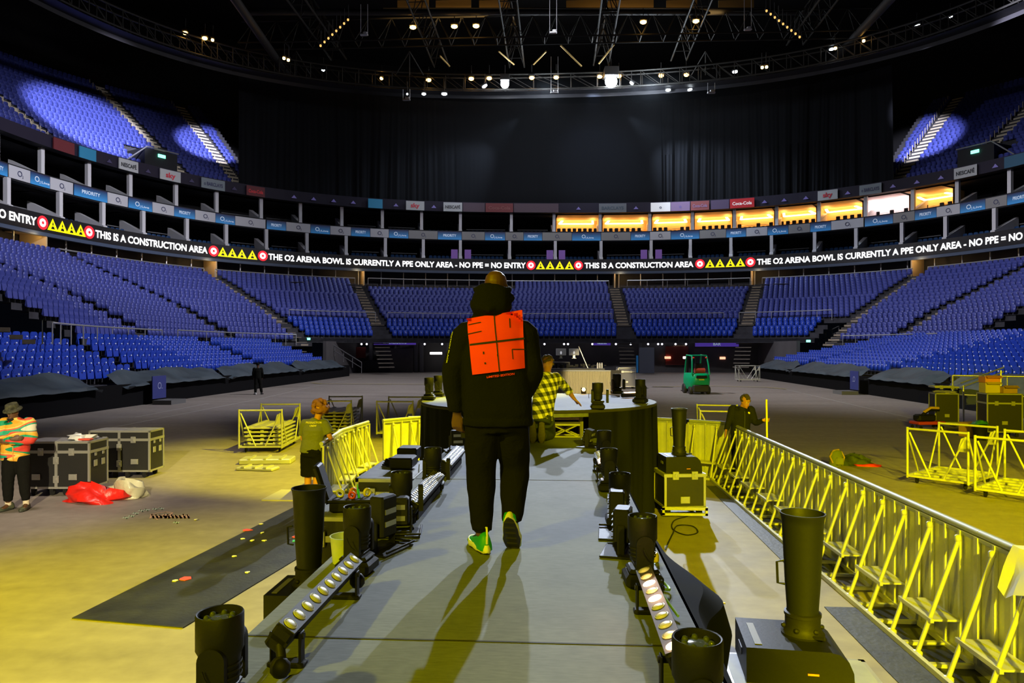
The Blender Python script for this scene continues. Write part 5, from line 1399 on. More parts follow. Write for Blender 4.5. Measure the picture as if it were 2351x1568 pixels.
for px in (852, 955, 968, 1030, 1232, 1470, 1590, 1700, 1755):
    c = at_d(px, 825, 75.4); fw.box(c, (.35, .2, 3.4))
tag(fw.build('column_far', M_fr), kind='structure')
for i, (x0, x1, y0, y1, M, lab) in enumerate(((870, 948, 800, 856, M_greyw, 'grey boarded panel under the long purple banner'), (1467, 1502, 798, 857, mat('board_blue', (.075, .085, .12), .6), 'tall leaning blue grey board beside the white crate'),
        (1528, 1580, 795, 838, M_redw, 'dark red kiosk front behind the forklift'), (795, 840, 797, 822, M_redw, 'dark red panel at the far corner'), (1546, 1575, 792, 802, mat('kiosk_tan', (.22, .14, .08), .6), 'small tan sign board over the red kiosk'),
        (822, 895, 828, 855, mat('box_darkblue', (.025, .03, .04), .6), 'low dark block before the far entrance'), (1595, 1700, 800, 850, M_greyw, 'grey boarded panel under the purple bar banner'))):
    d = 74.9 if i != 1 else 69.5; p0, p1 = at_d(x0, y0, d), at_d(x1, y1, d); c = (p0+p1)/2; w_ = (Vector((p1.x, p1.y, 0))-Vector((p0.x, p0.y, 0))).length
    o = MB().bbox((0, 0, 0), (w_, .12, abs(p0.z-p1.z)), .02).build('wall_board', M, None, loc=c); tag(o, lab, 'board')
bl = MB().bbox((0, 0, .9), (.22, .12, 1.8), .03).build('blue_post', mat('post_blue', (.03, .30, .75), .5), None, loc=at_z(1463, 856, 0)); tag(bl, 'bright blue upright post beside the leaning grey board', 'post')
# exit signs
for px, py, d, lab in ((708, 778, 66, 'small green exit sign where the rail stairs come down, flight case side'), (1856, 783, 62, 'small green exit sign at the far seat corner, crate side')):
    o = MB().bbox((0, 0, 0), (.35, .08, .2), .02).build('exit_sign', M_green, None, loc=at_d(px, py, d)); tag(o, lab, 'sign')
# sloping rails of the corner stairs
for (pts, lab) in ((((600, 700, 70), (690, 745, 69), (830, 832, 66)), 'sloping stair rail coming down to the far corner, flight case side'), (((1985, 722, 70), (1880, 770, 68)), 'sloping stair rail at the far corner, crate side')):
    P = [at_d(*p) for p in pts]; c = P[0]; m = MB(); m.path([p-c for p in P], .05, 6); m.path([p-c-Vector((0, 0, .5)) for p in P], .035, 6)
    for i in range(len(P)-1):
        for f in np.linspace(0, 1, 8): q = P[i].lerp(P[i+1], float(f))-c; m.tube(q, q-Vector((0, 0, 1.0)), .03, 5)
    o = m.build('stair_railing', mat('rail_dim', (.25, .25, .27), .4, .5), None, loc=c); tag(o, lab, 'railing')

# ------------------------------------------------------------------ control desk at the far end of the floor
fd = 40.5
def fz(px, py, d=fd): return at_d(px, py, d)
c = fz(1330, 895); c.z = 0
fb = empty('control_riser', (c.x, c.y, 0), 0, 'corrugated pale barrier wall around the control desk behind the round stage', 'barrier')
p0, p1 = fz(1252, 850), fz(1396, 850); w_ = (p1-p0).length; m = MB(); n = 90; A, B = [], []
for i in range(n+1):
    x = -w_/2+w_*i/n; yv = .03 if (i//2) % 2 else 0; A.append((x, yv, 0)); B.append((x, yv, 1.3))
m.strip(A, B); m.build('sheet', mat('corrugated', (.50, .45, .30), .5, .2), fb)
m = MB(); m.box((0, 0, 1.32), (w_, .12, .06)); m.build('top_rail', M_top, fb)
m = MB(); m.box((w_/2+.35, .9, .68), (.7, .05, 1.3), Matrix.Rotation(.5, 3, 'Z')); m.build('side_panel', M_greyw, fb)
dk = empty('control_desk', (c.x, c.y+1.3, 0), 0, 'cluttered black control desk with racks behind the corrugated wall', 'desk')
m = MB(); m.bbox((-.2, 0, 1.25), (3.4, .9, .35), .03); m.bbox((-1.2, .2, 1.75), (1.4, .5, .08), .02); m.box((-1.8, .2, 1.5), (.05, .4, .5)); m.box((-.55, .2, 1.5), (.05, .4, .5)); m.build('worktop', mat('desk_grey', (.12, .12, .12), .6), dk)
m = MB(); r_ = random.Random(8)
for i in range(22): m.bbox((r_.uniform(-1.8, 1.6), r_.uniform(-.3, .3), 1.5+r_.uniform(0, .12)), (r_.uniform(.08, .3), .2, r_.uniform(.06, .3)), .01)
m.build('equipment_panel', M_black, dk)
m = MB(); m.tube((.55, 0, 1.4), (.0, 0, 2.7), .03, 6); m.build('boom_arm', M_rail, dk)
for i, px in enumerate((1288, 1318)):
    c2 = fz(px, 808, fd+1.6); e = empty('desk_monitor', c2, 0, ('computer monitor back glowing on the control desk, the one next to the plaid shirt', 'computer monitor back glowing on the control desk, the second one')[i], 'monitor')
    MB().bbox((0, 0, 0), (.60, .05, .40), .02).build('screen_back', mat('monitor_back', (.35, .35, .36), .4, emit=.08), e)
    m = MB(); m.box((0, .0, -.26), (.14, .03, .20)); m.box((0, 0, -.37), (.24, .16, .02)); m.build('stand', M_rail, e); 
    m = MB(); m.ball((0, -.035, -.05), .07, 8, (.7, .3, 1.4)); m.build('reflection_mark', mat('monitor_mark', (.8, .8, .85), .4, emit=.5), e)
for i, (px, wpx) in enumerate(((1372, 5), (1377, 5), (1382, 5))):
    c2 = fz(px, 828, fd+.9); o = MB().lathe([(.05, 0), (.05, .25), (.03, .3), (.03, .34)], n=10).build('bottle', mat('bottle_white', (.7, .7, .75), .3), None, 40, (c2.x, c2.y, 1.42)); tag(o, f'white bottle on the control desk, {ordw(i+1)} of three', 'bottle', 'bottles on the control desk')
c2 = at_z(1440, 893, 0); o = case('equipment_crate', 'pale grey crate beside the control desk', (c2.x, c2.y+.8, 0), 0, 1.15, 1.2, 1.35, top=M_greyw)
for ch_ in o.children:
    if ch_.name.startswith('body'): ch_.data.materials[0] = mat('crate_grey', (.23, .23, .25), .6)
# footlights glowing at the far rim of the round stage
for i, px in enumerate((1304, 1340, 1376)):
    a = at_d(px, 890, 14.35); o = empty('footlight', (a.x, a.y, SZ), 0, f'small orange footlight on the far rim of the round stage, {ordw(i+1)} of three', 'lamp', 'footlights of the round stage')
    MB().bbox((0, .03, .06), (.10, .08, .12), .01).build('housing', M_black, o); MB().ball((0, -.03, .085), .036, 10, (1, .5, 1)).build('lens', mat('foot_lens', (1, .6, .2), .4, emit=30, ecol=(1, .50, .12)), o)
a = at_d(1452, 0, 13.3); o = empty('lit_bar', (a.x, a.y, SZ), .6, 'short light bar glowing orange white near the rim, beside the stage edge head', 'lamp')
MB().bbox((0, 0, .05), (.5, .07, .08), .01).build('housing', M_black, o); MB().box((-.05, -.02, .095), (.28, .05, .01)).build('lens', MATS['bar_lit'], o)

# ------------------------------------------------------------------ forklift
M_fg = mat('forklift_green', (.0, .42, .17), .35)
p = at_z(1607, 906, 0)
fk = empty('forklift', (p.x, p.y+.9, 0), .12, 'green forklift truck parked on the far floor, seen from behind', 'forklift')
m = MB()
sec = []
for z, hx, yb in ((.28, .50, -.62), (.55, .56, -.80), (.85, .57, -.86), (1.10, .54, -.80), (1.18, .48, -.70)):
    sec.append([Vector((x, y, z)) for x, y in ((-hx, .7), (-hx, yb+.25), (-hx*.82, yb+.07), (-hx*.5, yb), (hx*.5, yb), (hx*.82, yb+.07), (hx, yb+.25), (hx, .7))])
m.loft(sec); m.build('body', M_fg, fk, 40)
m = MB(); m.bbox((0, -.60, .33), (.92, .5, .42), .06); m.build('counterweight', mat('fork_dark', (.03, .028, .025), .6), fk)
m = MB(); m.bbox((0, -.865, .98), (.62, .05, .16), .03); m.build('vent_panel', M_black, fk)
m = MB(); m.bbox((0, -.88, .83), (.30, .03, .06), .01); m.build('small_plate', MATS['tape_yellow'] if 'tape_yellow' in MATS else M_yel, fk)
m = MB()
for s_ in (-1, 1): m.path([(s_*.50, -.72, 1.1), (s_*.46, -.62, 1.7), (s_*.42, -.45, 2.15), (s_*.42, .55, 2.2), (s_*.46, .80, 1.1)], .045, 8)
for y in (-.45, -.15, .15, .55): m.tube((-.42, y, 2.18), (.42, y, 2.18), .035, 8)
m.build('overhead_guard', M_fg, fk, 60)
m = MB()
for s_ in (-.25, .25): m.box((s_, .95, 1.1), (.09, .10, 2.1))
for z in (.3, 1.1, 2.1): m.box((0, .95, z), (.6, .06, .08))
m.build('mast', M_black, fk)
m = MB()
for s_ in (-.25, .25): m.box((s_, 1.55, .06), (.12, 1.1, .04))
m.build('fork', M_black, fk)
m = MB(); m.bbox((0, .0, 1.22), (.5, .5, .12), .04); m.bbox((0, -.28, 1.48), (.48, .12, .5), .05); m.build('seat', M_black, fk)
m = MB(); m.tube((-.28, -.52, 1.32), (.28, -.52, 1.32), .15, 14); m.build('gas_bottle', mat('gas_red', (.45, .06, .03), .5), fk, 40)
for (x, y, r_) in ((-.50, -.45, .22), (.50, -.45, .22), (-.52, .62, .28), (.52, .62, .28)):
    m = MB(); m.lathe([(r_*.45, -.09), (r_*.92, -.09), (r_, -.06), (r_, .06), (r_*.92, .09), (r_*.45, .09)], (x, y, r_), 20, Matrix.Rotation(pi/2, 3, 'Y')); m.build('wheel', MATS['fork_dark'], fk, 40)
for s_ in (-1, 1):
    m = MB(); m.bbox((s_*.36, -.52, 2.06), (.10, .05, .07), .015); m.build('tail_lamp', mat('tail_red', (.7, .03, .02), .4, emit=.4), fk)

# ------------------------------------------------------------------ crates and clutter beyond the fence
def cxy(px, py): q = at_z(px, py, 0); return q.x, q.y
x, y = cxy(2185, 982); case('road_case', 'tall black road case with crumpled paper on top, beyond the empty trolleys', (x, y+.5, 0), -.15, .72, .62, 1.12, lidf=1.2)
x, y = cxy(2318, 1005); case('road_case', 'tall black road case carrying cardboard boxes, at the frame edge', (x, y+.5, 0), -.15, .95, .75, 1.28, lidf=.75)
q = at_d(2185, 0, 24.2)
x, y = cxy(2185, 982); tag(blobmesh(21, .42, .28, .07, .35).build('crumpled_paper', mat('paper_grey', (.55, .52, .44), .7), None, 60, (x, y+.5, 1.125)), 'crumpled paper heap on the tall road case', 'paper')
x, y = cxy(2318, 1005)
M_card = mat('cardboard', (.42, .24, .10), .8); M_cardo = mat('box_orange', (.75, .28, .05), .6)
def cbox(xx, yy, zz, s_, M, label, rz=0):
    e = empty('cardboard_box', (xx, yy, zz), rz, label, 'box'); MB().bbox((0, 0, s_[2]/2), s_, .008).build('carton', M, e)
    m = MB(); m.box((0, -s_[1]/2-.06, s_[2]), (s_[0], .14, .006), Matrix.Rotation(.5, 3, 'X')); m.build('flap', M, e)
cbox(x-.25, y+.55, 1.285, (.42, .35, .30), M_yel, 'yellow lit carton on the road case under the orange one'); cbox(x-.25, y+.55, 1.59, (.44, .36, .18), M_cardo, 'orange carton topmost on the road case at the frame edge')  # yellow light is put into the lower carton's base colour
cbox(x+.15, y+.35, 1.285, (.40, .30, .20), M_card, 'brown open carton on the road case beside the yellow one')
x, y = cxy(2140, 985); e = empty('hand_trolley', (x-.1, y+.1, 0), .2, 'low trolley with red edge piled with tools before the tall road case', 'trolley')
m = MB(); m.bbox((0, 0, .20), (.95, .5, .10), .02); m.build('platform', mat('trolley_red', (.55, .05, .02), .5), e)
m = MB(); m.bbox((-.1, 0, .36), (.6, .35, .22), .04); m.path([(-.45, -.1, .28), (-.2, -.1, .5), (.1, 0, .62), (.45, .05, .60)], .05, 8); m.build('tool_body', M_black, e, 40)
m = MB(); m.path([(-.2, -.12, .56), (.1, -.02, .68), (.42, .03, .66)], .045, 8); m.build('tool_housing', mat('tool_yel', (.75, .45, .03), .5), e, 50)
for sx in (-.38, .38):
    m = MB(); m.lathe([(.05, -.02), (.06, 0), (.05, .02)], (sx, -.2, .06), 10, Matrix.Rotation(pi/2, 3, 'X')); m.lathe([(.05, -.02), (.06, 0), (.05, .02)], (sx, .2, .06), 10, Matrix.Rotation(pi/2, 3, 'X')); m.tube((sx, 0, .06), (sx, 0, .18), .02, 6); m.build('castor', M_black, e)
x, y = cxy(2222, 1000); cbox(x, y-.15, 0, (.5, .4, .42), M_card, 'brown open carton with raised flap behind the full trolley', .4)
x, y = cxy(2250, 1010); e = empty('waste_bin', (x, y, 0), 0, 'dark bin with blue bag behind the two trolleys', 'bin'); m = MB(); m.lathe([(.15, 0), (.20, .42), (.21, .43)], n=18); m.build('tub', M_black, e, 40); blobmesh(31, .21, .20, .10, .3).build('bag_liner', mat('bag_blue', (.04, .22, .5), .4), e, 60, (0, 0, .45))
# glass screen frame at the frame edge
g0, g1 = at_d(2187, 862, 26.5), at_d(2400, 880, 25.2); c = Vector((g0.x, g0.y, 0)); d = Vector((g1.x, g1.y, 0))-c
e = empty('glass_screen', c, 0, 'glass barrier screen with pale frame behind the road cases', 'screen')
H = g0.z; m = MB(); m.tube((0, 0, H), (d.x, d.y, H), .035, 8); m.tube((0, 0, .0), (0, 0, H), .035, 8); m.tube((d.x*.6, d.y*.6, 0), (d.x*.6, d.y*.6, H), .03, 8); m.tube((0, 0, .9), (d.x, d.y, .9), .02, 8); m.build('frame', M_rail, e, 50)
m = MB(); m.add([(0, 0, .1), (d.x, d.y, .1), (d.x, d.y, H-.03), (0, 0, H-.03)], [(0, 1, 2, 3)]); m.build('glass_pane', mat('screen_glass', (.6, .7, .75), .05, alpha=.12), e)
m = MB()
for k in range(2): a, b = at_d(2205, 880+k*10, 25), at_d(2305, 843+k*10, 25); m.tube(a, b, .025, 6)
cc = at_d(2205, 880, 25); m = MB()
for k in range(2):
    a, b = at_d(2205, 880+k*10, 25.5)-cc, at_d(2305, 843+k*10, 25.5)-cc; m.tube(a, b, .025, 6)
m.tube(at_d(2212, 885, 25.5)-cc, Vector((at_d(2212, 885, 25.5).x, at_d(2212, 885, 25.5).y, 0))-cc, .03, 6); m.tube(at_d(2298, 850, 25.5)-cc, Vector((at_d(2298, 850, 25.5).x, at_d(2298, 850, 25.5).y, 0))-cc, .03, 6)
tag(m.build('ramp_railing', M_rail, None, loc=cc), 'sloping double handrail beside the glass screen', 'railing')
# bag and backpack on the floor
p = at_z(1925, 1070, 0); e = empty('backpack', (p.x-.05, p.y, 0), .2, 'green and tan backpack standing on the floor past the long fence', 'backpack')
m = MB(); sec = []
for z, hx, hy in ((0, .13, .09), (.05, .16, .11), (.22, .155, .11), (.32, .13, .09), (.36, .07, .05)): sec.append([Vector((cos(a)*hx, sin(a)*hy, z)) for a in [2*pi*i/16 for i in range(16)]])
m.loft(sec); m.build('pack_body', mat('pack_green', (.10, .12, .05), .8), e, 60)
m = MB(); m.bbox((.02, -.10, .12), (.20, .07, .18), .03); m.build('front_pocket', mat('pack_pocket', (.14, .15, .08), .8), e)
m = MB(); m.path([(-.12, -.06, .08), (-.17, -.03, .22), (-.08, -.02, .35), (.05, -.03, .37)], .022, 6); m.path([(.10, -.08, .05), (.16, -.05, .2), (.10, -.03, .33)], .022, 6); m.build('strap', mat('pack_tan', (.32, .20, .07), .8), e, 60)
m = MB(); m.tube((0, 0, .34), (0, .03, .345), .01, 5); 
p = at_z(1960, 1068, 0); e = empty('folded_jacket', (p.x+.05, p.y+.05, 0), -.1, 'dark green jacket with red lining heaped beside the backpack', 'jacket')
blobmesh(17, .36, .2, .23, .22, 18).build('shell', mat('jacket_green', (.03, .045, .03), .8, bump=.8, bscale=8), e, 60)
blobmesh(18, .30, .10, .06, .2, 12).build('lining', mat('jacket_red', (.55, .02, .02), .7), e, 60, (.22, -.14, 0))

p = at_z(1512, 1290, DZ); p.x = .58
o = MB().bbox((0, 0, .03), (.12, .07, .06), .01).build('power_splitter', M_yel, None, loc=p); tag(o, 'small yellow power splitter at the loose skirt behind the lit LED bar', 'splitter')
q_ = [Vector(v) for v in ((.60, 4.45, DZ+.02), (.56, 4.2, DZ+.05), (.62, 4.0, DZ+.02), (.55, 3.85, DZ+.06), (.60, 3.6, DZ+.02))]
tag(MB().path(smooth_cr(q_), .008, 6).build('deck_cable', mat('cable_lime', (.3, .6, .1), .5), None, 60), 'thin green cable curling beside the yellow power splitter', 'cable')
# ================================================================== people
from mathutils import noise
from mathutils.bvhtree import BVHTree
def etube(b, pts, rx, ry, side, n=18, flat=2.0):
    """tube with elliptical sections: rx along `side`, ry across it"""
    pts = [Vector(p) for p in pts]; N = len(pts); secs = []
    for k, p in enumerate(pts):
        t = (pts[min(k+1, N-1)]-pts[max(k-1, 0)]).normalized(); s_ = Vector(side); s_ = (s_-t*s_.dot(t)).normalized(); f = t.cross(s_)
        loop = []
        for i in range(n):
            a = 2*pi*i/n; c, d = cos(a), sin(a)
            loop.append(p+s_*(math.copysign(abs(c)**(2/flat), c)*rx[k])+f*(math.copysign(abs(d)**(2/flat), d)*ry[k]))
        secs.append(loop)
    return b.loft(secs)
def smooth_path(pts, r, m=4):
    """Catmull-Rom through points and radii"""
    P = [Vector(p) for p in pts]; out, ro = [], []
    for k in range(len(P)-1):
        p0, p1, p2, p3 = P[max(k-1, 0)], P[k], P[k+1], P[min(k+2, len(P)-1)]
        for j in range(m):
            t = j/m; out.append(.5*((2*p1)+(p2-p0)*t+(2*p0-5*p1+4*p2-p3)*t*t+(3*p1-p0-3*p2+p3)*t**3)); ro.append(r[k]+(r[k+1]-r[k])*(t*t*(3-2*t)))
    return out+[P[-1]], ro+[r[-1]]
def limb(b, pts, r, n=14, m=4):
    P, R_ = smooth_path(pts, r, m); return b.path(P, 0, n, rs=R_)
def head(b, c, R, s=1.0):
    c = Vector(c); L = [(-.118, .026, .080, -.01), (-.104, .044, .092, .02), (-.075, .058, .094, .055), (-.035, .068, .093, .083), (0, .073, .088, .098), (.04, .076, .092, .104), (.08, .066, .080, .092), (.106, .043, .05, .062), (.119, .012, .014, .02)]
    secs = []
    for z, hx, f, bk in L:
        secs.append([c+R @ (Vector((cos(a)*hx, (f if sin(a) > 0 else bk)*sin(a), z))*s) for a in [2*pi*i/20 for i in range(20)]])
    b.loft(secs)
    q = lambda x, y, z: c+R @ (Vector((x, y, z))*s)
    b.path([q(0, .088, .025), q(0, .104, -.012), q(0, .112, -.035), q(0, .094, -.042)], .010*s, 8, rs=[.007*s, .009*s, .013*s, .008*s])
    for x in (-1, 1):
        b.ball(q(x*.078, -.004, -.008), .034*s, 10, (.28, .6, 1), R); b.ball(q(x*.034, .082, .028), .018*s, 8, (1.3, .5, .5), R)
    b.path([q(-.024, .087, -.066), q(0, .096, -.066), q(.024, .087, -.066)], .008*s, 8); b.ball(q(0, .082, -.100), .022*s, 8)
def face_parts(e, c, R, s=1.0, beard=False):
    c = Vector(c); q = lambda x, y, z: c+R @ (Vector((x, y, z))*s)
    for x in (-1, 1):
        m = MB(); m.ball(q(x*.032, .080, .008), .012*s, 10); m.build('eye', mat('eye_white', (.7, .68, .62), .3), e, 60)
        m = MB(); m.ball(q(x*.032, .090, .008), .0055*s, 8); m.build('iris', mat('eye_dark', (.02, .012, .01), .3), e, 60)
        m = MB(); m.path([q(x*.016, .094, .028), q(x*.032, .093, .034), q(x*.048, .084, .028)], .004*s, 5); m.build('eyebrow', mat('hair_black', (.012, .010, .009), .8), e)
    m = MB(); m.path([q(-.024, .096, -.066), q(0, .104, -.066), q(.024, .096, -.066)], .0045*s, 6); m.build('lip_edge', mat('lip', (.30, .10, .07), .5), e, 60)
def hand(b, w, d, pn, th, curl=.5, s=1.0, fr=.0088):
    """wrist w, direction d, palm normal pn (fingers curl towards it), th thumb side"""
    w, d, pn, th = Vector(w), Vector(d).normalized(), Vector(pn).normalized(), Vector(th).normalized()
    etube(b, [w-d*.02*s, w+d*.02*s, w+d*.055*s, w+d*.092*s], [.027*s, .033*s, .041*s, .040*s], [.021*s, .019*s, .015*s, .012*s], th, 14, 2.6)
    for k, (o, L_) in enumerate(((.031, .072), (.0105, .080), (-.010, .074), (-.030, .060))):
        p = w+d*.088*s+th*o*s; a = curl*(.55+.1*k); P = [p-d*.02*s, p]; dd = d
        for seg in (.44, .32, .24):
            dd = (d*cos(a)+pn*sin(a)).normalized(); P.append(P[-1]+dd*L_*seg*s); a += curl*.9
        b.path(P, fr*s, 8, rs=[fr*1.1*s, fr*1.05*s, fr*s, fr*.92*s, fr*.75*s])
    P = [w+d*.02*s+th*.022*s, w+d*.045*s+th*.048*s+pn*.008*s, w+d*.072*s+th*.058*s+pn*(.012+.02*curl)*s, w+d*.094*s+th*.052*s+pn*(.018+.035*curl)*s]
    b.path(P, .011*s, 8, rs=[.014*s, .012*s, .0105*s, .008*s])
def wrinkle(me, amp, scale, stretch=(1, 1, .45), seed=0.):
    n = len(me.vertices); co = np.empty(n*3); me.vertices.foreach_get('co', co); no = np.empty(n*3); me.vertex_normals.foreach_get('vector', no) if hasattr(me, 'vertex_normals') else me.vertices.foreach_get('normal', no)
    co = co.reshape(-1, 3); no = no.reshape(-1, 3); d = np.empty(n)
    for i in range(n):
        p = co[i]; q = Vector((p[0]*stretch[0]*scale+seed, p[1]*stretch[1]*scale, p[2]*scale/stretch[2]+seed)); v = noise.noise(q); d[i] = (1-abs(v)*2.2)*.6+.4*noise.noise(q*2.3)
    co += no*(d*amp)[:, None]; me.vertices.foreach_set('co', co.ravel()); me.update()
def body_mesh(J, vox=.007, curlL=.4, curlR=.4, hands=True, s=1.0):
    """one continuous skin: head, neck, trunk, arms with hands, legs with feet"""
    b = MB(); g = lambda k: Vector(J[k]); side = (g('shR')-g('shL')).normalized()
    head(b, g('head'), J.get('Rhead', Matrix.Identity(3)), s)
    up = (g('neck')-g('pelvis')).normalized()
    limb(b, [g('neck')-up*.06, g('neck'), g('head')+(g('neck')-g('head'))*.35], [.062, .055, .056])
    mid = (g('shR')+g('shL'))/2
    etube(b, [g('pelvis')-up*.06, g('pelvis')+up*.05, g('pelvis').lerp(mid, .40), g('pelvis').lerp(mid, .75), mid-up*.01, g('neck')], [.12, .165, .135, .16, .15, .06], [.09, .115, .095, .115, .085, .055], side)
    for sd in 'LR':
        limb(b, [g('sh'+sd), g('el'+sd), g('wr'+sd)], [.055, .040, .027])
        limb(b, [g('hip'+sd), g('kn'+sd), g('an'+sd)], [.088, .058, .042])
        if hands:
            d, pn, th = J['hand'+sd]; hand(b, g('wr'+sd), d, pn, th, curlL if sd == 'L' else curlR, s)
        if J.get('nofoot'): b.ball(g('an'+sd), .045, 10); continue
        f = Vector(J.get('foot'+sd, (0, 1, 0))); a = g('an'+sd); limb(b, [a+Vector((0, 0, -.02)), a+f*.08+Vector((0, 0, -.05))*J.get('flat'+sd, 1), a+f*.15+Vector((0, 0, -.06))*J.get('flat'+sd, 1)], [.038, .036, .026])
    return fuse(b, vox, 2, .5)
def shoe(e, name, loc, R, up, sole, out, lace=None, s=1.0, tab=None):
    """sneaker pointing along local +Y"""
    o = empty('tmpx', (0, 0, 0)); bpy.data.objects.remove(o)
    c = Vector(loc); q = lambda p: c+R @ (Vector(p)*s)
    secs = [(-.088, .022, .055), (-.078, .034, .098), (-.045, .040, .118), (-.005, .042, .112), (.035, .045, .088), (.08, .049, .070), (.13, .050, .058), (.17, .044, .046), (.195, .022, .034)]
    def ring_(y, hx, h, z0, n=16): return [q((cos(a)*hx, y, z0+(h-z0)*(.5+.5*sin(a)) if False else max(z0, z0+(h-z0)*sin(a)))) for a in [pi*i/(n-1) for i in range(n)]]+[q((-hx*.9, y, z0-.002)), q((hx*.9, y, z0-.002))]
    m = MB(); m.loft([ring_(y, hx, h, .022) for y, hx, h in secs]); u = m.build(name, up, e, 60)
    m = MB(); n = 28; prof = []
    def outl(i, k):
        t = 2*pi*i/n; y = .055+.15*sin(t); hx = (.050 if y > .06 else .042)*1.03; return cos(t)*hx*k, y*k+(1-k)*.055
    wv = lambda i: .004*sin(i*1.9)
    m.loft([[q((*outl(i, .97), .006)) for i in range(n)], [q((*outl(i, 1.07), .012+wv(i))) for i in range(n)], [q((*outl(i, 1.08), .030+wv(i))) for i in range(n)], [q((*outl(i, 1.0), .042+(.010 if outl(i, 1)[1] < -.02 else 0))) for i in range(n)]]); m.build('midsole', sole, u, 50)
    m = MB(); m.loft([[q((*outl(i, .93), .0)) for i in range(n)], [q((*outl(i, 1.0), .003)) for i in range(n)], [q((*outl(i, 1.02), .010)) for i in range(n)]])
    for k in range(6): m.box(q((0, -.06+k*.045, -.001)), (.07, .016, .008), R)
    m.build('outsole', out, u, 50)
    if lace:
        m = MB()
        for k in range(4): y = .02+k*.025; m.path([q((-.03, y, .082-k*.008)), q((0, y+.006, .105-k*.010)), q((.03, y, .082-k*.008))], .004, 5)
        m.build('laces_strand', lace, u)
    if tab:
        m = MB(); m.path([q((0, -.090, .06)), q((0, -.096, .10)), q((0, -.086, .150)), q((0, -.07, .145))], .007, 6); m.box(q((0, -.09, .08)), (.014, .008, .05), R); m.build('heel_tab', tab, u, 60)
    return u
def top_garment(J, hem, rx, ry, sleeve, wristk=1.0, neck=.0, vox=.010, extra=None, sm=3, armends=None, flat=2.3):
    """jacket or shirt: trunk from hem level up, sleeves along the arms"""
    b = MB(); g = lambda k: Vector(J[k]); side = (g('shR')-g('shL')).normalized(); mid = (g('shR')+g('shL'))/2
    up = (g('neck')-g('pelvis')).normalized(); base = g('pelvis')+up*hem
    P = [base, base+(mid-base)*.12, base+(mid-base)*.45, base+(mid-base)*.78, mid+up*.005, g('neck')+up*(.0+neck)]
    etube(b, P, rx, ry, side, 26, flat)
    for sd in 'LR':
        a, el, w_ = g('sh'+sd), g('el'+sd), g('wr'+sd)
        e2 = el.lerp(w_, wristk) if wristk > 0 else a.lerp(el, 1+wristk)
        pts = [a.lerp(mid, .18), a, a.lerp(el, .5), el, e2] if wristk > 0 else [a.lerp(mid, .18), a, e2]
        rr = [sleeve[0], sleeve[0]]+([sleeve[1], sleeve[2], sleeve[3]] if wristk > 0 else [sleeve[1]])
        limb(b, pts, rr, 16)
    if extra: extra(b)
    return fuse(b, vox, sm, .5)
def bottom_garment(J, rw, rh, rk, ra, kend=1.0, vox=.010, waist=.08, sm=3, crotch=0):
    b = MB(); g = lambda k: Vector(J[k]); side = (g('hipR')-g('hipL')).normalized(); up = (g('neck')-g('pelvis')).normalized()
    etube(b, [g('pelvis')+up*waist, g('pelvis'), g('pelvis')-up*(.10+crotch)], [rw, rw*1.08, rw*.95], [rw*.72, rw*.80, rw*.70], side, 24, 2.4)
    for sd in 'LR':
        h, k, a = g('hip'+sd), g('kn'+sd), g('an'+sd)
        if kend > 0: limb(b, [h, h.lerp(k, .5), k, k.lerp(a, .5), k.lerp(a, kend)], [rh, (rh+rk)/2*1.02, rk, (rk+ra)/2*1.05, ra], 18)
        else: limb(b, [h, h.lerp(k, .5), h.lerp(k, 1+kend)], [rh, (rh+rk)/2, rk], 18)
    return fuse(b, vox, sm, .5)
def cloth(name, me, e, m, amp=.006, sc=7, seed=0., stretch=(1, 1, .6)):
    if amp: wrinkle(me, amp, sc, stretch, seed)
    return link(name, me, e, m)
def bvh_of(me): return BVHTree.FromPolygons([v.co.copy() for v in me.vertices], [tuple(p.vertices) for p in me.polygons])
def onto(bv, x, z, lift, y0=-1.5, d=Vector((0, 1, 0))):
    h = bv.ray_cast(Vector((x, y0, z)), d); return (h[0]-d*lift) if h[0] is not None else Vector((x, -.12, z))
def patch(bv, quad, lift, nx=18, nz=18):
    (a, b_, c, d) = [Vector((p[0], 0, p[1])) for p in quad]; m = MB(); V = []
    for j in range(nz+1):
        for i in range(nx+1):
            p = a.lerp(b_, i/nx).lerp(d.lerp(c, i/nx), j/nz); V.append(onto(bv, p.x, p.z, lift))
    F = [(j*(nx+1)+i, j*(nx+1)+i+1, (j+1)*(nx+1)+i+1, (j+1)*(nx+1)+i) for j in range(nz) for i in range(nx)]
    return m.add(V, F)
M_skin = mat('skin_brown', (.125, .058, .027), .5, bump=.05, bscale=120); M_skinl = mat('skin_light', (.38, .17, .09), .5)
M_hood = mat('hoodie_black', (.0085, .009, .0075), .95, bump=.25, bscale=60, spec=.08); M_trs = mat('trousers_black', (.009, .009, .008), .95, bump=.3, bscale=50, spec=.08)

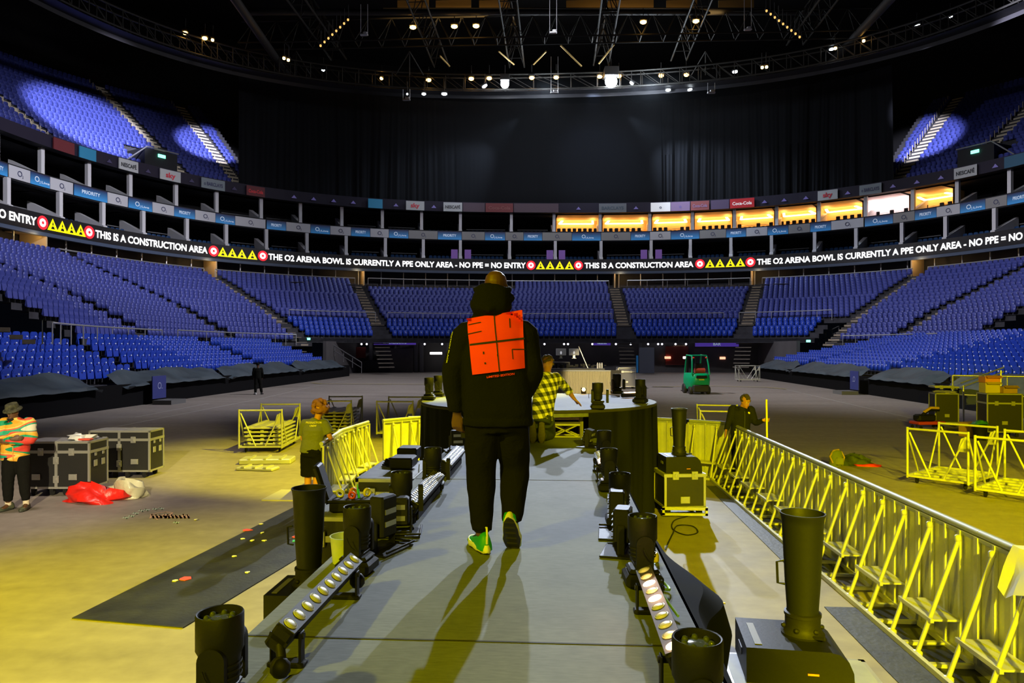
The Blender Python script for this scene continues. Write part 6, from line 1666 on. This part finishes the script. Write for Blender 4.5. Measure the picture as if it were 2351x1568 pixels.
# --- the bald man walking away on the catwalk: local x right, y away, z up
PD = 4.78; c0 = at_d(1135, 797, PD); c0.z = DZ
mn = empty('person', c0, 0, 'bald man walking away in black hoodie with orange red back print and green sneakers', 'person')
X = lambda px: (px-1135)/345.; Z = lambda py: (1268-py)/345.
J = dict(head=(X(1137), .05, 1.745), neck=(X(1133), .0, 1.56), pelvis=(X(1143), .0, .95), shL=(-.190, -.0, 1.415), shR=(.195, .0, 1.425),
 elL=(-.275, .02, 1.17), wrL=(X(1046), .05, .90), elR=(.245, .0, 1.17), wrR=(.17, .20, .98), hipL=(-.08, 0, .88), hipR=(.115, .02, .88),
 knL=(X(1103), .04, .50), knR=(X(1180), .10, .52), anL=(X(1107), -.02, .125), anR=(X(1176), -.055, .20), footL=(0, 1, 0), nofoot=1,
 handL=((0, .10, -1), (.45, .85, .1), (.95, -.2, -.1)), handR=((-.3, .8, -.4), (-.8, -.3, 0), (0, .3, .9)), Rhead=Matrix.Rotation(radians(-4), 3, 'X') @ Matrix.Rotation(radians(-6), 3, 'Z'))
link('body', body_mesh(J, .0065, .75, .6), mn, M_skin)
def trapx(b): etube(b, [(X(1139), 0, 1.36), (X(1139), -.01, 1.46), (X(1139), -.012, 1.52), (X(1139), -.01, 1.565)], [.21, .215, .185, .150], [.135, .130, .115, .09], (1, 0, 0), 24, 2.3)
def hoodx(b):
    trapx(b)
    # hood bunched around the neck, rising behind the head
    etube(b, [(X(1130), -.02, 1.585), (X(1129), -.045, 1.615), (X(1131), -.035, 1.66), (X(1134), -.01, 1.725)], [.118, .138, .128, .112], [.095, .115, .118, .110], (1, 0, 0), 24, 2.2)
    b.path([Vector((X(1131)+cos(a)*.112, -.01+sin(a)*.108, 1.735+.012*sin(a))) for a in [2*pi*i/28 for i in range(28)]], .017, 8, True)
    b.path([Vector((X(1087), -.01, 1.645)), Vector((X(1100), -.11, 1.622)), Vector((X(1128), -.15, 1.592)), Vector((X(1158), -.11, 1.632)), Vector((X(1175), -.02, 1.68))], .026, 10)
    etube(b, [(X(1143), 0, .835), (X(1143), 0, .875)], [.232, .236], [.150, .152], (1, 0, 0), 26, 2.5)
    for sd, w_ in (('L', J['wrL']), ('R', J['wrR'])): b.ball(Vector(w_)+Vector((0, 0, .045)), .050, 14, (1, 1, .8))
hm = top_garment(J, -.085, [.225, .228, .222, .225, .185, .085], [.140, .150, .150, .145, .120, .085], [.100, .086, .078, .052], .93, 0, .009, hoodx, 3, flat=2.6)
# carve the hood open by dropping vertices inside the head column is not needed: the head fills it
wrinkle(hm, .007, 6, (1, 1, .9), 3.1); ho = link('hoodie', hm, mn, M_hood)
hb0 = top_garment(J, -.085, [.225, .228, .222, .225, .185, .085], [.140, .150, .150, .145, .120, .085], [.100, .086, .078, .052], .93, 0, .012, trapx, 5, flat=2.6); bv = bvh_of(hb0); bpy.data.meshes.remove(hb0)
Q = lambda *p: [(X(a), Z(b_)) for a, b_ in p]
M_or = mat('print_orange', (.95, .055, .02), .7, spec=.2); M_prk = mat('print_black', (.015, .014, .01), .8)
patch(bv, Q((1090, 864), (1207, 849), (1201, 719), (1075, 738)), .016, 26, 26).build('back_print', M_or, ho, 60)
lines = [((1083, 797), (1206, 782.5), 2.1), ((1138, 727), (1151.5, 857), 1.3), ((1079, 752), (1109, 746.5), 1.0), ((1079, 773), (1111, 766.5), 1.0), ((1173, 738), (1174.5, 759), 1.2), ((1179, 807), (1207, 807), 1.0), ((1179, 807), (1181, 829), 1.0), ((1115.5, 812), (1116, 818), 1.6), ((1119, 836), (1120, 840), 1.8), ((1147, 818), (1148, 823), 1.6)]
m = MB()
for (a, b_, w_) in lines:
    a, b_ = Vector(a), Vector(b_); d = (b_-a).normalized(); n = Vector((-d.y, d.x))*w_; k = 10
    A = [a.lerp(b_, i/k)-n for i in range(k+1)]; B = [a.lerp(b_, i/k)+n for i in range(k+1)]
    m.strip([onto(bv, X(p.x), Z(p.y), .020) for p in A], [onto(bv, X(p.x), Z(p.y), .020) for p in B])
m.build('print_line_pattern', M_prk, ho)
V, F = text_mesh('LIMITED EDITION', .02); W = V[:, 0].max(); b = MB()
b.add([onto(bv, X(1123+61*v[0]/W), Z(871-7.5*v[0]/W-v[1]/.72*4.6), .014) for v in V], F); b.build('print_lettering', M_or, ho)
b = MB(); V, F = text_mesh('EDITION BLACK', .02); W = V[:, 0].max()
for v in V: pass
pts_ = [onto(bv, X(1041-13*v[0]/W-2+v[1]*4.5), Z(767+72*v[0]/W), .016) for v in V]; b.add(pts_, F); b.build('sleeve_lettering', mat('print_lime', (.75, .85, .02), .6), ho)
tm = bottom_garment(J, .170, .118, .098, .062, .97, .010, .02, 3, .06)
wrinkle(tm, .009, 8, (1, 1, 1.3), 7.7); to = link('trousers', tm, mn, M_trs)
m = MB(); 
for w_ in (J['anL'], J['anR']): m.lathe([(.050, -.0), (.054, .01), (.054, .035), (.050, .045)], Vector(w_)+Vector((0, 0, .005)), 20, cap=False)
m.build('ankle_cuff_rib', M_trs, to, 60)
for x in (-.165, .165+.06):
    m = MB(); m.bbox((x+.01, .0, .60), (.06, .14, .17), .02); 
M_sgreen = mat('sneaker_green', (.02, .34, .05), .5); M_ssole = mat('sneaker_sole', (.78, .80, .25), .5); M_out = mat('outsole_black', (.02, .02, .02), .6)
RL = Matrix.Rotation(radians(22), 3, 'Z'); shoe(mn, 'left_sneaker', (X(1108), -.015, 0), RL, M_sgreen, M_ssole, M_out, M_prk, 1.18, M_ssole)
RR = Matrix.Rotation(radians(-5), 3, 'Z') @ Matrix.Rotation(radians(-52), 3, 'X'); shoe(mn, 'right_sneaker', (X(1173), -.075, .155), RR, M_sgreen, M_ssole, M_out, M_prk, 1.18, M_ssole)
# papers / radio in his hand
o = MB(); o.bbox((0, 0, 0), (.05, .03, .10), .008); o.tube((.012, 0, .05), (.012, 0, .09), .006, 6); o = o.build('handheld_radio', M_black, None, 40, loc=c0+Vector((X(1062), .10, Z(1000)))); tag(o, 'small black radio held in the bald man\'s hanging hand', 'radio')

# --- worker in shorts behind the curved fence end
PD = 11.75; c0 = at_d(719, 797, PD); c0.z = 0; k = FOC/PD
X = lambda px: (px-719)/k; Z = lambda py: (797+2.65*k-py)/k
wk = empty('person', c0, 0, 'worker with bushy ginger hair, olive T-shirt and black shorts leaning on the fence', 'person')
J = dict(head=(X(731), .10, 1.63), neck=(X(727), .03, 1.47), pelvis=(X(717), -.02, .96), shL=(X(700), 0, 1.39), shR=(X(744), .03, 1.39), elL=(X(692), .06, 1.14), wrL=(X(700), .28, 1.05),
 elR=(X(757), .04, 1.17), wrR=(X(748), .28, 1.12), hipL=(X(706), 0, .90), hipR=(X(728), 0, .90), knL=(X(705), .04, .50), knR=(X(727), .0, .50), anL=(X(705), 0, .09), anR=(X(727), -.03, .09),
 handL=((.2, 1, 0), (0, 0, -1), (1, 0, 0)), handR=((-.2, 1, 0), (0, 0, -1), (-1, 0, 0)))
link('body', body_mesh(J, .009), wk, mat('skin_ginger', (.60, .26, .12), .5))
M_tee = mat('tee_olive', (.16, .17, .05), .85, bump=.2)
tm = top_garment(J, -.04, [.185, .185, .175, .19, .165, .075], [.125, .13, .12, .13, .10, .07], [.082, .088], -.30, 0, .011, None, 3)
cloth('tshirt', tm, wk, M_tee, .006, 7, 2.); bv = bvh_of(tm)
V, F = text_mesh('CREW', .03); W = V[:, 0].max()
for (txt, xa, xb, yb, hh) in (('PRODUCTION', 706, 741, 971, 4.2), ('CREW', 716, 731, 978, 4)):
    V, F = text_mesh(txt, .03); W = V[:, 0].max(); b = MB(); b.add([onto(bv, X(xa+(xb-xa)*v[0]/W), Z(yb-v[1]/.72*hh), .008) for v in V], F); b.build('shirt_lettering', M_ledy if False else mat('print_yellow', (.85, .75, .05), .6), bpy.data.objects[tm.name] if False else [o_ for o_ in wk.children if o_.name.startswith('tshirt')][0])
cloth('shorts', bottom_garment(J, .165, .115, .118, .1, -.12, .012, .07, 3), wk, M_trs, .007, 7, 4.)
hb = MB()
r_ = random.Random(4)
for i in range(70):
    a, t = r_.uniform(0, 2*pi), r_.uniform(.0, 2.2); p = Vector((cos(a)*sin(t)*.125, sin(a)*sin(t)*.125-.02, cos(t)*.13+.02))+Vector(J['head'])
    if sin(a)*sin(t) > .62: continue
    hb.ball(p, r_.uniform(.028, .045), 8)
link('hair', fuse(hb, .012, 1, .4), wk, mat('hair_ginger', (.28, .11, .03), .8, bump=.6, bscale=60))
for sd, f in (('anL', 12), ('anR', -14)): shoe(wk, 'boot', (J[sd][0], J[sd][1]-.0, 0), Matrix.Rotation(radians(f), 3, 'Z'), M_black, M_black, M_out, None, 1.1)

# --- kneeling man in the yellow and black checked shirt
PD = 10.25; c0 = at_d(1240, 797, PD); c0.z = DZ; k = FOC/PD
X = lambda px: (px-1240)/k; Z = lambda py: (797+1.35*k-py)/k
kn = empty('person', c0, 0, 'kneeling man in yellow and black checked shirt reaching onto the round stage', 'person')
Rl = Matrix.Rotation(radians(-28), 3, 'Z') @ Matrix.Rotation(radians(-25), 3, 'X')
J = dict(head=(X(1256), .34, Z(838)), neck=(X(1256), .24, Z(862)), pelvis=(X(1243), -.03, .36), shL=(X(1236), .20, .93), shR=(X(1277), .22, .90), elL=(X(1240), .40, .72), wrL=(X(1250), .50, .52),
 elR=(X(1304), .38, Z(899)), wrR=(X(1320), .44, Z(921)), hipL=(X(1231), 0, .30), hipR=(X(1255), 0, .30), knL=(X(1232), .36, .07), knR=(X(1262), .36, .07), anL=(X(1224), -.10, .09), anR=(X(1244), -.10, .09),
 nofoot=1, handL=((0, .8, -.5), (0, -.5, -1), (1, 0, 0)), handR=((.62, .25, -.55), (0, 0, -1), (-.3, .9, 0)), Rhead=Rl)
link('body', body_mesh(J, .009, .3, .25), kn, M_skinl)
M_chk = mat('checked_cloth', (.7, .7, .3), .8); nt, nn, ll, bs = nodes(M_chk)
tc = nn.new('ShaderNodeTexCoord'); mp = nn.new('ShaderNodeMapping'); mp.inputs['Rotation'].default_value = (0, radians(9), 0); ll.new(tc.outputs['Object'], mp.inputs['Vector'])
sp = nn.new('ShaderNodeSeparateXYZ'); ll.new(mp.outputs['Vector'], sp.inputs[0])
def band(sock, add=None):
    m1 = nn.new('ShaderNodeMath'); m1.operation = 'MULTIPLY'; m1.inputs[1].default_value = 1/.115; ll.new(sock, m1.inputs[0])
    m2 = nn.new('ShaderNodeMath'); m2.operation = 'FRACT'; ll.new(m1.outputs[0], m2.inputs[0]); m3 = nn.new('ShaderNodeMath'); m3.operation = 'GREATER_THAN'; m3.inputs[1].default_value = .5; ll.new(m2.outputs[0], m3.inputs[0]); return m3.outputs[0]
ax = nn.new('ShaderNodeMath'); ax.operation = 'ADD'; ll.new(sp.outputs['X'], ax.inputs[0]); ll.new(sp.outputs['Y'], ax.inputs[1])
b1, b2 = band(ax.outputs[0]), band(sp.outputs['Z']); sm_ = nn.new('ShaderNodeMath'); sm_.operation = 'ADD'; ll.new(b1, sm_.inputs[0]); ll.new(b2, sm_.inputs[1])
dv = nn.new('ShaderNodeMath'); dv.operation = 'MULTIPLY'; dv.inputs[1].default_value = .5; ll.new(sm_.outputs[0], dv.inputs[0]); cr = nn.new('ShaderNodeValToRGB'); cr.color_ramp.interpolation = 'CONSTANT'
cr.color_ramp.elements[0].color = (.75, .72, .35, 1); cr.color_ramp.elements[1].position = .3; cr.color_ramp.elements[1].color = (.22, .22, .08, 1); q_ = cr.color_ramp.elements.new(.8); q_.color = (.02, .025, .02, 1)
ll.new(dv.outputs[0], cr.inputs['Fac']); ll.new(cr.outputs['Color'], bs.inputs['Base Color'])
def chx(b): etube(b, [(X(1242), -.04, .30), (X(1242), -.02, .36)], [.165, .17], [.13, .13], (1, 0, 0), 22, 2.3)
cloth('checked_shirt', top_garment(J, -.02, [.165, .165, .160, .18, .15, .075], [.125, .125, .12, .125, .10, .07], [.080, .070, .062, .058], .35, 0, .011, chx, 3), kn, M_chk, .006, 7, 9.)
cloth('trousers', bottom_garment(J, .15, .115, .085, .065, .92, .012, .02, 3), kn, mat('trousers_navy', (.02, .03, .04), .85), .006, 7, 5.)
hb = MB()
for i in range(40):
    a, t = r_.uniform(0, 2*pi), r_.uniform(0, 1.9); v = Vector((cos(a)*sin(t)*.078, sin(a)*sin(t)*.098-.012, cos(t)*.10+.03)); 
    if v.y > .06 and v.z < .06: continue
    hb.ball(Vector(J['head'])+Rl @ v, .026, 8)
link('hair', fuse(hb, .011, 1, .4), kn, mat('hair_sandy', (.10, .065, .025), .8, bump=.5, bscale=60)); face_parts(kn, J['head'], Rl)
for sd in 'LR':
    a = Vector(J['an'+sd]); shoe(kn, 'boot', (a.x, a.y-.055, .215), Matrix.Rotation(radians(4 if sd == 'L' else -4), 3, 'Z') @ Matrix.Rotation(radians(-96), 3, 'X'), mat('boot_tan', (.05, .042, .02), .7), mat('boot_sole', (.06, .052, .025), .7), MATS['boot_sole'], None, 1.05)

# --- man beyond the fence holding a yellow pole
PD = 13.9; c0 = at_d(1703, 797, PD); c0.z = 0; k = FOC/PD
X = lambda px: (px-1703)/k; Z = lambda py: (797+2.65*k-py)/k
pm = empty('person', c0, 0, 'man in black zip jacket behind the fence gripping a yellow pole', 'person')
Rp = Matrix.Rotation(radians(180+28), 3, 'Z') @ Matrix.Rotation(radians(-24), 3, 'X')
J = dict(head=(X(1708), -.10, Z(920)), neck=(X(1703), -.03, Z(938)), pelvis=(X(1700), .02, .95), shL=(X(1722), -.02, 1.44), shR=(X(1683), .02, 1.45), elL=(X(1732), -.06, 1.20), wrL=(X(1745), -.20, Z(962)),
 elR=(X(1674), -.02, 1.22), wrR=(X(1664), -.12, 1.05), hipL=(X(1711), 0, .9), hipR=(X(1690), 0, .9), knL=(X(1712), -.04, .5), knR=(X(1690), -.02, .5), anL=(X(1712), .0, .09), anR=(X(1689), 0, .09), footL=(.3, -.9, 0), footR=(0, -1, 0),
 handL=((.9, -.3, .05), (.0, .9, 0), (0, 0, 1)), handR=((-.3, -.5, -.8), (0, 0, -1), (0, -1, 0)), Rhead=Rp)
link('body', body_mesh(J, .009, 1.15, .4), pm, mat('skin_tan', (.42, .19, .10), .5)); face_parts(pm, J['head'], Rp)
M_blkj = mat('jacket_black', (.012, .013, .011), .85, bump=.2, spec=.15)
def colx(b): etube(b, [Vector(J['neck'])+Vector((0, 0, -.03)), Vector(J['neck'])+Vector((0, 0, .045))], [.085, .072], [.08, .07], (1, 0, 0), 18)
jm = top_garment(J, -.03, [.175, .18, .175, .195, .17, .08], [.12, .125, .125, .135, .11, .075], [.082, .072, .062, .045], .95, 0, .011, colx, 3)
jo = cloth('zip_jacket', jm, pm, M_blkj, .006, 7, 3.); bv2 = bvh_of(jm)
m = MB(); P = [onto(bv2, X(1706), z, -.004, 1.5, Vector((0, -1, 0))) for z in np.linspace(.95, 1.42, 14)]
P = [(bv2.ray_cast(Vector((X(1706), -1.5, float(z))), Vector((0, 1, 0)))[0] or Vector((X(1706), -.14, z)))-Vector((0, .004, 0)) for z in np.linspace(.98, 1.42, 14)]
m.path(P, .006, 5); m.build('zip', mat('zip_grey', (.06, .07, .04), .5), jo)
h_ = bv2.ray_cast(Vector((X(1716), -1.5, Z(947))), Vector((0, 1, 0)))[0]
m = MB(); m.ball(h_ or (X(1716), -.15, Z(947)), .022, 10, (1, .3, 1)); m.build('chest_badge', mat('print_yellow', (.85, .75, .05), .6), jo)
cloth('trousers', bottom_garment(J, .155, .105, .085, .065, .97, .012, .05, 3), pm, M_trs, .006, 7, 1.)
hb = MB(); 
for i in range(46):
    a, t = r_.uniform(0, 2*pi), r_.uniform(0, 1.9); v = Vector((cos(a)*sin(t)*.076, sin(a)*sin(t)*.098-.012, cos(t)*.10+.03))
    if v.y > .055 and v.z < .07: continue
    hb.ball(Vector(J['head'])+Rp @ v, .025, 8)
link('hair', fuse(hb, .011, 1, .4), pm, mat('hair_dark', (.035, .022, .015), .7, bump=.4, bscale=60))
for sd, f in (('anL', 198), ('anR', 175)): shoe(pm, 'shoe', (J[sd][0], J[sd][1], 0), Matrix.Rotation(radians(f), 3, 'Z'), M_black, M_black, M_out, None, 1.05)
wl_ = Vector(J['wrL'])+c0; o = MB().tube((0, 0, 0), (-.02, 0, 1.66), .019, 12).build('yellow_pole', mat('pole_yellow', (.80, .75, .05), .5), None, 50, (c0.x+X(1752), wl_.y-.065, 0)); tag(o, 'upright yellow pole gripped by the man beyond the fence', 'pole')

# --- man in the striped jacket at the frame edge
PD = 11.7; c0 = at_d(38, 797, PD); c0.z = 0; k = FOC/PD
X = lambda px: (px-38)/k; Z = lambda py: (797+2.65*k-py)/k
sj = empty('person', c0, .35, 'man in multicoloured striped jacket and dark bucket hat with folded arms', 'person')
c_, s2_ = cos(-.35), sin(-.35)
Rs = Matrix.Rotation(radians(180-22), 3, 'Z') @ Matrix.Rotation(radians(-20), 3, 'X')
J = dict(head=(X(32), -.03, 1.60), neck=(X(36), .0, 1.46), pelvis=(X(34), .02, .94), shL=(X(64), 0, 1.41), shR=(X(13), 0, 1.41), elL=(X(70), -.08, 1.15), wrL=(X(33), -.22, 1.14),
 elR=(X(5), -.08, 1.17), wrR=(X(40), -.24, 1.18), hipL=(X(50), .0, .88), hipR=(X(25), .0, .88), knL=(X(53), .0, .48), knR=(X(22), -.02, .48), anL=(X(57), 0, .10), anR=(X(20), .03, .10), footL=(.1, -1, 0), footR=(-.3, -.9, 0),
 handL=((-.9, -.1, .15), (0, .9, -.3), (0, 0, 1)), handR=((.9, .0, .1), (0, .9, -.3), (0, 0, 1)), Rhead=Rs)
link('body', body_mesh(J, .009, .35, .35), sj, M_skin); face_parts(sj, J['head'], Rs)
M_jk = mat('jacket_bright', (.8, .3, .05), .65, bump=.3); nt, nn, ll, bs = nodes(M_jk)
tc = nn.new('ShaderNodeTexCoord'); mp = nn.new('ShaderNodeMapping'); mp.inputs['Scale'].default_value = (1.3, 1.3, 5.2); ns = nn.new('ShaderNodeTexNoise'); ns.inputs['Scale'].default_value = 1.25; ns.inputs['Detail'].default_value = .5
ll.new(tc.outputs['Object'], mp.inputs['Vector']); ll.new(mp.outputs['Vector'], ns.inputs['Vector']); cr = nn.new('ShaderNodeValToRGB'); cr.color_ramp.interpolation = 'CONSTANT'
E_ = cr.color_ramp.elements; E_[0].color = (.72, .05, .03, 1); E_[1].position = .36; E_[1].color = (.0, .32, .14, 1)
for ps, cc in ((.43, (.85, .42, .03)), (.53, (.80, .62, .12)), (.575, (.78, .10, .04)), (.62, (.02, .38, .22)), (.68, (.75, .72, .55))): q_ = E_.new(ps); q_.color = (*cc, 1)
ll.new(ns.outputs['Fac'], cr.inputs['Fac']); ll.new(cr.outputs['Color'], bs.inputs['Base Color'])
jm = top_garment(J, -.13, [.195, .20, .20, .215, .18, .085], [.135, .145, .15, .15, .12, .08], [.095, .088, .080, .055], .95, 0, .011, colx, 3)
jo = cloth('striped_jacket', jm, sj, M_jk, .009, 7, 6.); bv3 = bvh_of(jm)
m = MB(); P = [(bv3.ray_cast(Vector((X(37), -1.5, float(z))), Vector((0, 1, 0)))[0] or Vector((X(37), -.16, z)))-Vector((0, .004, 0)) for z in np.linspace(.82, 1.05, 10)]
m.path(P, .008, 5); m.build('zip', mat('zip_orange', (.8, .35, .05), .5), jo)
cloth('trousers', bottom_garment(J, .165, .115, .085, .058, .86, .012, .03, 3), sj, M_trs, .007, 7, 8.)
m = MB(); q = lambda x, y, z: Vector(J['head'])+Rs @ Vector((x, y, z))
secs = [[q(cos(a)*hx, sin(a)*hy-.008, z) for a in [2*pi*i/22 for i in range(22)]] for (z, hx, hy) in ((.030, .135, .145), (.045, .132, .142), (.065, .092, .112), (.11, .086, .106), (.135, .078, .096), (.140, .03, .04))]
m.loft(secs); m.build('bucket_hat', mat('hat_camo', (.05, .05, .025), .8, var=.7, vscale=18), sj, 50)
m = MB(); m.path([q(-.05, .085, -.085), q(0, .112, -.105), q(.05, .085, -.085)], .014, 8); m.ball(q(0, .085, -.10), .035, 10, (1.2, .7, .8), Rs); m.build('beard_hair', mat('hair_black', (.012, .010, .009), .8), sj, 60)
for sd in ('anL', 'anR'):
    a = Vector(J[sd]); m = MB(); m.tube(a+Vector((0, 0, -.02)), a+Vector((0, 0, .07)), .047, 14); m.build('sock', mat('sock_white', (.7, .62, .45), .8), sj, 60)
for sd, f in (('anL', 178), ('anR', 150)): shoe(sj, 'sneaker', (J[sd][0], J[sd][1], 0), Matrix.Rotation(radians(f), 3, 'Z'), mat('sneaker_olive', (.10, .12, .07), .6), mat('sneaker_dark', (.05, .06, .04), .6), M_out, None, 1.1)

# --- dark figure far off by the seats
PD = 40.2; c0 = at_d(592, 797, PD); c0.z = 0
fp = empty('person', c0, .4, 'distant person in black clothes standing by the dark wall', 'person')
J = dict(head=(0, 0, 1.66), neck=(0, 0, 1.49), pelvis=(0, 0, .97), shL=(-.19, 0, 1.43), shR=(.19, 0, 1.43), elL=(-.25, .02, 1.15), wrL=(-.22, .16, .95), elR=(.25, .02, 1.15), wrR=(.24, .14, .94), hipL=(-.09, 0, .9), hipR=(.09, 0, .9),
 knL=(-.11, .0, .5), knR=(.14, .06, .5), anL=(-.13, -.03, .09), anR=(.20, .05, .09), handL=((0, .3, -1), (1, 0, 0), (0, 1, 0)), handR=((0, .3, -1), (-1, 0, 0), (0, 1, 0)))
link('body', body_mesh(J, .012), fp, M_skin)
cloth('jacket', top_garment(J, -.06, [.18, .18, .175, .195, .17, .08], [.12, .125, .12, .13, .11, .075], [.085, .072, .062, .045], .95, 0, .014, colx if False else None, 3), fp, M_hood, .006, 7, 1.)
cloth('trousers', bottom_garment(J, .155, .11, .085, .065, .97, .014, .05, 3), fp, M_trs, .006, 7, 1.)
m = MB(); m.ball((0, -.01, 1.70), .095, 14, (.9, 1.1, 1)); m.build('cap', M_hood, fp, 60)
for sd, f, mm in (('anL', 20, mat('sneaker_white', (.6, .6, .6), .5)), ('anR', -20, M_black)): shoe(fp, 'shoe', (J[sd][0], J[sd][1], 0), Matrix.Rotation(radians(f), 3, 'Z'), mm, mm, M_out, None, 1.1)
# ================================================================== faint haze under the far catwalk, lit by its white spots
hz = MB().box((0, 0, 0), (46, 12, 12.5)).build('haze', None or bpy.data.materials.new('haze_air'), None, loc=(3, 82.5, 25.6)); tag(hz, 'faint bluish haze in front of the black drapes below the white spotlights', 'haze', kind='stuff')
hm_ = hz.data.materials[0]; hm_.use_nodes = True; nt = hm_.node_tree; nt.nodes.clear(); vs_ = nt.nodes.new('ShaderNodeVolumePrincipled') if False else nt.nodes.new('ShaderNodeVolumeScatter')
vs_.inputs['Color'].default_value = (.75, .85, 1, 1); vs_.inputs['Density'].default_value = .0012; vs_.inputs['Anisotropy'].default_value = .2
ou = nt.nodes.new('ShaderNodeOutputMaterial'); nt.links.new(vs_.outputs[0], ou.inputs['Volume'])
light('spot_white', 'POINT', (-1.2, 79.4, 31.0), 900, (.8, .9, 1), size=.3)
light('spot_white', 'POINT', (10.3, 79.0, 31.0), 1800, (.8, .9, 1), size=.3)
